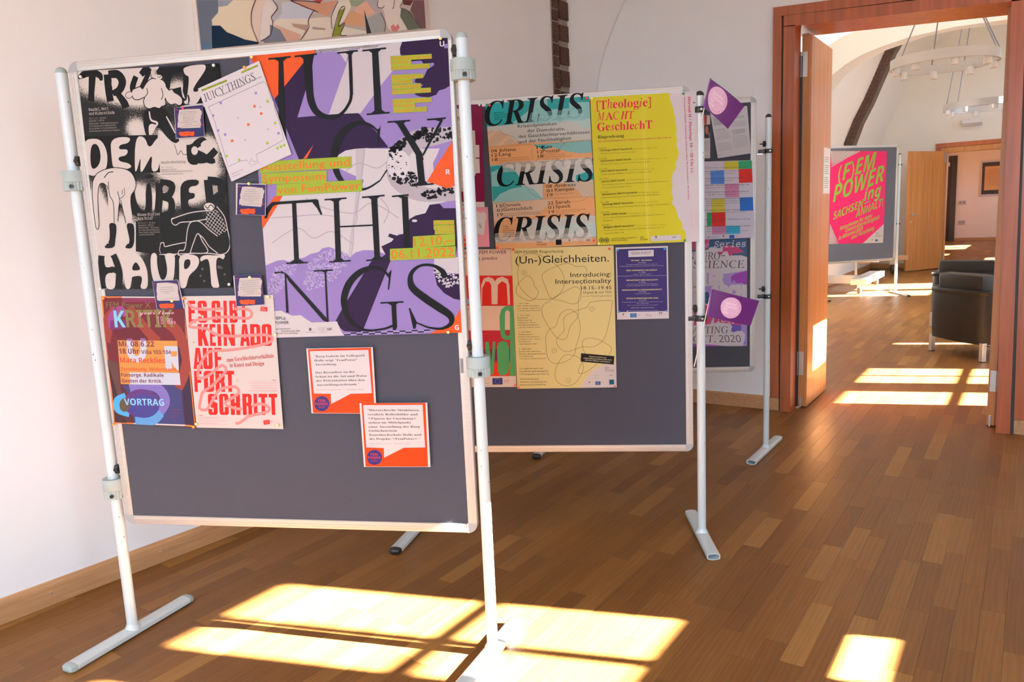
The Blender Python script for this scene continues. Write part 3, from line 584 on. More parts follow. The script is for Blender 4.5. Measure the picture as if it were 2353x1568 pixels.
# worn foot of the middle stand: paint flaked marks
# ------------------------------------------------------------------ posters: outlines and print in tenths of a millimetre on each sheet
POSTERS = [
{"n":"art_poster","l":"black and white drawn art poster with large hand lettering, top left of the nearest pinboard","c":"poster","b":"b1","o":[-1.2324,1.2129],"r":-0.0148,"k":[[0,0],[4614,0],[4799,6726],[43,6771]],"col":"0F0C0A","lift":0,"g":None,"gl":0.45,"e":[["G","0F0C0A","C8BEB6",[[713,6583,850,623,1.2],[1492,6389,623,510,1.1],[2017,6506,680,453,1.3],[2286,5901,850,340,0.9],[3417,5986,340,397,0.8],[3757,4987,283,283,0.2],[3116,4221,907,680,1.5],[4241,4272,340,340,0.9],[1838,4981,397,340,0.9],[184,2434,340,907,1.3],[618,1634,1020,737,1.6],[-233,586,623,680,1.6],[975,672,397,510,0.9],[2383,2728,623,340,0.9],[3541,2894,623,340,0.9],[1612,3062,510,340,0.8],[3614,3599,850,340,1.5],[3724,1917,340,453,0.3]]],["P","CBC1BB",[62,6740,1246,6714,2496,6746,2833,6759,2766,6657,1809,6665,1233,6611,724,6671,87,6669]],["S","0F0C0A",[79,193,227,204,193,79],[40,6572,201,6652,440,6707,667,6674,800,6587,823,6453],0,1],["S","0F0C0A",[249,227,204,227],[536,6642,493,6397,437,6102,399,5854],0,1],["S","0F0C0A",[249,261,238,238],[1051,6622,1048,6316,1045,6019,1066,5819],0,1],["S","0F0C0A",[227,249,261,227,170],[1091,6619,1403,6601,1537,6387,1416,6147,1164,6052],0,1],["Q","CBC1BB",[1194,6480,1332,6487,1375,6371,1303,6252,1192,6184,1150,6310]],["S","0F0C0A",[170,215,249,261],[1285,6105,1432,5898,1528,5744,1568,5603],0,1],["S","0F0C0A",[170,193,170,147],[2017,6506,1864,6171,2010,5966,2482,6625],0,1],["S","0F0C0A",[113,227,170],[2538,6622,2376,6680,2191,6545],0,1],["Q","0F0C0A",[2768,6681,3714,6696,3644,6556,3364,6524,3188,6437,3079,5956,2963,5913,2966,6450,2755,6560]],["S","0F0C0A",[340,283,397],[3317,6089,3391,5743,3592,5536],0,1],["P","0F0C0A",[3661,6724,4799,6726,4773,6007,4771,5474,3650,5558,3528,5980]],["Q","CBC1BB",[3614,6693,4332,6736,4366,6633,4310,6516,3898,6081,3874,5961,3993,5934,4142,6043,4239,6028,3985,5589,3763,5576,3602,5634,3688,5922,3793,6402,3697,6432,3628,6508]],["Q","CBC1BB",[3428,5569,4236,5610,4285,5549,4184,5481,3365,5499]],["Q","0F0C0A",[2190,5561,2925,5571,3044,5121,3316,4512,3084,4448,2828,4684,2585,5044,2320,4708,2150,4716,2088,5168]],["S","CBC1BB",[45,68,45],[2348,5453,2376,5204,2579,5094,2399,4904,2297,4759],0,1],["S","CBC1BB",[34,57,34],[2904,5276,3034,5022,3147,4769],0,1],["Q","CBC1BB",[1827,6099,1977,6165,2122,6196,2199,6128,2278,6221,2393,6337,2513,6404,2683,6418,2899,6347,2986,6230,3000,6146,3089,6043,3176,6073,3248,5971,3379,5890,3479,5787,3480,5640,3373,5572,3239,5629,3098,5612,2969,5717,2924,5817,2919,5621,2785,5579,2695,5524,2531,5567,2357,5532,2224,5608,2185,5759,2238,5879,2109,5837,1936,5821,1832,5901]],["S","0F0C0A",[28],[1827,6099,1977,6165,2122,6196,2199,6128,2278,6221,2393,6337,2513,6404,2683,6418,2899,6347,2986,6230,3000,6146,3089,6043,3176,6073,3248,5971,3379,5890,3479,5787,3480,5640,3373,5572,3239,5629,3098,5612,2969,5717,2924,5817,2919,5621,2785,5579,2695,5524,2531,5567,2357,5532,2224,5608,2185,5759,2238,5879,2109,5837,1936,5821,1832,5901],1,1],["S","0F0C0A",[23],[2238,5879,2353,5996,2342,6144],0,1],["S","0F0C0A",[23],[2790,5775,2862,5919,2828,6117],0,1],["Q","CBC1BB",[2577,6473,2750,6521,2902,6478,2875,6383,2732,6357,2615,6412]],["Q","0F0C0A",[2710,6514,2740,6683,2940,6719,3156,6658,3198,6534,3026,6486,2889,6513]],["S","0F0C0A",[23],[2554,6523,2510,6477,2582,6424,2680,6394],0,1],["S","0F0C0A",[17],[2744,6463,2797,6436,2867,6466],0,1],["Q","CBC1BB",[1650,6045,1824,6075,1835,5926,1686,5875,1611,5963]],["S","0F0C0A",[17],[1835,5926,1686,5875,1598,5949,1650,6045,1824,6075],0,1],["Q","CBC1BB",[3525,5697,3679,5728,3689,5619,3570,5596]],["S","0F0C0A",[45,57,23],[3694,5873,3712,5726,3677,5605],0,1],["Q","CBC1BB",[2280,5109,2585,5044,2320,4708,2252,4711]],["Q","CBC1BB",[2574,4945,2828,4684,3081,4423,3127,4321,3318,4263,3526,4378,3602,4300,3545,4128,3386,4110,3284,4214,3190,4118,3105,4122,3093,4272,2806,4485,2597,4645,2608,4744]],["Q","CBC1BB",[3082,4433,3320,4552,3603,4574,3640,4497,3496,4355,3534,4128,3273,4104,3176,4259,3133,4120,3094,4122]],["S","0F0C0A",[17],[3082,4433,3132,4261,3173,4119,3287,4239,3359,4121,3534,4128],0,1],["P","0F0C0A",[-52,4818,2551,4747,2510,3616,-106,3641]],["Q","C9BFB8",[-20,4704,420,4745,650,4623,769,4272,707,3866,511,3617,-53,3587,-75,4103]],["Q","0F0C0A",[231,4550,428,4582,520,4385,511,4079,365,3854,150,3785,137,4146]],["Q","C9BFB8",[930,4722,1625,4740,1556,4542,1205,4507,1175,4356,1506,4367,1424,4168,1132,4145,1132,4002,1484,3937,1581,3780,903,3705,890,4216]],["Q","C9BFB8",[1784,4722,2105,4728,2217,4311,2546,4697,2794,4636,2688,4340,2524,3894,2428,3645,2200,3654,2320,4205,2063,3862,1914,3665,1824,3643,1915,4172,1713,3673,1638,3676]],["S","0F0C0A",[204,227,204,170,227,261,170],[4457,4213,4156,3977,3817,3941,3554,4103,3807,4391,4039,4479,4168,4374],0,1],["S","0F0C0A",[204,249,249,193,113],[3585,4400,3676,4197,3994,4034,4259,3898,4398,3892],0,1],["S","0F0C0A",[193,227,193],[3585,4400,3594,3951,3813,3902],0,1],["P","C9BFB8",[3856,4214,3847,4175,3827,4139,3800,4112,3767,4095,3732,4090,3698,4098,3669,4117,3647,4147,3635,4184,3634,4224,3643,4264,3663,4299,3690,4326,3723,4343,3758,4348,3792,4340,3821,4320,3843,4291,3855,4254]],["Q","C9BFB8",[3949,4409,4127,4525,4263,4494,4163,4325,3996,4323]],["T","5B544F","WenDo-Workshop",2579,3872,3405,3868,73.7,"m"],["T","6B645F","05 – 10.12.17",2576,3740,2968,3740,39.7,"m"],["T","6B645F","Neuwerk 7, Halle",2568,3670,3074,3670,39.7,"m"],["T","6B645F","Feministische Selbstverteidigung",2567,3609,3614,3599,39.7,"m"],["T","6B645F","und Selbstermächtigung",2564,3538,3285,3526,39.7,"m"],["Q","0F0C0A",[1329,3370,1560,3362,1576,2754,1719,2491,1887,2434,1976,3306,2189,3308,2095,2221,1744,2205,1411,2345,1302,2660]],["P","0F0C0A",[1607,3565,1599,3530,1584,3499,1563,3475,1539,3460,1513,3456,1489,3462,1468,3479,1453,3504,1446,3536,1446,3571,1454,3605,1469,3636,1490,3660,1514,3675,1540,3680,1564,3673,1585,3656,1600,3631,1607,3599]],["P","0F0C0A",[2274,3498,2264,3477,2241,3458,2206,3443,2163,3435,2117,3433,2071,3438,2031,3450,2000,3467,1981,3488,1976,3510,1986,3531,2009,3550,2044,3565,2087,3573,2133,3575,2179,3570,2219,3558,2250,3541,2269,3521]],["S","0F0C0A",[249,249,249],[2445,3288,2394,2830,2273,2268],0,1],["S","0F0C0A",[193,227,204],[2476,3313,2866,3222,2748,2921,2467,2869],0,1],["S","0F0C0A",[193,238,204],[2467,2869,2785,2740,2715,2358,2331,2266],0,1],["P","8F867F",[2716,3100,2708,3066,2692,3035,2669,3011,2641,2996,2613,2992,2585,2998,2561,3015,2544,3040,2534,3072,2534,3107,2542,3141,2558,3172,2581,3196,2609,3211,2637,3215,2665,3209,2688,3192,2706,3167,2715,3135]],["Q","0F0C0A",[3191,3337,3815,3364,3766,3164,3454,3150,3405,2949,3632,2951,3597,2780,3357,2757,3386,2491,3781,2478,3806,2171,3127,2191,3106,2806]],["S","0F0C0A",[261,261,227],[4091,3329,4102,2874,4095,2520],0,1],["S","0F0C0A",[227,249,227],[4090,3319,4526,3212,4515,2810,4143,2721],0,1],["S","0F0C0A",[204,227,249],[4371,2764,4542,2505,4668,2248],0,1],["P","9A918A",[4241,3147,4397,3142,4402,2965,4242,2870]],["Q","C9BFB8",[133,3425,342,3675,770,3812,1177,3796,1511,3681,1648,3369,1589,3114,1362,2916,1409,2085,1172,2065,1052,2771,952,2671,841,2101,558,2109,648,3303,397,3415,243,2902,167,2067,64,1964,2,2177,54,2908]],["S","0F0C0A",[23],[133,3425,342,3675,770,3812,1177,3796,1511,3681,1648,3369,1589,3114,1420,2914],0,1],["S","0F0C0A",[23],[133,3425,66,2908,61,2175,90,1937,196,2066,255,2902,387,3338,615,3278,640,3148],0,1],["S","0F0C0A",[23],[690,3404,680,2991,782,2728,735,2104],0,1],["S","0F0C0A",[23],[973,3085,1005,2773,871,2152],0,1],["S","0F0C0A",[23],[1058,2823,1085,2563,1146,2092],0,1],["S","0F0C0A",[28],[558,3523,723,3670,902,3694],0,1],["S","0F0C0A",[17],[1218,3179,1205,2973,1014,2845],0,1],["S","0F0C0A",[17],[1154,3130,1124,2976],0,1],["Q","0F0C0A",[547,2119,794,2102,798,1892,699,1526,651,1326,292,1313,330,1429,497,1520,549,1846]],["Q","0F0C0A",[1146,2092,1409,2085,1425,1875,1333,1290,1027,1297,1063,1401,1221,1487,1196,1777]],["S","CBC1BB",[23],[339,1402,389,1470,468,1479],0,1],["S","CBC1BB",[23],[1061,1386,1116,1453,1188,1462],0,1],["P","0F0C0A",[2268,2216,4666,2222,4612,-21,2779,5,2690,798,2197,1071,1392,1193,1503,2134]],["S","CBC1BB",[28],[3970,2396,3486,2360,3078,2270,2770,2176],0,1],["S","CBC1BB",[28],[3973,2141,3457,2079,3056,2064,2875,1982,2756,2047,2753,2176,2830,2200],0,1],["S","CBC1BB",[28],[3176,1466,3260,1827,3397,2055,3683,2072,3996,1807,4259,1605],0,1],["S","CBC1BB",[28],[3162,1441,2753,1383,2429,1328,2401,1443,2282,1410,2270,1095,2776,1058],0,1],["S","CBC1BB",[28],[3270,1100,3003,1027,2862,1057,2905,1186,3080,1209,3173,1440],0,1],["S","CBC1BB",[28],[3270,1100,3416,1409,3600,1704,3734,1453,3870,1113,3270,1100],0,1],["S","CBC1BB",[28],[3616,1688,3773,1555,3945,1293,4208,1080],0,1],["S","CBC1BB",[28],[4319,2512,4541,2201,4614,1790,4659,1379,4550,1124,4316,1036,3925,1086],0,1],["P","CBC1BB",[4245,2505,4233,2467,4204,2434,4162,2409,4110,2393,4054,2388,3999,2396,3951,2415,3913,2443,3891,2478,3886,2516,3899,2553,3928,2586,3970,2612,4022,2628,4078,2632,4133,2624,4181,2605,4218,2577,4240,2542]],["S","0F0C0A",[28],[3929,2550,4006,2471,4128,2569,4230,2464],0,1],["S","0F0C0A",[23],[3974,2432,4086,2428],0,1],["H","E0D8D2",[3970,2396,4309,2411,4503,2100,4600,1765,4318,1634,4001,1858,3873,1990],90.7,40,0.12],["H","E0D8D2",[3970,2396,4309,2411,4503,2100,4600,1765,4318,1634,4001,1858,3873,1990],90.7,-50,0.12],["S","0F0C0A",[225,245,235,245],[160,1087,125,812,115,500,141,28],0,1],["S","0F0C0A",[225,225,245,225],[575,1105,687,801,718,445,626,21],0,1],["S","0F0C0A",[196,176,196],[159,566,394,651,637,602],0,1],["P","0F0C0A",[198,1078,480,538,464,1,214,4]],["Q","C9BFB8",[253,1112,478,1125,582,759,350,696,231,743]],["Q","C9BFB8",[219,444,356,540,527,515,577,313,504,0,213,0,182,229]],["Q","C9BFB8",[901,486,1008,795,1241,1100,1395,1149,1574,1005,1729,649,1722,250,1653,-7,1397,-3,1502,387,1128,349,1071,1,873,4]],["Q","0F0C0A",[1142,593,1342,912,1496,675,1452,588]],["Q","0F0C0A",[1130,371,1259,413,1506,423,1511,254,1383,-3,1160,0]],["Q","C9BFB8",[1906,1129,2135,1133,2085,775,2137,377,2221,252,2351,329,2414,680,2366,1120,2751,1111,2713,762,2623,281,2441,40,2147,22,1918,159,1846,603]],["Q","0F0C0A",[2143,1124,2366,1120,2434,768,2414,460,2297,277,2181,332,2109,554]],["Q","C9BFB8",[2883,1087,3463,1052,3588,876,3467,617,3183,425,3091,229,3019,1,2767,-4,2849,585]],["Q","0F0C0A",[3040,887,3235,927,3270,795,3182,644,3006,573]],["Q","C9BFB8",[3598,972,3795,1037,4217,1002,4481,1052,4392,860,4283,949,4163,930,4112,649,4140,213,4190,-6,3890,-11,3911,391,3901,913,3733,895,3605,811]],["S","CBC1BB",[23],[2199,1081,3354,1088,3924,1076,4428,1023],0,1],["T","BDB3AC","Wandel, Wert",281,5570,978,5574,85.0,"m"],["T","BDB3AC","und Widerstände",277,5449,1170,5444,85.0,"m"],["T","9A918A","20.11.17 — 18 Uhr",266,5319,865,5319,45.3,"m"],["T","9A918A","Neuwerk 7, Halle",256,5244,787,5250,45.3,"m"],["T","9A918A","Mediathek — Podiumsdiskussion",246,5168,1255,5153,45.3,"m"],["T","9A918A","mit Katharina Zimmerhackl,",237,5093,1177,5084,45.3,"m"],["T","9A918A","Anja Kaiser, Iris Rodenmayer,",227,5018,1209,5009,45.3,"m"],["T","9A918A","Jonas Hansen und Stella Deppert",217,4942,1297,4931,45.3,"m"],["T","BDB3AC","Whose Stories",1580,2298,2370,2306,85.0,"m"],["T","BDB3AC","Are Told?",1579,2184,2113,2179,85.0,"m"],["T","9A918A","02.12.17 — 18 Uhr",1581,2059,2180,2058,45.3,"m"],["T","9A918A","Neuwerk 7, Halle",1579,1986,2114,1987,45.3,"m"],["T","9A918A","Mediathek — Vortrag",1576,1913,2268,1910,45.3,"m"],["T","9A918A","mit Marlene Pardeller",1573,1840,2300,1837,45.3,"m"],["T","9A918A","über Kunst, Geschlecht",1571,1767,2315,1763,45.3,"m"],["T","9A918A","und Narrationen",1568,1694,2105,1696,45.3,"m"],["T","8A827C","FEM",4168,639,4286,637,49.0,"s"],["T","8A827C","POWER",4173,596,4343,593,44.1,"s"],["P","5F5954",[3684,596,3675,575,3654,563,3631,564,3613,577,3608,597,3617,618,3637,630,3661,629,3679,616]],["P","5F5954",[3601,388,3591,367,3571,355,3548,355,3530,368,3525,389,3534,409,3554,422,3578,421,3596,408]],["P","5F5954",[3713,220,3704,199,3683,187,3660,187,3642,200,3637,221,3646,241,3666,254,3690,253,3708,240]],["P","5F5954",[4425,417,4416,397,4396,385,4373,385,4355,398,4350,419,4359,439,4379,451,4402,451,4420,438]],["S","3a3430",[11],[2451,3135,2174,544],0,0]]},
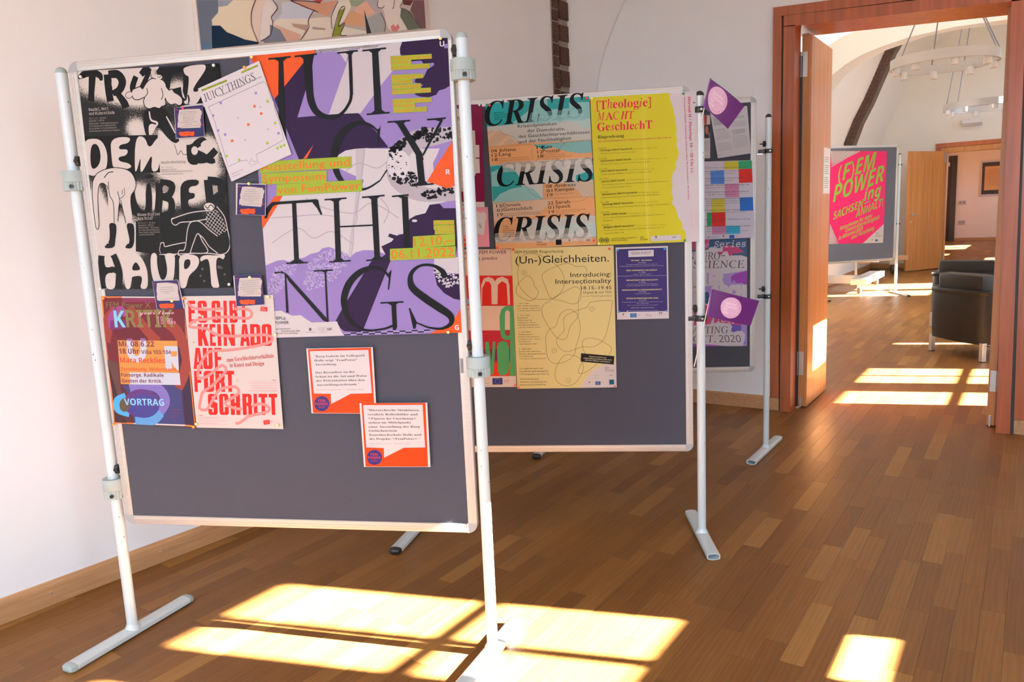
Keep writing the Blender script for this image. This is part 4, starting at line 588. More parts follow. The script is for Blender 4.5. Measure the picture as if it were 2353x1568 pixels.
{"n":"exhibition_poster","l":"large purple, lilac and orange exhibition poster with huge black serif capitals","c":"poster","b":"b1","o":[-0.6579,1.0438],"r":0.0088,"k":[[0,0],[6154,0],[6282,8441],[212,8473]],"col":"8C77B0","lift":0,"g":None,"gl":0.45,"e":[["P","D8531B",[212,8473,2370,8478,2252,8329,2184,8265,1940,8169,893,7182]],["P","260C34",[1940,8169,2185,8279,2270,8351,2220,8215,2129,7871,1556,6604,2545,6607,3467,6595,3660,6334,3945,6053,4312,5542,3595,5566,3072,5525,2750,5440,2690,5357,1607,5369,1476,5397,882,7183]],["P","BDB6BA",[3478,8353,4293,8428,4945,8457,4866,8263,4868,8103,4780,7927,4584,7667,4200,7290,3510,6559,3451,6587,2546,6616,3220,7976,3355,8234]],["P","BDB6BA",[3218,8013,3327,8375,2814,8374,3017,8347]],["K","1F1A20",[2306,8455,4185,8456,4179,8383,2289,8392],500,31.0,3],["K","C9C3C5",[2306,8455,4185,8456,4179,8383,2289,8392],500,31.0,4],["P","260C34",[4945,8457,6297,8440,6273,7137,6106,7058,5931,7026,5849,6917,5622,6866,5376,6899,5231,6966,5167,7110,5393,7129,5474,7224,5232,7313,5264,7403,5514,7428,5627,7625,5842,7735,5837,7800,5540,7793,5473,7886,5176,7893,5008,7976,4860,8126,4867,8286]],["P","8C77B0",[6139,8264,6291,8287,6283,8161,6185,8161]],["P","C4BEC0",[2750,5440,2969,5546,3285,5578,3595,5576,4309,5504,4968,5464,5845,5415,5757,5241,5616,5013,5624,4774,5755,4480,6245,4307,6223,3964,5839,3870,5431,3826,5287,3591,4976,3535,4790,3447,4641,3185,4551,3018,4422,3024,4366,2977,4138,3053,4079,2967,4255,2884,4171,2804,3847,2680,3969,2436,3756,2525,3550,2584,3261,2597,3017,2538,2763,2369,2542,2590,2389,2673,2181,2743,1962,2707,1845,2607,1569,2558,1341,2452,1066,2428,839,2351,681,2420,458,2404,67,2271,96,3390,329,3757,832,4381,2652,4374,3362,4381,3465,4667,2915,4944,2515,5164]],["P","B4AEB2",[3285,5578,3595,5576,3476,4909,3336,4383,3199,3703,3028,3267,2914,2573,2763,2369,2886,2975,3068,3710,3211,4439]],["S","A39CA2",[26],[3568,5554,3481,5151,3388,4672,3278,4190,3151,3755,3170,3557,3028,3267,2978,2821,2855,2385],0,1],["S","A39CA2",[26],[2915,4944,3352,5159,3907,4979,4284,5195],0,1],["S","A39CA2",[26],[1574,4239,2184,3907,3068,3710,3667,3973,4458,3489],0,1],["S","A39CA2",[26],[378,3704,1143,3714,1952,3721,2635,3610],0,1],["S","A39CA2",[26],[351,2945,1215,3358,1724,3031,2331,3202,2985,2770],0,1],["S","A39CA2",[26],[3938,4104,4168,3749,3982,3366],0,1],["P","D8531B",[567,4346,876,4388,633,4042,95,3385,71,3720]],["P","D8531B",[1994,5791,1609,5388,1744,5409]],["S","A8A0A6",[362,492,543,517,569,569,517,414,310],[6324,5823,5744,5760,5137,5699,4739,5451,4477,5038,4545,4601,4930,4289,5376,4118,6219,4060],0,1],["P","C9C3C8",[4933,5009,4906,4878,4847,4761,4761,4671,4657,4616,4545,4601,4436,4629,4341,4697,4270,4797,4229,4921,4222,5055,4250,5186,4310,5303,4397,5392,4501,5446,4612,5460,4720,5431,4814,5364,4885,5265,4926,5142]],["K","1A1418",[5362,6022,6254,5958,6260,5677,5581,5583,5245,5795],60,77.6,7],["K","1A1418",[4256,5484,4843,5823,4883,5679,4386,5188],60,77.6,8],["K","1A1418",[4250,4764,5071,4809,5137,4325,4388,4563],60,77.6,9],["K","1A1418",[5126,4181,6198,4358,6226,4165,5467,3968],60,77.6,10],["K","1A1418",[4944,5816,5511,6012,5501,5871,5084,5665],60,77.6,11],["K","1A1418",[4245,5341,4854,5301,4807,4682,4195,4719],18,36.2,12],["P","D8531B",[6241,5604,6227,4332,6093,4278,5942,4277,5674,4399,5392,4492,5738,4958]],["P","260C34",[4790,3447,4976,3535,5287,3591,5431,3826,5736,3838,5843,3706,6214,3686,6238,2813,6109,2231,4128,2269,4038,2123,3460,2147,3958,2436,3847,2680,4171,2804,4255,2884,4079,2967,4138,3053,4366,2977,4551,3018,4641,3185]],["P","C4BEC0",[5021,3381,5016,3369,5004,3359,4985,3351,4962,3347,4937,3346,4911,3350,4889,3356,4872,3366,4861,3377,4858,3390,4863,3401,4875,3412,4894,3419,4917,3424,4942,3424,4967,3421,4990,3414,5007,3405,5018,3393]],["P","260C34",[3529,2299,4134,2306,3078,209,2965,102,2446,146,2348,230,2192,475,2398,779]],["P","BDB6BA",[5462,2262,6123,2261,6300,2272,6277,1759,5836,1801,5424,1929]],["P","260C34",[5419,1929,5835,1777,6286,1750,6256,968,5983,1026,5697,1205,5490,1454]],["K","C9C3C8",[5420,1948,6230,1785,6237,1522,5756,1348,5479,1648],90,46.7,21],["K","B7A5D0",[400,2247,1240,2399,747,1735,95,1157,20,1462],260,46.7,31],["K","B7A5D0",[1493,2299,2047,2618,2418,2698,2767,2561,2842,2241,2054,1585,1408,1436,1266,1715],420,46.7,32],["P","D8531B",[6226,810,6224,2,5162,-3,5474,141,5887,324]],["P","C6BFBE",[72,844,440,852,541,788,799,679,1067,691,1266,538,1417,448,2238,459,2306,231,2423,11,178,10,4,10]],["P","A090C0",[2441,96,2640,96,2636,51,2437,51]],["P","1A1418",[2437,56,2637,56,2633,16,2434,16]],["P","1A1418",[2641,98,2839,98,2835,53,2637,53]],["P","A090C0",[2637,58,2836,58,2832,18,2633,18]],["P","A090C0",[2839,100,3038,100,3034,55,2836,55]],["P","1A1418",[2836,60,3034,60,3031,20,2832,20]],["P","1A1418",[3038,102,3235,102,3232,57,3034,57]],["P","A090C0",[3034,62,3232,62,3229,22,3031,22]],["P","A090C0",[3236,104,3433,104,3429,59,3232,60]],["P","1A1418",[3232,65,3429,64,3426,24,3229,25]],["P","1A1418",[3433,106,3629,106,3626,61,3429,62]],["P","A090C0",[3429,67,3626,66,3623,26,3426,27]],["P","A090C0",[3629,108,3825,108,3822,63,3626,64]],["P","1A1418",[3626,69,3822,68,3819,29,3623,29]],["P","1A1418",[3825,110,4021,110,4017,65,3822,66]],["P","A090C0",[3822,71,4017,70,4014,31,3819,31]],["P","A090C0",[4021,112,4216,112,4212,67,4017,68]],["P","1A1418",[4018,73,4212,72,4209,33,4015,33]],["P","1A1418",[4216,114,4410,114,4406,70,4212,70]],["P","A090C0",[4213,75,4407,74,4404,35,4210,35]],["P","A090C0",[4410,116,4604,116,4600,72,4407,72]],["P","1A1418",[4407,77,4601,77,4598,37,4404,37]],["P","1A1418",[4604,118,4797,118,4793,74,4600,74]],["P","A090C0",[4601,79,4794,79,4791,39,4598,39]],["P","A090C0",[4797,120,4989,120,4986,76,4794,76]],["P","1A1418",[4794,81,4986,81,4984,41,4791,42]],["P","1A1418",[4989,122,5181,122,5178,78,4986,78]],["P","A090C0",[4987,83,5179,83,5176,43,4984,44]],["S","0B0808",[47,47],[814,8331,1522,8332],0,0],["P","0B0808",[958,8338,1133,8238,992,7011,923,5756,1147,5741,1184,6708,1279,8226,1432,8325]],["S","0B0808",[47,47],[1642,8331,2347,8340],0,0],["P","0B0808",[1799,8331,1910,8242,1886,7371,1949,7366,2136,7351,2179,8219,2268,8328]],["S","0B0808",[228,228,197,135,93,83,93,103],[2016,7408,2041,7026,2188,6705,2513,6542,2880,6572,3162,6822,3301,7165,3353,8211],0,1],["S","0B0808",[47,47],[2973,8313,3607,8323],0,0],["P","0B0808",[3178,8314,3295,8248,3417,8238,3501,8323]],["S","0B0808",[103,103],[3357,8257,3302,7117],0,0],["S","0B0808",[47,47],[3738,8311,4460,8317],0,0],["P","0B0808",[3906,8315,4024,8222,3966,6619,3831,6535,4316,6531,4186,6626,4216,8224,4324,8315]],["S","0B0808",[47,47],[3718,6529,4422,6528],0,0],["S","0B0808",[41,72,135,207,238,217,176,103,62,41],[4067,5982,3805,6219,3426,6304,3023,6142,2729,5779,2596,5305,2693,4812,3004,4476,3494,4398,3969,4612],0,1],["S","0B0808",[31,41],[3969,4612,4210,4911],0,0],["P","0B0808",[4122,6215,4021,5619,3991,5621,3997,6073,4078,6114]],["S","0B0808",[47,47],[4335,6266,5018,6259],0,0],["P","0B0808",[4497,6264,4619,6194,5116,5283,5166,5066,5347,5125,5311,5318,4821,6193,4901,6253]],["S","0B0808",[47,47],[5528,6245,6090,6250],0,0],["P","0B0808",[5702,6241,5897,6171,5295,5248,5356,5244,5981,6165,6000,6238]],["P","0B0808",[5116,5283,5141,4517,4990,4406,5447,4412,5344,4529,5317,5270]],["S","0B0808",[47,47],[4914,4406,5600,4422],0,0],["S","0B0808",[83,83],[507,4139,1940,4148],0,0],["P","0B0808",[484,4181,653,4131,497,4050,339,3857,267,3700,185,3704,274,4012]],["P","0B0808",[1782,4177,1985,4166,2003,3966,2071,3724,2016,3717,1918,3921,1799,4077]],["P","0B0808",[1133,4144,1267,4137,1186,2423,1355,2314,833,2300,1025,2404]],["S","0B0808",[47,47],[751,2304,1463,2304],0,0],["S","0B0808",[47,47],[2181,4155,2887,4164],0,0],["P","0B0808",[2340,4146,2466,4079,2372,2371,2246,2290,2675,2292,2550,2388,2637,4089,2749,4157]],["S","0B0808",[47,47],[2155,2289,2852,2299],0,0],["S","0B0808",[47,47],[2583,3329,3654,3324],0,0],["S","0B0808",[47,47],[3369,4156,4078,4174],0,0],["P","0B0808",[3536,4156,3650,4081,3607,2382,3483,2287,3921,2298,3787,2394,3843,4090,3943,4162]],["S","0B0808",[47,47],[3340,2283,4053,2312],0,0],["S","0B0808",[47,47],[4302,4132,4817,4146],0,0],["P","0B0808",[4432,4139,4595,4057,4556,2608,4741,2599,4788,4104]],["S","0B0808",[47,47],[340,2031,620,2049],0,0],["P","0B0808",[458,2036,620,2049,745,1974,1972,492,1905,454,1793,497,800,1733,666,1977,656,1988]],["P","0B0808",[667,1987,719,1975,679,774,596,797]],["S","0B0808",[47,47],[1625,2037,2253,2041],0,0],["P","0B0808",[1835,2038,1976,1974,1905,454,1968,452,2029,1981,2123,2036]],["S","0B0808",[52,83,125,187,218,208,156,93,62],[4028,1744,3844,1975,3493,2057,3071,1914,2703,1561,2519,1073,2615,572,2974,212,3384,140],0,1],["S","0B0808",[62,62,73],[3332,142,3749,190,4039,281],0,1],["P","0B0808",[4118,1983,3989,1375,3948,1376,4005,1706,3996,1852]],["S","0B0808",[47,47],[3686,983,4416,988],0,0],["P","0B0808",[3890,976,4022,898,4010,232,4013,143,4105,140,4153,228,4176,918,4283,983]],["S","0B0808",[156,156,83,73,125,218,239,239,208,125,73,52],[5768,1660,5692,1855,5407,2044,5009,2052,4717,1823,4713,1436,5089,1082,5518,775,5840,521,5834,277,5525,139,5126,190],0,1],["S","0B0808",[52,42],[5126,190,4733,359],0,1],["P","0B0808",[4564,797,4604,795,4784,357,4729,162,4658,164]],["P","93A52C",[4559,7955,5788,7914,5797,8045,4570,8087]],["T","D8661E","Montag bis Sonntag",4578,7981,5773,7942,88.0,"s"],["P","93A52C",[4559,7826,5171,7806,5181,7938,4570,7958]],["T","D8661E","14–19 Uhr",4578,7852,5157,7835,88.0,"s"],["P","93A52C",[4558,7692,5706,7660,5715,7792,4569,7825]],["T","D8661E","Der Eintritt ist frei.",4578,7718,5691,7689,88.0,"s"],["P","93A52C",[4548,7434,5494,7402,5504,7535,4559,7567]],["T","D8661E","Burg Galerie im",4567,7460,5479,7431,88.0,"s"],["P","93A52C",[4548,7304,5172,7286,5182,7418,4558,7437]],["T","D8661E","Volkspark",4567,7330,5157,7314,88.0,"s"],["P","93A52C",[4546,7160,5410,7137,5420,7270,4557,7293]],["T","D8661E","Schleifweg 8a",4565,7186,5395,7166,88.0,"s"],["P","93A52C",[4540,7020,5698,6994,5707,7127,4551,7154]],["T","D8661E","06114 Halle (Saale)",4559,7047,5683,7023,88.0,"s"],["P","93A52C",[4530,6760,5699,6726,5708,6859,4540,6894]],["T","D8661E","burg-halle.de/juicy",4549,6786,5684,6754,88.0,"s"],["P","93A52C",[4530,6638,5197,6620,5207,6754,4541,6772]],["T","D8661E","Führungen",4549,6664,5182,6649,88.0,"s"],["P","93A52C",[4529,6502,5542,6477,5551,6611,4540,6636]],["T","D8661E","Sonntags 15 Uhr",4549,6528,5527,6506,88.0,"s"],["P","93A52C",[188,5064,3116,5037,3145,5367,225,5401]],["T","D8661E","Ausstellung und",242,5122,3075,5099,227.7,"s"],["P","93A52C",[199,4715,2304,4678,2336,5011,236,5054]],["T","D8661E","Symposium",253,4773,2263,4740,227.7,"s"],["P","93A52C",[651,4355,3389,4339,3418,4672,687,4694]],["T","D8661E","von FemPower",705,4413,3349,4402,227.7,"s"],["P","93A52C",[5510,3236,6139,3213,6148,3345,5520,3368]],["T","D8661E","Eröffnung",5529,3262,6125,3241,82.8,"s"],["P","93A52C",[5506,3095,6140,3072,6149,3204,5515,3227]],["T","D8661E","11.10.2022",5524,3121,6126,3100,82.8,"s"],["P","93A52C",[5532,2957,6137,2946,6146,3078,5541,3089]],["T","D8661E","19:30 Uhr",5550,2983,6123,2974,82.8,"s"],["P","93A52C",[4833,2585,6124,2603,6146,2944,4859,2929]],["T","D8661E","12.10.–",4889,2632,6076,2655,258.7,"s"],["P","93A52C",[4090,2251,6120,2241,6142,2583,4118,2598]],["T","D8661E","06.11.2022",4146,2298,6073,2292,258.7,"s"],["T","D9D2D6","U",6047,8218,6184,8215,144.9,"b"],["T","D9D2D6","R",5984,4666,6118,4663,144.9,"b"],["T","E5DEDD","G",5956,93,6081,94,145.4,"b"],["T","2c2628","FEM",184,576,433,579,88.3,"s"],["P","8a8488",[432,569,527,657,561,565]],["T","2c2628","POWER",180,434,655,430,88.3,"s"],["T","5a5255","Burg Giebichenstein",151,267,691,261,36.4,"se"],["T","5a5255","Kunsthochschule Halle",376,194,1001,187,36.4,"se"],["T","5a5255","University of Art and Design",147,129,918,118,36.4,"se"],["P","5a5255",[1385,237,1369,201,1338,187,1309,203,1300,239,1316,275,1348,288,1376,273]],["S","5a5255",[8],[1157,147,1509,142],0,0],["S","6a6265",[6],[1623,275,1867,279,1858,127,1614,124],1,0],["P","8a8488",[1791,200,1779,174,1754,158,1725,159,1702,176,1696,203,1707,229,1733,245,1762,244,1784,227]],["P","C6BFBE",[1783,200,1773,178,1752,165,1728,166,1709,180,1704,203,1713,224,1735,238,1759,237,1778,223]],["T","2c2628","ESF",1912,192,2055,198,67.5,"b"]]},
{"n":"floor_plan_sheet","l":"white tilted floor plan sheet headed with grey serif capitals, pinned over both large posters","c":"paper","b":"b1","o":[-0.7371,1.5295],"r":0.333,"k":[[0,0],[2143,0],[2316,2845],[162,2903]],"col":"CFC8CC","lift":3,"g":None,"gl":0.45,"e":[["P","93A52C",[257,2836,1141,2771,1132,2713,250,2770]],["T","3b3a20","Burg Galerie im Volkspark",256,2784,1126,2726,56.7,"s"],["P","93A52C",[1662,2792,2233,2767,2230,2712,1657,2732]],["T","3b3a20","12.10.–06.11.2022",1661,2740,2223,2720,51.0,"s"],["T","4a464a","JUICY THINGS",220,2456,2019,2395,226.7,"thin"],["T","4a464a","Ausstellung und Symposium von FemPower",746,2406,2213,2384,56.7,"s"],["S","5a5558",[11],[248,2286,2200,2255,2262,2135,2255,1930,2219,1764,2257,1592,2186,1335,2184,1075,2157,825,2095,473,1356,430,1080,427,1062,232,923,268,904,382,759,239,752,391,528,451,100,444,130,764,194,1219,207,1374,227,1632,260,1804],1,0],["P","9A88C0",[1807,2090,1882,2074,1866,2003,1786,2021]],["P","4a464a",[1843,2044,1835,2039,1826,2043,1825,2051,1833,2056,1841,2053]],["P","9A88C0",[643,2277,719,2260,703,2188,621,2207]],["P","4a464a",[679,2230,672,2225,663,2228,661,2237,669,2242,678,2238]],["P","9A88C0",[254,2045,331,2028,315,1956,232,1974]],["P","4a464a",[291,1997,283,1992,274,1996,273,2005,280,2010,290,2006]],["P","9A88C0",[218,1587,295,1571,278,1498,196,1517]],["P","4a464a",[255,1540,247,1535,238,1539,237,1548,244,1553,253,1549]],["P","9A88C0",[377,1388,455,1372,438,1299,356,1317]],["P","4a464a",[414,1341,407,1336,397,1339,396,1348,404,1353,413,1349]],["P","9A88C0",[1991,758,2066,742,2051,670,1971,687]],["P","4a464a",[2027,711,2020,706,2011,710,2010,719,2017,724,2026,720]],["P","E0642A",[1609,1767,1684,1751,1669,1679,1588,1698]],["P","4a464a",[1645,1721,1638,1716,1629,1719,1627,1728,1635,1733,1644,1729]],["P","E0642A",[1717,1491,1792,1475,1777,1403,1697,1421]],["P","4a464a",[1753,1445,1746,1440,1737,1443,1736,1452,1743,1457,1752,1453]],["P","E0642A",[1200,1362,1276,1346,1260,1274,1179,1292]],["P","4a464a",[1237,1315,1229,1310,1220,1314,1219,1322,1226,1327,1235,1324]],["P","E0642A",[512,1135,589,1119,572,1046,490,1064]],["P","4a464a",[549,1088,541,1083,532,1087,530,1096,538,1101,547,1097]],["P","9DBB3A",[2057,1729,2131,1713,2116,1641,2036,1659]],["P","4a464a",[2093,1682,2085,1677,2076,1681,2075,1690,2083,1695,2091,1691]],["P","9DBB3A",[2011,1069,2086,1054,2070,982,1990,999]],["P","4a464a",[2047,1023,2039,1018,2031,1021,2029,1030,2037,1035,2046,1031]],["P","9DBB3A",[1539,635,1615,619,1599,547,1519,564]],["P","4a464a",[1576,588,1568,583,1559,587,1558,595,1566,600,1575,597]],["P","9DBB3A",[157,796,235,780,218,707,136,724]],["P","4a464a",[195,748,187,743,178,747,176,756,184,761,193,757]],["P","9DBB3A",[484,539,561,523,545,449,463,467]],["P","4a464a",[521,491,513,486,504,490,503,499,511,504,520,500]],["P","9DBB3A",[1776,378,1851,363,1836,290,1755,308]],["P","4a464a",[1812,332,1805,327,1796,330,1794,339,1802,344,1811,341]],["P","9DBB3A",[1898,375,1973,360,1958,287,1878,305]],["P","4a464a",[1934,329,1927,324,1918,327,1917,336,1924,341,1933,338]],["P","9DBB3A",[2013,370,2088,355,2073,282,1993,299]],["P","4a464a",[2049,323,2042,318,2033,322,2032,331,2039,336,2048,332]],["S","6a6568",[9],[981,1633,1009,1642,1021,1616,993,1607],1,1],["S","6a6568",[9],[1782,1631,1810,1641,1822,1615,1794,1606],1,1],["S","6a6568",[9],[1736,959,1764,968,1776,942,1748,933],1,1],["S","6a6568",[9],[920,955,949,965,960,938,932,929],1,1],["T","7a7578","Burg Galerie im Volkspark",119,189,523,185,28.3,"s"],["T","7a7578","Schleifweg 8a",101,110,373,96,28.3,"s"],["T","7a7578","06114 Halle (Saale)",769,170,1105,172,28.3,"s"]]},
{"n":"quote_card","l":"navy quote card with red pin on the black and white poster","c":"card","b":"b1","o":[-0.9064,1.6673],"r":0.0114,"k":[[0,0],[958,0],[1013,925],[64,916]],"col":"C9C2C0","lift":4,"g":"small navy quote cards","gl":0.45,"e":[["P","2A2858",[76,911,1013,923,948,4,15,16]],["P","C2B8B2",[226,844,456,841,912,820,918,768,963,760,960,669,919,613,904,526,881,513,889,379,858,267,233,295,170,322,98,323,116,460,143,502,157,642]],["S","A8405A",[7],[121,778,86,235,282,343,852,345,930,435,958,849,441,853],0,0],["P","C33B3F",[133,844,128,834,118,828,107,829,99,836,96,846,101,857,111,862,123,861,131,854]],["P","C33B3F",[180,840,175,830,165,824,153,825,145,832,143,843,148,853,158,859,169,858,177,851]],["P","C33B3F",[922,351,918,341,908,335,896,336,888,343,886,354,891,364,901,369,912,368,920,361]],["P","C33B3F",[969,347,964,337,954,332,943,332,934,339,932,350,937,360,947,366,958,365,966,358]],["P","D4511F",[134,183,187,201,236,187,418,193,545,171,646,175,620,132,645,101,608,74,615,36,427,66,373,45,179,74,139,93,156,122,107,140]],["T","A03A20","FEM POWER",214,125,551,109,41.6,"b"],["T","5a4f4e","Die Veranstaltungsreihe",261,756,770,746,28.3,"s"],["T","5a4f4e","“Trotzdem und Überhaupt”",236,695,784,693,28.3,"s"],["T","5a4f4e","setzt sich mit den",320,629,696,626,28.3,"s"],["T","5a4f4e","Möglichkeiten und",312,571,697,567,28.3,"s"],["T","5a4f4e","Hemmnissen der",321,511,681,509,28.3,"s"],["T","5a4f4e","Kunstschaffens von Frauen*",204,453,785,442,28.3,"s"],["T","5a4f4e","auseinander.",351,386,615,389,28.3,"s"]]},
{"n":"quote_card","l":"navy quote card with a yellow pin, beside the lime lettering","c":"card","b":"b1","o":[-0.7329,1.4298],"r":-0.0716,"k":[[0,0],[982,0],[1017,946],[38,949]],"col":"C9C2C0","lift":4,"g":"small navy quote cards","gl":0.45,"e":[["P","2A2858",[95,924,1004,924,962,7,38,5]],["P","C2B8B2",[240,844,442,860,920,821,922,769,967,762,961,695,922,612,915,522,894,514,877,355,846,257,258,280,188,285,177,312,123,310,127,443,171,497,166,602]],["S","A8405A",[7],[148,790,115,216,301,334,844,343,932,402,957,852,237,859],0,0],["P","C33B3F",[145,846,141,835,131,828,120,828,111,835,108,845,112,856,121,863,133,863,142,856]],["P","C33B3F",[191,847,187,836,178,829,166,829,158,836,155,846,158,857,168,863,179,864,188,857]],["P","C33B3F",[917,338,913,327,904,320,893,320,884,326,881,337,885,347,894,354,905,354,914,348]],["P","C33B3F",[963,339,959,328,950,321,939,321,930,327,927,338,931,348,940,355,951,356,960,349]],["P","D4511F",[155,160,205,184,255,174,429,199,552,188,651,203,629,157,657,116,623,74,634,36,449,48,398,21,208,31,168,46,181,88,132,102]],["T","A03A20","FEM POWER",237,97,565,115,41.0,"b"],["T","5a4f4e","„Juicy Things“",402,754,685,764,27.9,"s"],["T","5a4f4e","Die Ausstellung mit",346,692,740,701,27.9,"s"],["T","5a4f4e","Symposium widmet sich",290,627,788,639,27.9,"s"],["T","5a4f4e","gegenwärtigen Formen von",251,562,814,575,27.9,"s"],["T","5a4f4e","Figuren der Unordnung und",241,498,812,512,27.9,"s"],["T","5a4f4e","Wiedererzählungen in den",264,438,782,451,27.9,"s"],["T","5a4f4e","Künsten.",431,382,603,383,27.9,"s"]]},
{"n":"quote_card","l":"navy quote card with a yellow pin above the red lettered poster","c":"card","b":"b1","o":[-0.7618,1.1462],"r":0.044,"k":[[0,0],[951,0],[989,944],[38,965]],"col":"C9C2C0","lift":4,"g":"small navy quote cards","gl":0.45,"e":[["P","2A2858",[82,962,989,941,950,4,13,9]],["P","C2B8B2",[244,879,544,868,940,833,937,788,990,776,976,676,937,616,925,531,906,517,909,392,873,261,297,298,188,309,169,327,110,331,126,464,157,501,160,603]],["S","A8405A",[7],[138,824,94,225,314,352,869,347,940,405,966,872,680,877],0,0],["P","C33B3F",[141,875,135,864,125,858,114,859,105,867,104,878,109,888,119,894,131,894,139,886]],["P","C33B3F",[188,871,183,861,172,855,161,856,153,863,151,874,156,885,166,891,178,890,186,883]],["P","C33B3F",[932,351,926,340,916,334,905,335,897,342,895,353,900,364,910,370,921,369,930,362]],["P","C33B3F",[978,347,973,337,963,331,952,331,944,339,942,350,947,361,957,367,968,366,976,359]],["P","D4511F",[147,182,202,202,251,187,440,195,572,171,674,177,646,131,671,96,632,65,639,25,446,56,390,33,189,63,150,83,167,116,119,135]],["T","A03A20","FEM POWER",228,119,574,105,42.1,"b"],["T","5a4f4e","“Es gibt kein Abo auf Fortschritt”",231,766,908,763,26.9,"s"],["T","5a4f4e","Zwei Gesprächsrunden zur",285,700,856,697,26.9,"s"],["T","5a4f4e","Sichtbarkeit von Frauen in",285,641,843,631,26.9,"s"],["T","5a4f4e","künstlerischen Berufen mit den",220,579,892,565,26.9,"s"],["T","5a4f4e","Schwerpunkten Künstlerinnen und",219,516,883,503,26.9,"s"],["T","5a4f4e","den Mechanismen von",319,446,781,440,26.9,"s"],["T","5a4f4e","Leistung",430,387,658,382,26.9,"s"]]},
{"n":"quote_card","l":"navy quote card with yellow pin at its lower edge, above the talk poster","c":"card","b":"b1","o":[-1.0377,1.1438],"r":0.0088,"k":[[0,0],[977,0],[866,918],[-43,904]],"col":"C9C2C0","lift":4,"g":"small navy quote cards","gl":0.45,"e":[["P","2A2858",[-35,903,851,908,940,-2,12,5]],["P","C2B8B2",[111,841,474,844,788,792,826,750,840,657,819,585,815,499,832,372,831,255,251,272,118,270,106,290,58,292,43,400,74,492,65,586]],["S","A8405A",[6],[24,775,60,198,243,323,823,332,865,377,816,840,182,852],0,0],["P","C33B3F",[19,825,15,815,6,810,-4,810,-11,816,-13,826,-8,835,0,841,10,840,18,834]],["P","C33B3F",[60,823,56,814,47,808,37,809,30,815,28,824,33,834,41,839,51,839,59,833]],["P","C33B3F",[869,330,865,321,856,316,846,316,839,322,837,332,842,341,850,346,860,346,867,340]],["P","C33B3F",[910,329,906,320,897,314,887,315,880,321,878,330,882,339,891,345,901,345,908,339]],["P","D4511F",[111,163,157,181,200,171,401,181,545,164,634,172,610,133,631,92,596,53,603,19,408,40,353,19,146,40,111,56,127,95,85,110]],["T","A03A20","FEM POWER",191,100,535,96,36.5,"b"],["T","5a4f4e","Veranstaltungsreihe",236,683,658,687,24.8,"s"],["T","5a4f4e","„FemPower meets Kritik:",180,622,686,623,24.8,"s"],["T","5a4f4e","Zerstörung, Widerstand,",208,558,703,559,24.8,"s"],["T","5a4f4e","Fürsorge.“",351,499,546,502,24.8,"s"]]},
